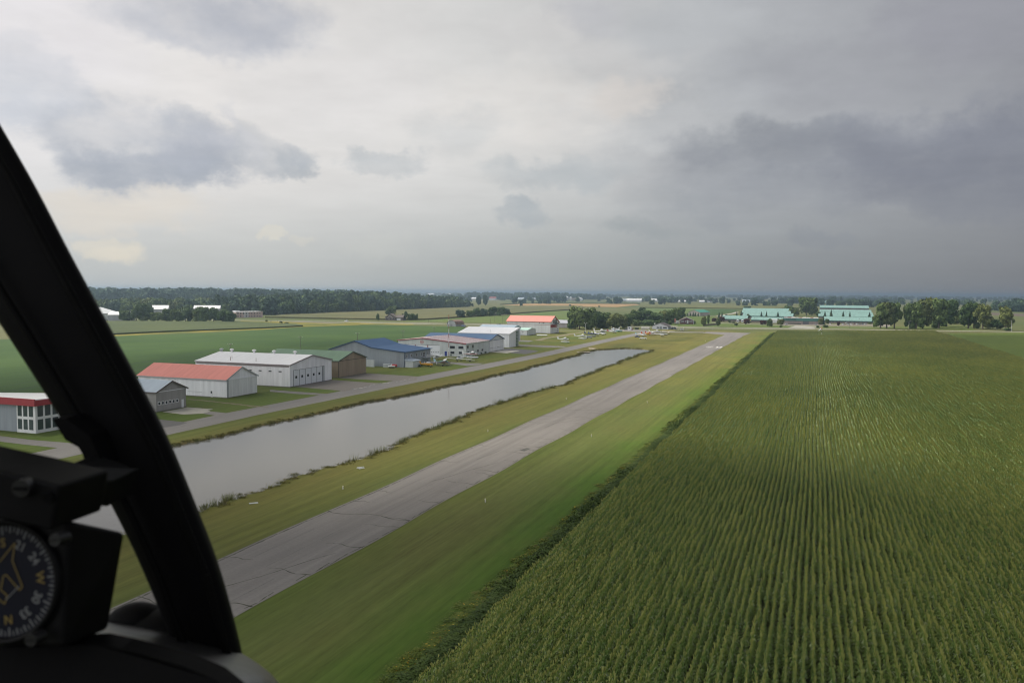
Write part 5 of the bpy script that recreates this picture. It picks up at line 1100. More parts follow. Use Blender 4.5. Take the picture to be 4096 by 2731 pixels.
def aircraft(label, loc, rz, L=8.0, span=10.8, wing='high', gear='tri', hull=PW, belly=None, stripe=None, wingm=PW, tailm=None, tip=None, engines=1, lift=None, group='parked aircraft', chord=1.6, dihedral=.03, cat='aircraft', name='light_aircraft', tails=1.55):
    """nose towards local +x; origin on the ground below the wing"""
    belly = belly or hull; tailm = tailm or hull
    root = thing(name, label, cat, (loc[0], loc[1], 0), rz, group)
    z = lift if lift else {'tri': 1.25, 'tail': 1.2, 'float': 2.15, 'hull': 1.0}[gear]
    nx, tx = L*.33, -L*.67
    secs = [(nx, .13, .14, -.02), (nx-.12, .36, .36, 0), (nx-.9, .5, .48, .02), (nx-1.5, .56, .62, .12), (.3, .58, .74, .2), (-.8, .58, .74, .2), (-1.7, .46, .56, .14), (tx*.62, .28, .34, .14), (tx*.85, .16, .22, .2), (tx, .06, .13, .26)]
    rs = [[(x, y, zz+z) for x, y, zz in ring(x, hw, hh, zc)] for x, hw, hh, zc in secs]
    mb = MB(); mb.loft(rs)
    mats = [hull, belly, stripe or hull]
    for i, f in enumerate(mb.f):
        c = sum(mb.v[k][2] for k in f)/len(f)-z
        mb.m[i] = 1 if c < -.08 else (2 if c < .16 else 0)
    mb.build('fuselage', mats, root)
    # cabin glass sits slightly proud of the fuselage
    gm = MB()
    if wing == 'high':
        gr = [[(x, y*1.03, zz+z) for x, y, zz in ring(x, hw, .25, .52 if x > -1 else .45, 10)] for x, hw in ((nx-1.35, .40), (nx-1.62, .555), (.3, .585), (-.8, .585), (-1.5, .46))]
    else:
        gr = [[(x, y, zz+z) for x, y, zz in ring(x, hw, hh, .62, 10, 2)] for x, hw, hh in ((nx-1.1, .2, .1), (nx-1.6, .5, .42), (0, .52, .52), (-1.0, .44, .42), (-1.8, .2, .16))]
    gm.loft(gr); gm.build('canopy', CANO, root)
    # wing
    wz = z+(1.0 if wing == 'high' else (-.28 if wing == 'low' else 1.0)); x0 = .75
    wm_ = MB()
    for s in (-1, 1):
        rr = []
        for t, c in ((0, 1.0), (.55, 1.0), (.94, .8), (1.0, .6)):
            y = s*t*span/2; cc = chord*c; zz = wz+abs(y)*dihedral; xl = x0-(1-c)*chord*.3
            rr.append([(xl, y, zz), (xl-.1*cc, y, zz+.09*cc), (xl-.4*cc, y, zz+.1*cc), (xl-cc, y, zz+.01), (xl-.5*cc, y, zz-.05*cc), (xl-.08*cc, y, zz-.05*cc)])
        wm_.loft(rr if s > 0 else [q[::-1] for q in rr], 0, True)
    wm_.build('wing', wingm, root)
    if tip:
        for s in (-1, 1): tb = MB(); tb.loft([ring(x, .12, .1, wz+span/2*dihedral, 6) for x in (x0-.1, x0-.9)]); tb.v = [(x, y+s*span/2, zz) for x, y, zz in tb.v]; tb.build('wing_tip', tip, root)
    # tail
    fb = MB(); h = tails
    fb.prism_y([(tx+1.25, z+.28), (tx-.05, z+.2), (tx-.35, z+.3+h), (tx+.35, z+.3+h)], -.05, .05); fb.build('tail_fin', tailm, root)
    tb = MB(); tb.prism_z([(tx+.9, -.1), (tx+.6, -span*.16), (tx-.05, -span*.16), (tx-.1, 0), (tx-.05, span*.16), (tx+.6, span*.16), (tx+.9, .1)], z+.3, z+.36); tb.build('tailplane', wingm, root)
    # engines and propellers
    ys = [0] if engines == 1 else [-span*.17, span*.17]
    for y in ys:
        px = nx+.12
        pz = z
        if engines == 2:
            px = x0+1.25; pz = wz+.1
            nb = MB(); nb.loft([[(x, yy+y, zz) for x, yy, zz in ring(x, r_, r_, pz, 10, 2)] for x, r_ in ((px-.05, .16), (px-.25, .34), (x0-.2, .36), (x0-1.4, .1))]); nb.build('engine_pod', hull, root)
        if engines == -1: continue
        pb = MB(); pb.loft([[(x, yy+y, zz) for x, yy, zz in ring(x, r_, r_, pz, 8, 2)] for x, r_ in ((px-.15, .15), (px, .14), (px+.18, .03))])
        for s in (-1, 1): pb.box(px-.03, px+.02, y-.06, y+.06, pz+(.1 if s > 0 else -1.0), pz+(1.0 if s > 0 else -.1))
        pb.build('propeller', PROP, root)
    if engines == -1:   # pusher engine on a pylon
        nb = MB(); nb.loft([ring(x, r_, r_, z+1.75, 10, 2) for x, r_ in ((.5, .2), (.2, .42), (-.9, .40), (-1.5, .18))]); nb.build('engine_pod', hull, root)
        nb = MB(); nb.prism_y([(.1, z+.7), (-1, z+.7), (-.8, z+1.6), (0, z+1.6)], -.08, .08); nb.build('engine_pylon', hull, root)
        nb = MB(); nb.box(-1.6, -1.55, -.07, .07, z+.75, z+2.75); nb.build('propeller', PROP, root)
    # struts
    if wing == 'high':
        for s in (-1, 1): sb = MB(); sb.tube((.35, s*.5, z-.3), (.25, s*span*.26, wz+.02), .05, n=6); sb.build('wing_strut', STRUT, root)
    # undercarriage
    if gear == 'float':
        for s in (-1, 1):
            gb = MB(); fl = [(3.1, .05, .08, .62), (2.7, .25, .24, .52), (1.5, .36, .36, .42), (-.6, .36, .38, .42), (-1.9, .26, .25, .52), (-3.2, .07, .08, .66)]
            gb.loft([[(x, y+s*1.25, zz) for x, y, zz in ring(x, a, b2, c, 10, 4)] for x, a, b2, c in fl]); gb.build('float', hull if hull is not PNAVY else PGRY, root)
            for x in (1.1, -.7): sb = MB(); sb.tube((x, s*1.25, .7), (x*.7, s*.45, z-.35), .055, n=6); sb.build('float_strut', STRUT, root)
            wb = MB(); wb.tube((.1, s*1.25-.08, .17), (.1, s*1.25+.08, .17), .17, n=12); wb.build('wheel', TYRE, root)
        sb = MB(); sb.tube((1.1, -1.2, .6), (1.1, 1.2, .6), .05, n=6); sb.tube((-.7, -1.2, .6), (-.7, 1.2, .6), .05, n=6); sb.build('spreader_bar', STRUT, root)
    elif gear != 'hull':
        spots = [(-.25, -1.05, .26), (-.25, 1.05, .26), (nx-.7, 0, .22)] if gear == 'tri' else [(.7, -.95, .28), (.7, .95, .28), (tx+.25, 0, .14)]
        for x, y, r_ in spots:
            lb = MB(); lb.tube((x, y*.35, z-.3), (x, y, r_), .05, n=6); lb.build('gear_leg', STRUT, root)
            wb = MB(); wb.tube((x, y-.09, r_), (x, y+.09, r_), r_, n=14); wb.build('wheel', TYRE, root)
    else:
        for s in (-1, 1): wb = MB(); wb.tube((0, s*.9-.09, .28), (0, s*.9+.09, .28), .28, n=14); wb.build('wheel', TYRE, root); lb = MB(); lb.tube((0, s*.9, .3), (0, s*.4, z), .06, n=6); lb.build('gear_leg', STRUT, root)
        wb = MB(); wb.tube((tx+1.5, -.07, .16), (tx+1.5, .07, .16), .16, n=10); wb.build('wheel', TYRE, root); lb = MB(); lb.tube((tx+1.5, 0, .16), (tx+1.5, 0, z), .05, n=6); lb.build('gear_leg', STRUT, root)
        for s in (-1, 1): fb = MB(); fb.loft([[(x, y+s*span*.38, zz) for x, y, zz in ring(x, a, a, wz-.5, 8, 2)] for x, a in ((.7, .05), (.4, .2), (-.5, .2), (-.9, .05))]); fb.tube((0, s*span*.38, wz-.3), (0, s*span*.38, wz+.1), .05, n=6); fb.build('tip_float', hull, root)
    return root
# around the striped hangar
aircraft('white high wing aeroplane with its nose towards the blue roofed building', (-182.2, 384.5), R(-104), gear='tri', tailm=PW, stripe=PGRY)
aircraft('white low wing motor glider with long wings on the grass', (-168.8, 383.2), R(-97), L=7.4, span=15.5, wing='low', gear='tri', chord=1.15, dihedral=.035)
aircraft('white floatplane with red stripe and red tail tip near the striped hangar wall', (-169.3, 402.2), R(24), gear='float', stripe=PRED, tip=None, name='floatplane')
aircraft('teal tailed high wing aeroplane with an orange nose and white wing', (-165.5, 358.8), R(20), L=7.6, hull=PTEAL, stripe=PORG, tailm=PSKY, gear='tri')
# wingless yellow aeroplane
yr = thing('wingless_aeroplane', 'yellow aeroplane fuselage without wings beside the lean-to shed', 'aircraft', (-168.2, 345.6, 0), R(20), 'parked aircraft')
mb = MB(); mb.loft([[(x, y, z+1.25) for x, y, z in ring(x, a, b, c)] for x, a, b, c in ((2.6, .3, .32, 0), (1.8, .46, .5, .02), (.2, .5, .6, .1), (-1.6, .32, .4, .12), (-3.4, .1, .16, .2))]); mb.build('fuselage', PYEL, yr)
mb = MB(); mb.prism_y([(-2.7, 1.5), (-3.5, 1.4), (-3.8, 2.7), (-3.2, 2.7)], -.05, .05); mb.build('tail_fin', PYEL, yr)
mb = MB(); mb.loft([[(x, y, z+2.0) for x, y, z in ring(x, a, b, 0, 10, 2)] for x, a, b in ((1.5, .2, .1), (1.0, .42, .3), (0, .44, .34), (-.8, .2, .12))]); mb.build('canopy', PW, yr)
for x, y in ((1.6, .8), (1.6, -.8), (-3.2, 0)): mb = MB(); mb.tube((x, y-.1, .26), (x, y+.1, .26), .26, n=12); mb.build('wheel', TYRE, yr); mb = MB(); mb.tube((x, y, .26), (x*.95, y*.4, 1.05), .05, n=6); mb.build('gear_leg', STRUT, yr)
def trailer(label, loc, rz, L=5.2, W=2.0, deck=PGRY, load=None, tall=0):
    t_ = thing('trailer', label, 'trailer', (loc[0], loc[1], 0), rz, 'trailers')
    mb = MB(); mb.box(-L/2, L/2, -W/2, W/2, .55, .7); mb.build('deck', deck, t_)
    mb = MB(); mb.tube((L/2, 0, .6), (L/2+1.3, 0, .5), .06, n=6); mb.build('tow_bar', DARK, t_)
    for s in (-1, 1): mb = MB(); mb.tube((-.3, s*W/2+s*.02, .32), (-.3, s*W/2+s*.22, .32), .32, n=12); mb.build('wheel', TYRE, t_)
    for a, b2, h in ((-L/2, -L/2+.1, tall),): 
        if tall: mb = MB(); mb.box(a, b2, -W/2, W/2, .7, .7+h); mb.build('headboard', PW, t_)
    return t_
trailer('dark flat trailer parked beside the teal tailed aeroplane', (-163.6, 353.4), R(18), 6.5, 2.0, DARK, tall=1.2)
trailer('dark trailer with a white headboard behind the yellow fuselage', (-169.5, 350.0), R(15), 4.6, 1.8, DARK, tall=1.5)
trailer('flat grey trailer alone on the grass near the striped hangar', (-161.5, 381.0), R(18), 4.4, 2.0, PGRY)
# things by the grey wall
t_ = thing('boat', 'small white boat on the grass beside the grey wall', 'boat', (-181.0, 334.6, 0), R(20)); mb = MB(); mb.loft([ring(x, a, .3, .75, 8, 3) for x, a in ((1.7, .08), (1.2, .5), (-.8, .68), (-1.6, .6))]); mb.build('hull', PW, t_); mb = MB(); mb.box(-.4, .1, -.3, .3, 1.0, 1.9); mb.build('outboard_cover', PW, t_); mb = MB(); mb.box(-1.2, 1.0, -.4, .4, 0, .47); mb.build('cradle', DARK, t_)
t_ = thing('fuel_tank', 'red cylindrical tank lying by the grey wall of the blue roofed building', 'tank', (-180.4, 340.0-4, 0), R(20)); mb = MB(); mb.loft([ring(x, a, a, 1.0, 14, 2) for x, a in ((-1.4, .3), (-1.2, .62), (1.2, .62), (1.4, .3))]); mb.build('tank', PRED, t_)
for x in (-.8, .8): mb = MB(); mb.box(x-.12, x+.12, -.5, .5, 0, .55); mb.build('leg', DARK, t_)
t_ = thing('pallet_stack', 'grey stack of boards against the grey wall, left of the small boat', 'stack', (-184.5, 336.5, 0), R(5)); 
for k in range(5): mb = MB(); mb.box(-1.6, 1.6, -.6, .6, k*.36, k*.36+.2); mb.build('board', LGREY, t_)
t_ = thing('leaning_panel', 'pale square panel standing at the tan hangar\'s far corner', 'panel', (-192.5, 335.4, 0), R(2)); mb = MB(); mb.box(-2.1, 2.1, -.12, .12, 0, 3.3); mb.build('sheet', LGREY, t_); mb = MB(); [mb.box(x-.06, x+.06, -.2, -.12, 0, 3.3) for x in (-1.9, 0, 1.9)]; mb.build('batten', PGREY, t_)
t_ = thing('log', 'pale log lying on the grass by the red roofed hangar', 'log', (*(-205.8, 632.6), 0), R(8)); mb = MB(); mb.tube((-4.2, 0, .5), (4.2, 0, .5), .5, .45, 10); mb.build('wood', FRAME, t_)
# far line of aircraft along the taxiway
aircraft('white floatplane nearest the taxiway turn, standing alone on the grass', (-164.1, 557.1), R(14), gear='float', name='floatplane', tip=None)
aircraft('white floatplane with a silver car parked at its nose', (-164.0, 603.3), R(16), L=9.6, span=12.5, gear='float', name='floatplane')
aircraft('navy blue aeroplane with a white wing, beyond the silver car', (-166.3, 640.1), R(18), L=9, gear='float', hull=PNAVY, belly=PGRY, tailm=PNAVY, name='floatplane')
aircraft('white aeroplane with a bright blue tail behind the navy one', (-166.6, 653.3), R(18), L=9, gear='tri', stripe=PBLU, tailm=PBLU)
aircraft('white twin engined aeroplane with a black stripe in the far row', (-165.4, 670.8), R(16), L=10, span=13, wing='low', engines=2, belly=PBLK, tailm=PW)
aircraft('white amphibian with black hull and its engine above the wing', (-175.6, 710.8), R(20), L=11, span=14, gear='hull', belly=PBLK, engines=-1, tailm=PW, name='amphibian', tails=2.6, chord=2)
aircraft('white aeroplane with a dark red tail in the far row', (-163.9, 704.7), R(17), L=8, stripe=PW, tailm=PRED)
aircraft('pale blue aeroplane at the right end of the far row', (-162.2, 719.0), R(22), L=8, hull=PSKY, stripe=PTEAL, belly=PTEAL, tailm=PSKY)
aircraft('white aeroplane standing behind the red tailed one', (-175.6, 755.7), R(200), L=8)
# right hand group
aircraft('white aeroplane at the left of the group by the dark car', (-130.4, 665.2), R(12), L=9, wing='low', tailm=PSKY)
aircraft('yellow aeroplane with an orange tail in the right group', (-129.0, 682.0), R(10), L=9, hull=PYEL, stripe=PYEL, wingm=PYEL, tailm=PORG, gear='tail')
aircraft('white aeroplane with a red striped tail in the right group', (-127.0, 689.0), R(10), L=9, stripe=PRED, tailm=PRED, belly=PW)
aircraft('large white twin engined aeroplane with a black belly', (-116.0, 670.0), R(8), L=14.5, span=15, wing='low', engines=2, belly=PBLK, stripe=PBLK, tailm=PRED, chord=2.0, lift=1.7)
aircraft('white high wing aeroplane at the back of the right group', (-129.1, 721.8), R(12), L=10.5, span=13)
aircraft('cream high wing aeroplane with yellow tail at the right group\'s edge', (-117.6, 711.8), R(-75), L=8, hull=PCRM, wingm=PCRM, tailm=PYEL, chord=2.1)
aircraft('grey twin engined aeroplane facing the camera beside the office', (-116.2, 775.3), R(-100), L=10, span=14, wing='low', engines=2, hull=PW, wingm=PGRY)

# ---- cars and trucks
def car(label, loc, rz, paint, kind='saloon', group=None, name='car', cat='car'):
    root = thing(name, label, cat, (loc[0], loc[1], 0), rz, group)
    L, W = {'saloon': (4.5, 1.8), 'suv': (4.7, 1.9), 'pickup': (5.4, 2.0), 'van': (5.3, 2.0)}[kind]
    bh, rh = {'saloon': (.85, 1.42), 'suv': (1.0, 1.72), 'pickup': (1.0, 1.75), 'van': (1.1, 2.1)}[kind]
    h = L/2; w_ = W/2
    mb = MB()
    mb.loft([[(x, y*ww, z) for y, z in ((-1, .32), (-1, bh*.8), (-.9, zz), (.9, zz), (1, bh*.8), (1, .32))] for x, ww, zz in ((-h, w_*.88, bh*.86), (-h+.25, w_, bh), (h-1.3, w_, bh), (h-.3, w_*.96, bh*.86), (h, w_*.85, bh*.68))], 0, False); mb.build('body', paint, root)
    a, b2, c, d = {'saloon': (-h+.6, -h+1.2, .35, 1.05), 'suv': (-h+.2, -h+.5, .45, 1.1), 'pickup': (-.5, -.2, .75, 1.35), 'van': (-h+.1, -h+.25, 1.0, 1.8)}[kind]
    gm = MB(); gm.loft([[(x0, y, bh-.01) for y in (-w_*.9, w_*.9)]+[(x1, y, rh-.06) for y in (w_*.74, -w_*.74)] for x0, x1 in ((a, b2), (d, c))], 0, False); gm.build('windows', CANO, root)
    rb = MB(); rb.box(b2-.03, c+.03, -w_*.75, w_*.75, rh-.06, rh); rb.build('roof', paint, root)
    for x in (-h+.85, h-.85):
        for s in (-1, 1): wb = MB(); wb.tube((x, s*(w_-.2), .32), (x, s*(w_+.01), .32), .32, n=12); wb.build('wheel', TYRE, root)
    if kind == 'pickup': bb = MB(); bb.box(-h+.1, -.6, -w_+.12, w_-.12, bh-.25, bh+.02); bb.build('cargo_bed', DARK, root)
    return root
car('silver car parked at the nose of a white floatplane', (-162.5, 616.7), R(20), PSIL, 'suv')
car('dark blue convertible car on the grass left of the aircraft group', (-130.8, 645.7), R(8), PNAVY, 'saloon')
car('white pickup tug on the grass in front of the aircraft group', (-122.2, 624.3), R(190), PW, 'pickup', name='tug')
car('dark car parked left of the little white fuel booth', (-166.7, 770.2), R(185), PBLK, 'saloon')
car('white car driving on the highway beyond the soybean field', (-502.2, 821.2), R(184), PW, 'suv')
car('dark truck parked beside the gambrel roofed barn', (-328.0, 756.2), R(-20), PNAVY, 'van', name='truck', cat='truck')
car('dark blue van under the awning beside the airfield office', (-128.5, 811.5), R(0), PNAVY, 'van', name='van', cat='van')
car('white pickup parked in the lot left of the red roofed hangar', (-310.9, 803.8), R(40), PW, 'pickup', name='pickup', cat='pickup')
car('blue car parked in the lot left of the red roofed hangar', (-310.5, 811.4), R(40), PBLU)
car('grey blue car parked beside the dark red house', (-146.1, 947.8), R(90), PGRY)
car('dark car in the yard beside the white garage', (-152.4, 935.7), R(60), PBLK)
DR = paintm('dark_red', (.16, .03, .035))
for loc_, pm_, lb, kd in (((30.6, 1022.7), PW, 'white car, leftmost of the row before the long barn', 'suv'), ((33.5, 1032.8), DR, 'dark red car next to the leftmost white car', 'saloon'), ((35.6, 1064.3), PW, 'white van behind the parked car row', 'van'), ((36.7, 1030.5), PGRY, 'grey car left of the pole in the parked row', 'saloon'), ((39.8, 1028.1), PW, 'white car right of the pole in the parked row', 'suv'), ((43.3, 1034.3), DR, 'dark red car in the middle of the parked row', 'suv'), ((46.3, 1036.1), PSIL, 'silver car right of the middle dark red car', 'suv'), ((49.3, 1037.9), PBLK, 'black car in the right half of the parked row', 'saloon'), ((52.3, 1039.6), PNAVY, 'navy car next to last in the parked row', 'saloon'), ((55.4, 1041.4), PSIL, 'silver car, last at the right of the parked row', 'suv'), ((68.1, 1057.4), PNAVY, 'navy car alone at the right, by the tall trees', 'suv'), ((1.4, 993.5), PSIL, 'silver car before the flat roofed office', 'saloon'), ((17.1, 1035.8), PW, 'white car parked behind the round bush', 'saloon'), ((-30.2, 991.2), PSIL, 'silver car at the left end of the flat roofed office', 'suv'), ((-72.9, 1040.5), PBLK, 'black car beside the white trucks', 'suv')):
    car(lb, loc_, R(90+(loc_[0]*7) % 13), pm_, kd, 'cars parked at the teal roofed works')
def truck(label, loc, rz, L=8, cab=PW, box=PW):
    root = thing('truck', label, 'truck', (loc[0], loc[1], 0), rz, 'white trucks at the works')
    mb = MB(); mb.box(-L/2, L/2-2.4, -1.25, 1.25, 1.1, 3.7); mb.build('cargo_box', box, root)
    mb = MB(); mb.prism_y([(L/2-2.3, .6), (L/2, .6), (L/2, 1.7), (L/2-.5, 3.0), (L/2-2.3, 3.0)], -1.2, 1.2); mb.build('cab', cab, root)
    mb = MB(); mb.prism_y([(L/2+.02, 1.75), (L/2-.46, 2.9), (L/2-.5, 2.9), (L/2-.02, 1.75)], -1.05, 1.05); mb.build('windscreen', CANO, root)
    mb = MB(); mb.box(-L/2, L/2-2.4, -.9, .9, .6, 1.05); mb.build('chassis', DARK, root)
    for x in (-L/2+1.2, -L/2+2.4, L/2-1.2):
        for s in (-1, 1): mb = MB(); mb.tube((x, s*.95, .5), (x, s*1.25, .5), .5, n=12); mb.build('wheel', TYRE, root)
    return root
truck('white box truck facing the camera, left of the pair', (-87.4, 1031.7), R(-85)); truck('white box truck facing the camera, right of the pair', (-82.1, 1034.9), R(-85))
t_ = thing('trailer_tank', 'white round roofed trailer between the trees left of the office', 'trailer', (*(-42.9, 1022.0), 0), R(10), 'white trucks at the works'); mb = MB(); mb.prism_x([(-1.6, .9), (1.6, .9), (1.6, 4.6), (1.0, 5.6), (-1.0, 5.6), (-1.6, 4.6)], -7, 7); mb.build('trailer_body', PW, t_)
for x in (-5, -3.8, 4.5):
    for s in (-1, 1): mb = MB(); mb.tube((x, s*1.3, .5), (x, s*1.6, .5), .5, n=12); mb.build('wheel', TYRE, t_)

# ---- booth, sheds and fences at the apron
t_ = thing('fuel_booth', 'little white booth with a dark window at the taxiway\'s end', 'booth', (*(-163.3, 768.2), 0), R(8)); mb = MB(); mb.box(-1.7, 1.7, -1.5, 1.5, 0, 3.1); mb.build('wall', FRAME, t_); mb = MB(); mb.box(-1.9, 1.9, -1.7, 1.7, 3.1, 3.35); mb.build('roof', PGREY, t_); mb = MB(); mb.box(-.9, .6, -1.56, -1.5, 1.4, 2.5); mb.build('window', GLASS, t_)
t_ = thing('fuel_pump', 'pale red fuel pump beside the white booth', 'pump', (*(-161.0, 769.5), 0)); mb = MB(); mb.box(-.6, .6, -.4, .4, 0, 2.0); mb.build('cabinet', siding('pale_red', (.50, .33, .30)), t_); mb = MB(); mb.box(-.4, .4, -.45, -.4, 1.2, 1.7); mb.build('display', GLASS, t_)
t_ = thing('skip', 'dark green skip on the grass right of the fuel booth', 'container', (*(-159.8, 784.9), 0), R(5)); mb = MB(); mb.prism_y([(-1.6, .2), (1.6, .2), (2.0, 1.7), (-2.0, 1.7)], -.9, .9); mb.build('tub', M('skip_green', (.03, .05, .04), .7, .2), t_); mb = MB(); mb.box(-1.9, 1.9, -.85, .85, 1.7, 1.8); mb.build('lid', DARK, t_)
t_ = thing('arched_shelter', 'low pale arched shelter left of the airfield office', 'shelter', (*(-153.2, 793.6), 0), R(8)); mb = MB(); mb.prism_x([(2.4*math.cos(a), 2.6*math.sin(a)) for a in [3.14159*k/10 for k in range(11)]], -4, 4); mb.build('cover', siding('shelter_canvas', (.33, .32, .28)), t_); mb = MB(); mb.box(4.0, 4.06, -.9, .9, .05, 1.8); mb.build('flap', M('flap', (.2, .2, .18), .8, .1), t_)
t_ = thing('garage', 'white garage among the trees behind the airfield office', 'garage', (*(-160.5, 939.2), 0), R(10)); mb = MB(); mb.prism_y([(-3.4, 0), (3.4, 0), (3.4, 3.8), (0, 5.6), (-3.4, 3.8)], -4, 4); mb.build('wall', FRAME, t_); mb = MB(); mb.prism_y([(-3.9, 3.6), (0, 5.65), (3.9, 3.6), (3.9, 3.85), (0, 5.9), (-3.9, 3.85)], -4.4, 4.4); mb.build('roof', SHG, t_)
t_ = thing('box_trailer', 'white box trailer parked left of the dark red house', 'trailer', (*(-149.1, 954.4), 0), R(12)); mb = MB(); mb.box(-3.4, 3.4, -1.2, 1.2, .7, 3.6); mb.build('box', FRAME, t_)
for x in (-.6, .5):
    for s in (-1, 1): mb = MB(); mb.tube((x, s*1.0, .35), (x, s*1.25, .35), .35, n=10); mb.build('wheel', TYRE, t_)
def fence(label, p0, p1, h=1.1, step=6, rails=2, m_=FRAME):
    a, b2 = Vector(p0), Vector(p1); L = (b2-a).length; ang = math.atan2(b2.y-a.y, b2.x-a.x)
    root = thing('rail_fence', label, 'fence', (a.x, a.y, 0), ang)
    k = 0
    while k <= L: mb = MB(); mb.box(k-.08, k+.08, -.08, .08, 0, h); mb.build('post', m_, root); k += step
    for j in range(rails): mb = MB(); z = h*(.5+.45*j); mb.box(0, L, -.14, -.08, z-.06, z+.06); mb.build('rail', m_, root)
fence('grey rail fence along the grass right of the office', (-115.4, 804.6), (-90.0, 808.8), 1.2, 8, 2, PGREY)
t_ = thing('wooden_fence', 'brown board fence under the trees right of the dark red house', 'fence', (*(-112.4, 904.2), 0), R(75)); mb = MB(); mb.box(0, 46, -.06, .06, .1, 1.9); mb.build('boards', M('fence_boards', (.17, .14, .12), .9, .25, .6), t_)
for k in range(8): mb = MB(); mb.box(k*6.4, k*6.4+.14, .06, .2, 0, 2.0); mb.build('post', RUST, t_)
t_ = thing('sign_tower', 'tall reddish sign pylon standing left of the dark red house', 'sign', (*(-141.9, 902.2), 0)); mb = MB(); mb.tube((0, 0, 0), (0, 0, 5.6), .22, n=8); mb.build('pole', RUST, t_); mb = MB(); mb.box(-.8, .8, -.2, .2, 3.8, 7.6); mb.build('panel', M('sign_red', (.35, .15, .13), .7, .2), t_)

# ---- poles and lamps
def pole(label, loc, h, arms=1, lamp=False, group='utility poles', rz=0.0, wood=True, name='utility_pole', cat='pole'):
    root = thing(name, label, cat, (loc[0], loc[1], 0), rz, group)
    mb = MB(); mb.tube((0, 0, 0), (0, 0, h), .17, .12, 8); mb.build('pole', M('pole_wood', (.17, .15, .13), .9, .2, .8) if wood else STRUT, root)
    for k in range(arms):
        mb = MB(); z = h-.35-k*.9; mb.box(-1.4, 1.4, -.08, .08, z, z+.16); ar = mb.build('cross_arm', M('pole_wood', (0, 0, 0)), root)
        for x in (-1.25, -.45, .45, 1.25): mb = MB(); mb.tube((x, 0, z+.16), (x, 0, z+.42), .09, .06, 6); mb.build('insulator', FRAME, ar)
    if lamp: mb = MB(); mb.tube((0, 0, h-1.2), (1.5, -.6, h-.7), .06, n=6); a_ = mb.build('lamp_arm', STRUT, root); mb = MB(); mb.box(1.2, 2.0, -.95, -.45, h-.85, h-.6); mb.build('lamp_head', FRAME, a_)
    return root
for i, (p, h) in enumerate([((-255.6, 316.0), 10), ((-262.1, 381.4), 10), ((-255.6, 430.3), 10), ((-246.4, 470.8), 10), ((-251.2, 526.7), 10)]):
    pole(f'wooden crossarm pole, {ORD[i]} from the left along the soybean field', p, h, 1)
pole('wooden double pole left of the red roofed hangar, the nearer', (-299.4, 788.9), 11.99, 1); pole('wooden double pole left of the red roofed hangar, the farther', (-301.4, 802.1), 11.91, 1)
pole('wooden pole in the meadow above the tall white hangar', (-349.5, 896.1), 11.04, 1, True); pole('thin pole by the highway above the tall white hangar', (-317.1, 800.2), 7.02, 0)
pole('thin wooden pole beside the highway left of the gambrel barn', (-411.9, 849.0), 4.82, 0); pole('wooden pole with a lamp beside the pink works', (-575.7, 794.6), 10.26, 0, True)
pole('wooden lamp pole in front of the thicket left of the office roof', (-167.4, 879.8), 11.75, 0, True); pole('wooden pole rising behind the airfield office roof', (-164.1, 937.1), 11.6, 0)
pole('wooden lamp pole among the grove trees behind the seaplanes', (-182.8, 808.3), 7.45, 0, True); pole('thin pole in front of the dark grove trees', (-211.2, 755.2), 6.38, 0, True)
pole('wooden crossarm pole in front of the parked cars', (34.6, 931.3), 11.74, 1); pole('pale lamp pole between the two tall tree clumps', (91.7, 943.4), 8.78, 0, True, wood=False); pole('pale pole at the right edge beside the road', (181.9, 931.3), 11.05, 0, wood=False)
t_ = thing('street_lamp', 'white double armed lamp post on the grass behind the seaplanes', 'lamp post', (*(-183.9, 685.0), 0), R(20)); H_ = 9.19
mb = MB(); mb.tube((0, 0, 0), (0, 0, H_-.8), .16, .1, 8); mb.build('post', FRAME, t_)
for s in (-1, 1):
    mb = MB(); mb.tube((0, 0, H_-.9), (s*.7, 0, H_-.15), .07, n=6); mb.tube((s*.7, 0, H_-.15), (s*1.1, 0, H_), .07, n=6); a_ = mb.build('lamp_arm', FRAME, t_); mb = MB(); mb.box(s*1.1-.4, s*1.1+.4, -.22, .22, H_-.05, H_+.22); mb.build('lamp_head', FRAME, a_)
# red and white lattice mast
t_ = thing('radio_mast', 'slender red and white lattice mast beside the striped hangar', 'mast', (-185.0, 406.2, 0)); H_ = 22.5
for k in range(9):
    mb = MB(); z0, z1 = k*2.5, (k+1)*2.5
    for a in (0, 2.094, 4.189):
        p0 = Vector((.22*math.cos(a), .22*math.sin(a), 0)); p1 = Vector((.22*math.cos(a+2.094), .22*math.sin(a+2.094), 0)); mb.tube(p0+Vector((0, 0, z0)), p0+Vector((0, 0, z1)), .04, n=5)
        for j in range(3): mb.tube(p0+Vector((0, 0, z0+j*.83)), p1+Vector((0, 0, z0+(j+1)*.83)), .022, n=4)
    mb.build('mast_section', M('mast_red', (.40, .16, .14), .6, .1) if k % 2 == 0 else FRAME, t_)
# windsock
wx, wy = (5.5, 726.8); t_ = thing('windsock', 'white and orange windsock on a striped pole in the corn', 'windsock', (wx, wy, 0)); 
for k in range(4): mb = MB(); mb.tube((0, 0, k*1.75), (0, 0, (k+1)*1.75), .13, n=8); mb.build('pole_section', FRAME if k % 2 else DARK, t_)
mb = MB(); ax = Vector((-.72, -.1, -.69)); c0 = Vector((.35, 0, 7.2)); rings = []
for k, (d, r_) in enumerate(((0, .62), (.7, .6), (1.5, .5), (2.6, .36), (3.4, .26))):
    e1 = Vector((0, 1, 0)); e2 = ax.cross(e1).normalized(); rings.append([tuple(c0+ax*d+(e1*math.cos(6.283*j/12)+e2*math.sin(6.283*j/12))*r_) for j in range(12)])
mb.loft(rings[:2], 1); mb.loft(rings[1:], 0); mb.build('sock', [PW, PORG], t_)
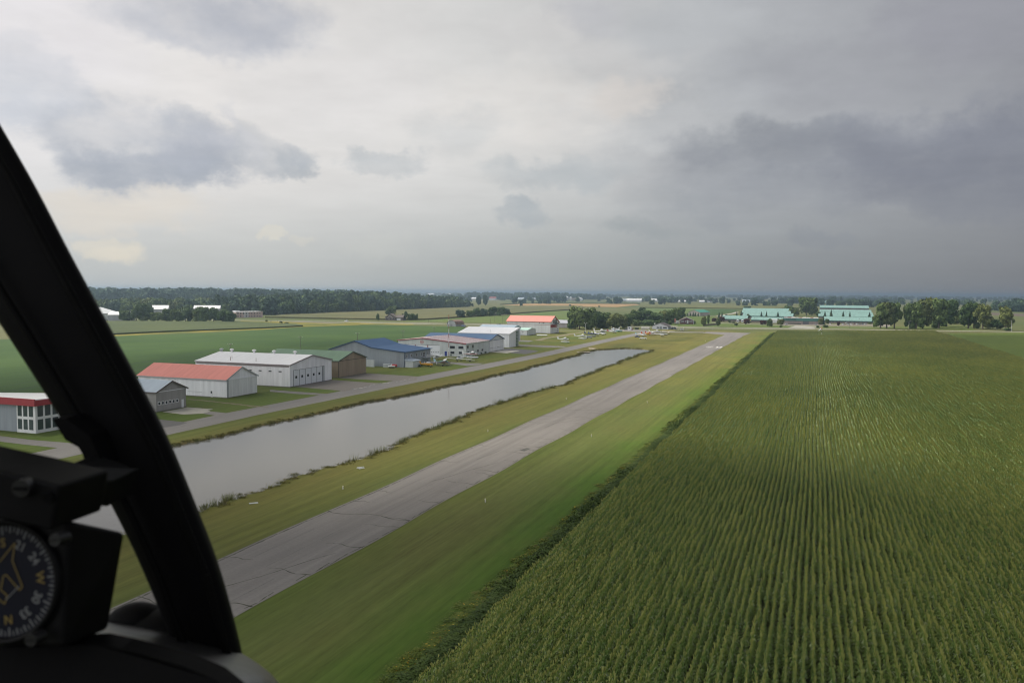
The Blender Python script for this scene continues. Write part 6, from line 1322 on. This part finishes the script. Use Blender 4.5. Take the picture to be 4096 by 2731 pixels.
# dock and boat ramp on the pond
t_ = thing('dock', 'small floating wooden dock at the far left bank of the pond', 'dock', (-127.5, 471, -.5), R(20)); mb = MB(); mb.box(-3.8, 3.8, -2.2, 2.2, .35, .6); mb.build('deck', M('dock_boards', (.27, .235, .18), .9, .2, .8), t_)
for x in (-2.9, 0, 2.9): mb = MB(); mb.tube((x, -2, .1), (x, 2, .1), .32, n=8); mb.build('float_drum', DARK, t_)
sheet('concrete_ramp', [(-135.1, 510.9),(-128.0, 505.3),(-128.0, 497.8),(-131.2, 498.7)], .03, M('ramp_concrete', (.34, .28, .21), .9, .2, .4))
# small white runway edge markers on the grass
for i, p in enumerate([(-77.6, 125.5), (-76.2, 191.1), (-50.8, 126.4), (-75.8, 259.3), (-74.6, 616.4), (-50.3, 194.2), (-49.5, 261.3)]):
    t_ = thing('edge_marker', ['small white marker beside the runway, nearest on its pond side', 'small white marker on the pond side of the runway, second from the camera', 'small white marker on the corn side grass, nearest to the camera', 'small white marker on the pond side, third from the camera', 'small white marker near the painted runway figures', 'small white marker on the corn side grass, second from the camera', 'small white marker on the corn side grass, third from the camera'][i], 'marker', (*p, 0), 0, 'runway edge markers')
    mb = MB(); mb.tube((0, 0, 0), (0, 0, .42), .07, .05, 8); mb.build('post', FRAME, t_); mb = MB(); mb.tube((0, 0, .42), (0, 0, .6), .11, .08, 8); mb.build('cap', PCRM, t_)
# weathered boards lying on the bank
for i, (p, k) in enumerate([((-83.1, 141.5), 4), ((-85.7, 111.3), 2)]):
    t_ = thing('driftwood', ['pile of pale weathered boards on the pond bank', 'pale weathered board on the bank near the window pillar'][i], 'boards', (*p, 0), R(60))
    for j in range(k): mb = MB(); mb.box(-.7, .7, j*.36, j*.36+.14, .03+.02*j, .09+.02*j); b_ = mb.build('board', LGREY, t_); b_.rotation_euler.z = rng.uniform(-.3, .3)

# ================================================================ COCKPIT
# measured in the aircraft's own frame: right, ahead, up of the pilot's eye, in metres
CKB = M('cockpit_black', (.0022, .0022, .0024), .6, .2, 30, spec=.04)
CKP = M('glareshield_vinyl', (.012, .012, .0125), .32, .25, 25, spec=.5, bump=.03)
CKG = M('compass_housing', (.0035, .0035, .0038), .5, .25, 40, spec=.07)
DIALM = M('dial_face', (.003, .0035, .008), .5, .2, 40, spec=.1); MARKM = M('dial_marks', (.085, .088, .09), .6, .1, 40); MARKY = M('dial_amber', (.10, .07, .014), .6, .1, 40); SCREW = M('screw_steel', (.008, .008, .0085), .4, .2, 60, spec=.2)
cock = thing('cockpit_frame', 'black curved window pillar and glareshield of the aircraft the view is from', 'cockpit', EYE, YAW)
def flat_box(pts, push):
    """outline pts (3d) pushed ahead by a vector: a plate with thickness"""
    n = len(pts); p2 = [tuple(Vector(p)+Vector(push)) for p in pts]; mb = MB()
    mb.mesh(list(pts)+p2, [tuple(range(n)), tuple(range(n, 2*n))[::-1]]+[(i, n+i, n+(i+1) % n, (i+1) % n) for i in range(n)]); return mb
rings = []
for a, b2 in [((-1.2873, 0.9169, 0.9272), (-1.1242, 0.917, 0.9283)), ((-1.0121, 0.8799, 0.6423), (-0.8528, 0.8799, 0.6435)), ((-0.7997, 0.8448, 0.3912), (-0.6485, 0.8449, 0.3923)), ((-0.6639, 0.8142, 0.2143), (-0.5236, 0.8143, 0.2153)), ((-0.6249, 0.8012, 0.164), (-0.4909, 0.8013, 0.165)), ((-0.573, 0.7873, 0.0987), (-0.4473, 0.7873, 0.0996)), ((-0.5271, 0.7738, 0.041), (-0.414, 0.7739, 0.0418)), ((-0.4935, 0.7612, -0.0033), (-0.385, 0.7612, -0.0025)), ((-0.4666, 0.754, -0.0388), (-0.3636, 0.7541, -0.0381)), ((-0.4307, 0.746, -0.0896), (-0.3339, 0.746, -0.0889)), ((-0.3933, 0.7378, -0.1436), (-0.3038, 0.7378, -0.1429)), ((-0.3575, 0.7293, -0.2008), (-0.2799, 0.7294, -0.2002)), ((-0.3291, 0.7212, -0.2533), (-0.2564, 0.7212, -0.2528)), ((-0.3022, 0.7126, -0.3128), (-0.2392, 0.7126, -0.3124)), ((-0.2846, 0.7099, -0.3588), (-0.2288, 0.7099, -0.3584)), ((-0.2489, 0.7007, -0.5121), (-0.2027, 0.7007, -0.5117))]:
    a, b2 = Vector(a), Vector(b2); c = (a+b2)/2; e = (b2-a)/2; dirv = c.normalized(); f = Vector((dirv.x, dirv.y, 0)).normalized()*.035; rr = []
    for k in range(20):
        an = 6.28318*k/20; cs, sn = math.cos(an), math.sin(an)
        rr.append(tuple(c+f+e*math.copysign(abs(cs)**.6, cs)+f*math.copysign(abs(sn)**.6, sn)))
    rings.append(rr)
mb = MB(); mb.loft(rings); pl = mb.build('window_pillar', CKB, cock); s_ = pl.modifiers.new('smooth', 'SUBSURF'); s_.levels = s_.render_levels = 2
# raised seal along the pillar's outer edge
seal = MB()
for (a, b2), (c, d) in zip([((-1.2873, 0.9169, 0.9272), (-1.1242, 0.917, 0.9283)), ((-1.0121, 0.8799, 0.6423), (-0.8528, 0.8799, 0.6435)), ((-0.7997, 0.8448, 0.3912), (-0.6485, 0.8449, 0.3923)), ((-0.6639, 0.8142, 0.2143), (-0.5236, 0.8143, 0.2153)), ((-0.6249, 0.8012, 0.164), (-0.4909, 0.8013, 0.165)), ((-0.573, 0.7873, 0.0987), (-0.4473, 0.7873, 0.0996)), ((-0.5271, 0.7738, 0.041), (-0.414, 0.7739, 0.0418)), ((-0.4935, 0.7612, -0.0033), (-0.385, 0.7612, -0.0025)), ((-0.4666, 0.754, -0.0388), (-0.3636, 0.7541, -0.0381)), ((-0.4307, 0.746, -0.0896), (-0.3339, 0.746, -0.0889)), ((-0.3933, 0.7378, -0.1436), (-0.3038, 0.7378, -0.1429)), ((-0.3575, 0.7293, -0.2008), (-0.2799, 0.7294, -0.2002)), ((-0.3291, 0.7212, -0.2533), (-0.2564, 0.7212, -0.2528)), ((-0.3022, 0.7126, -0.3128), (-0.2392, 0.7126, -0.3124)), ((-0.2846, 0.7099, -0.3588), (-0.2288, 0.7099, -0.3584))], [((-1.0121, 0.8799, 0.6423), (-0.8528, 0.8799, 0.6435)), ((-0.7997, 0.8448, 0.3912), (-0.6485, 0.8449, 0.3923)), ((-0.6639, 0.8142, 0.2143), (-0.5236, 0.8143, 0.2153)), ((-0.6249, 0.8012, 0.164), (-0.4909, 0.8013, 0.165)), ((-0.573, 0.7873, 0.0987), (-0.4473, 0.7873, 0.0996)), ((-0.5271, 0.7738, 0.041), (-0.414, 0.7739, 0.0418)), ((-0.4935, 0.7612, -0.0033), (-0.385, 0.7612, -0.0025)), ((-0.4666, 0.754, -0.0388), (-0.3636, 0.7541, -0.0381)), ((-0.4307, 0.746, -0.0896), (-0.3339, 0.746, -0.0889)), ((-0.3933, 0.7378, -0.1436), (-0.3038, 0.7378, -0.1429)), ((-0.3575, 0.7293, -0.2008), (-0.2799, 0.7294, -0.2002)), ((-0.3291, 0.7212, -0.2533), (-0.2564, 0.7212, -0.2528)), ((-0.3022, 0.7126, -0.3128), (-0.2392, 0.7126, -0.3124)), ((-0.2846, 0.7099, -0.3588), (-0.2288, 0.7099, -0.3584)), ((-0.2489, 0.7007, -0.5121), (-0.2027, 0.7007, -0.5117))]):
    for t0 in (.22, .8):
        p, q = Vector(a).lerp(Vector(b2), t0)*.985, Vector(c).lerp(Vector(d), t0)*.985; seal.tube(p, q, .0035, n=8)
seal.build('window_seal', M('seal_rubber', (.002, .002, .002), .6, .2, 30, spec=.03), pl)
mb = flat_box([(-0.3972, 0.7096, -0.1124), (-0.3859, 0.7096, -0.1115), (-0.3651, 0.7087, -0.1264), (-0.3537, 0.7073, -0.1497), (-0.3683, 0.7073, -0.1505), (-0.3722, 0.708, -0.1378), (-0.3858, 0.7085, -0.1303)], (.0, .03, 0)); mb.build('pillar_bracket', CKB, cock)
# glareshield: rows from the near edge over the crest to the far edge
rows_ = [[(-0.3756, 0.605, -0.2699), (-0.3072, 0.6003, -0.2643), (-0.2844, 0.5903, -0.2634), (-0.26, 0.5851, -0.2665), (-0.2379, 0.5848, -0.2724), (-0.2108, 0.5793, -0.2801), (-0.191, 0.5641, -0.2838), (-0.1792, 0.6419, -0.3226)], [(-0.3854, 0.6247, -0.2745), (-0.3135, 0.6151, -0.2682), (-0.2885, 0.6002, -0.2655), (-0.2638, 0.595, -0.2687), (-0.2414, 0.5947, -0.2744), (-0.2132, 0.5892, -0.2819), (-0.1906, 0.5741, -0.2832), (-0.1792, 0.6419, -0.3226)], [(-0.4062, 0.6842, -0.2861), (-0.3334, 0.6643, -0.2837), (-0.3122, 0.6641, -0.286), (-0.2885, 0.6639, -0.2902), (-0.2585, 0.6634, -0.2981), (-0.221, 0.6483, -0.2998), (-0.188, 0.6137, -0.2914), (-0.1792, 0.6419, -0.3226)], [(-0.4147, 0.7339, -0.2926), (-0.3609, 0.7233, -0.3012), (-0.3458, 0.7331, -0.3052), (-0.321, 0.7328, -0.3105), (-0.2852, 0.7325, -0.3157), (-0.2433, 0.7219, -0.3248), (-0.196, 0.6625, -0.3126), (-0.1792, 0.6419, -0.3226)], [(-0.435, 0.7832, -0.3048), (-0.3828, 0.7726, -0.3151), (-0.3711, 0.7824, -0.3189), (-0.3454, 0.7821, -0.3232), (-0.3072, 0.7821, -0.3243), (-0.2576, 0.7712, -0.3391), (-0.1928, 0.6817, -0.3275), (-0.1792, 0.6419, -0.3226)], [(-0.4566, 0.821, -0.3431), (-0.4069, 0.8201, -0.3581), (-0.3895, 0.8201, -0.358), (-0.3625, 0.8198, -0.3624), (-0.3224, 0.8198, -0.3636), (-0.2705, 0.8089, -0.3787), (-0.2036, 0.7193, -0.3685), (-0.1792, 0.6419, -0.3226)]]
mb = MB(); nC = len(rows_[0]); mb.mesh([p for r_ in rows_ for p in r_], [(i*nC+k, i*nC+k+1, (i+1)*nC+k+1, (i+1)*nC+k) for i in range(len(rows_)-1) for k in range(nC-1)], 0, True)
gl = mb.build('glareshield', CKP, cock); s_ = gl.modifiers.new('smooth', 'SUBSURF'); s_.levels = s_.render_levels = 3
fp_ = [(-0.3924, 0.6099, -0.2717), (-0.3097, 0.6052, -0.2657), (-0.2867, 0.5952, -0.2651), (-0.2626, 0.591, -0.2688), (-0.2399, 0.5897, -0.2741), (-0.2131, 0.5842, -0.2822), (-0.1932, 0.5689, -0.2873), (-0.1976, 0.5612, -0.3316), (-0.3761, 0.5805, -0.3443)]
mb = flat_box([tuple(Vector(p)*.985) for p in fp_], (0, .02, 0)); mb.build('instrument_panel', CKB, cock)
for (c, rx, rz_), nm in ((((-0.3563, 0.7726, -0.3149)), .030, .020), 'vent_cowl'), (((-0.3237, 0.7725, -0.3168), .045, .018), 'vent_cowl'):
    mb = MB(); mb.loft([[(c[0]+rx*math.sin(t_)*math.cos(a), c[1]+rx*.8*math.sin(t_)*math.sin(a), c[2]-.004+rz_*math.cos(t_)) for a in [6.283*k/20 for k in range(20)]] for t_ in (.05, .4, .8, 1.2, 1.57, 1.9)]); mb.build(nm, CKB, cock)
# magnetic compass
comp = thing('magnetic_compass', 'black boxed magnetic compass with a round dark dial, white figures and an amber aeroplane outline', 'compass', EYE, YAW)
dc = Vector((-0.3653, 0.5884, -0.2115)); TL = R(8)
view = Vector((dc.x, dc.y, dc.z)).normalized(); rgt = Vector((view.y, -view.x, 0)).normalized(); fwd_ = Vector((-rgt.y, rgt.x, 0))
# aircraft frame axes of the dial, turned to the pilot on the left
rgt, fwd_ = Vector((1, 0, 0)), Vector((0, 1, 0))
e1 = rgt*math.cos(TL)-fwd_*math.sin(TL); dn = -fwd_*math.cos(TL)-rgt*math.sin(TL); e2 = Vector((0, 0, 1)); e2 = (e2-dn*.12).normalized(); dn = e1.cross(e2)
D = lambda x, y, z=0: tuple(dc+e1*x+e2*y+dn*z)
hw, hh = .047, .0455
fr = [D(-hw, -hh), D(hw, -hh), D(hw, hh), D(-hw, hh)]; btr, bbr = Vector((-0.2997, 0.6348, -0.1892)), Vector((-0.3128, 0.6303, -0.2649))
bk = [tuple(bbr-e1*.09), tuple(bbr), tuple(btr), tuple(btr-e1*.09)]
mb = MB(); mb.mesh(fr+bk, [(0, 1, 2, 3), (5, 4, 7, 6), (1, 5, 6, 2), (3, 2, 6, 7), (0, 3, 7, 4), (0, 4, 5, 1)])
ho = mb.build('housing', CKG, comp); bv = ho.modifiers.new('edge', 'BEVEL'); bv.width = .004; bv.segments = 3
mb = MB(); mb.loft([[D(r_*math.cos(a), r_*math.sin(a), z) for a in [6.28318*k/64 for k in range(64)]] for r_, z in ((.0445, .0005), (.0445, .004), (.0425, .0055), (.0405, .0042), (.040, .0008))], cap=False); mb.build('bezel', CKG, comp)
mb = MB(); mb.face([D(.041*math.cos(6.28318*k/64), .041*math.sin(6.28318*k/64), .0009) for k in range(64)]); dial = mb.build('dial', DIALM, comp)
mb = MB()
for k in range(72):
    a = R(8.3)+6.28318*k/72; lo = .0345 if k % 6 else .033; wd = .00042 if k % 2 else .00062; c, s = math.cos(a), math.sin(a)
    if k % 2 and k % 6: lo = .0355
    q = lambda r_, t_: D(r_*c-t_*s, r_*s+t_*c, .0013); mb.face([q(lo, -wd), q(.0392, -wd), q(.0392, wd), q(lo, wd)])
mb.build('degree_marks', MARKM, dial)
dg = bpy.context.evaluated_depsgraph_get
def lettering(txt, size, place, m_, parent, nm='figure'):
    cu = bpy.data.curves.new('lettering', 'FONT'); cu.body = txt; cu.size = size; cu.align_x = 'CENTER'; cu.align_y = 'CENTER'; cu.offset = size*.025
    o_ = bpy.data.objects.new('lettering', cu); C.objects.link(o_); bpy.context.view_layer.update()
    me = bpy.data.meshes.new_from_object(o_.evaluated_get(bpy.context.evaluated_depsgraph_get())); bpy.data.objects.remove(o_); bpy.data.curves.remove(cu)
    for v in me.vertices: v.co = place(v.co.x, v.co.y)
    me.materials.clear(); me.materials.append(m_); ob = bpy.data.objects.new(nm, me); C.objects.link(ob); ob.parent = parent; return ob
for k, tx in enumerate(('W', '24', '21', 'S', '15', '12', 'E', '6', '3', 'N', '33', '30')):
    a = R(8.3+30*k); cx_, cy_ = .0272*math.cos(a), .0272*math.sin(a); rot = a-math.pi/2
    lettering(tx, .0088, (lambda x, y, cx_=cx_, cy_=cy_, rot=rot: D(cx_+x*math.cos(rot)-y*math.sin(rot), cy_+x*math.sin(rot)+y*math.cos(rot), .0014)), MARKY if tx in 'WNES' else MARKM, dial)
def dz(zx, zy): return ((zx-47)/9086/.905, -(zy-892)/9086)   # dial millimetres from the survey
mb = MB()
ol = [dz(*p) for p in ((0, 770), (95, 640), (85, 760), (160, 920), (142, 945), (50, 850), (30, 862), (20, 950), (65, 985), (50, 1040), (0, 1000))]; ol = [(x, y) for x, y in ol]
full = ol
for (xa, ya), (xb, yb) in zip(full, full[1:]):
    d = Vector((xb-xa, yb-ya)); n_ = Vector((-d.y, d.x)).normalized()*.00045
    mb.face([D(xa-n_.x, ya-n_.y, .0016), D(xb-n_.x, yb-n_.y, .0016), D(xb+n_.x, yb+n_.y, .0016), D(xa+n_.x, ya+n_.y, .0016)])
mb.build('aeroplane_outline', MARKY, dial)
xa, ya = dz(60, 1010); xb, yb = dz(142, 915); d = Vector((xb-xa, yb-ya)); n_ = Vector((-d.y, d.x)).normalized()*.0004
mb = MB(); mb.face([D(xa-n_.x, ya-n_.y, .002), D(xb-n_.x, yb-n_.y, .002), D(xb+n_.x, yb+n_.y, .002), D(xa+n_.x, ya+n_.y, .002)]); mb.build('needle', MARKM, dial)
for zx, zy in ((360, 625), (200, 1280)):
    p = Vector((-0.3172, 0.5656, -0.1743) if zx == 360 else (-0.3336, 0.5615, -0.2439)); mb = MB(); mb.tube(p, p-dn*.012, .0045, n=16); sc_ = mb.build('screw', SCREW, comp)
    mb = MB(); c2 = p+dn*.0006; mb.face([tuple(c2+e1*a+e2*b2) for a, b2 in ((-.0035, -.001), (.0035, .0003), (.0035, .001), (-.0035, -.0003))]); mb.build('slot', CKB, sc_)
# mounting bracket above the dial and its arm to the pillar
mb = flat_box([(-0.4183, 0.5545, -0.1085), (-0.3494, 0.5586, -0.1247), (-0.3111, 0.5629, -0.1353), (-0.3134, 0.5621, -0.1493), (-0.3171, 0.5611, -0.1663), (-0.3491, 0.5566, -0.1578), (-0.418, 0.5521, -0.1495)], (.01, .05, 0)); br = mb.build('bracket', CKG, comp); bv = br.modifiers.new('edge', 'BEVEL'); bv.width = .002; bv.segments = 2
mb = flat_box([(-0.3286, 0.5928, -0.1392), (-0.3179, 0.6521, -0.1528), (-0.319, 0.6519, -0.1559), (-0.3226, 0.6508, -0.1736), (-0.3244, 0.6509, -0.1726), (-0.3284, 0.5916, -0.1587)], (.0, .05, 0)); br = mb.build('bracket_arm', CKG, comp); bv = br.modifiers.new('edge', 'BEVEL'); bv.width = .002; bv.segments = 2
mb = flat_box([(-0.369, 0.6819, -0.1554), (-0.3674, 0.6823, -0.1491), (-0.3654, 0.6826, -0.1448), (-0.3615, 0.6827, -0.1435), (-0.3558, 0.6825, -0.1462), (-0.3457, 0.6823, -0.1489), (-0.3324, 0.682, -0.1539), (-0.3323, 0.6815, -0.1627), (-0.369, 0.6816, -0.1617)], (0, .03, 0)); mb.build('clamp', CKG, comp)
p = Vector((-0.3329, 0.5539, -0.1353)); mb = MB(); mb.tube(p, p+Vector((0, .012, 0)), .006, n=20); s2 = mb.build('screw', SCREW, comp); mb = MB(); mb.box(p.x-.0045, p.x+.0045, p.y-.0012, p.y-.0002, p.z-.001, p.z+.001); mb.build('slot', CKB, s2)
p = Vector((-0.3171, 0.5585, -0.1429)); mb = MB(); mb.tube(p, p+Vector((0, .012, 0)), .0035, n=14); mb.build('screw', CKB, comp)

# ================================================================ HAZE
hz_ = MB(); hz_.box(-24300, 24300, -3300, 24300, -2.0, 52.0)
hm = bpy.data.materials.new('haze'); hm.use_nodes = True; hm.node_tree.nodes.clear(); t = NT(hm.node_tree)
pv = t.n('ShaderNodeVolumePrincipled'); pv.inputs['Color'].default_value = (.62, .81, 1.0, 1); pv.inputs['Density'].default_value = 1.8e-4; pv.inputs['Anisotropy'].default_value = .8
om = t.n('ShaderNodeOutputMaterial'); hm.node_tree.links.new(pv.outputs[0], om.inputs['Volume'])
tag(hz_.build('haze', hm), kind='stuff')

# ================================================================ CLOUDS OVERHEAD, out of view, added to shade corn and hangars
def shade_cloud(cx, cy, hx, hy, seed, H=620.0):
    """a lumpy cloud out of view, placed so its shadow falls round (cx, cy)"""
    r = random.Random(seed); k = H/math.tan(SUN_EL); ox, oy = cx+k*math.sin(SUN_AZ), cy+k*math.cos(SUN_AZ)
    bm = bmesh.new()
    for i in range(46):
        a = r.uniform(0, 6.283); q = math.sqrt(r.random()); rad = r.uniform(.22, .4)*min(hx, hy)
        mt = Matrix.Translation((q*math.cos(a)*(hx-rad*.7), q*math.sin(a)*(hy-rad*.7), r.uniform(0, 30))) @ Matrix.Diagonal((rad, rad, rad*.4, 1))
        bmesh.ops.create_icosphere(bm, subdivisions=3, radius=1, matrix=mt)
    for v in bm.verts: v.co += Vector((math.sin(v.co.y*.06+seed), math.sin(v.co.x*.05), math.sin(v.co.x*.07)*math.cos(v.co.y*.06)))*6
    me = bpy.data.meshes.new('shade_cloud'); bm.to_mesh(me); bm.free(); me.polygons.foreach_set('use_smooth', [True]*len(me.polygons)); me.materials.append(M('shade_cloud_body', (.85, .85, .86), 1.0, .05, .01, spec=0))
    o_ = bpy.data.objects.new('shade_cloud', me); C.objects.link(o_); o_.location = (ox, oy, H); tag(o_, kind='structure')
shade_cloud(60, -2, 300, 176, 3, 300.0)  # set low and wide to block overhead sky light as well
shade_cloud(165, 660, 160, 210, 5)
shade_cloud(-225, 330, 100, 290, 8)
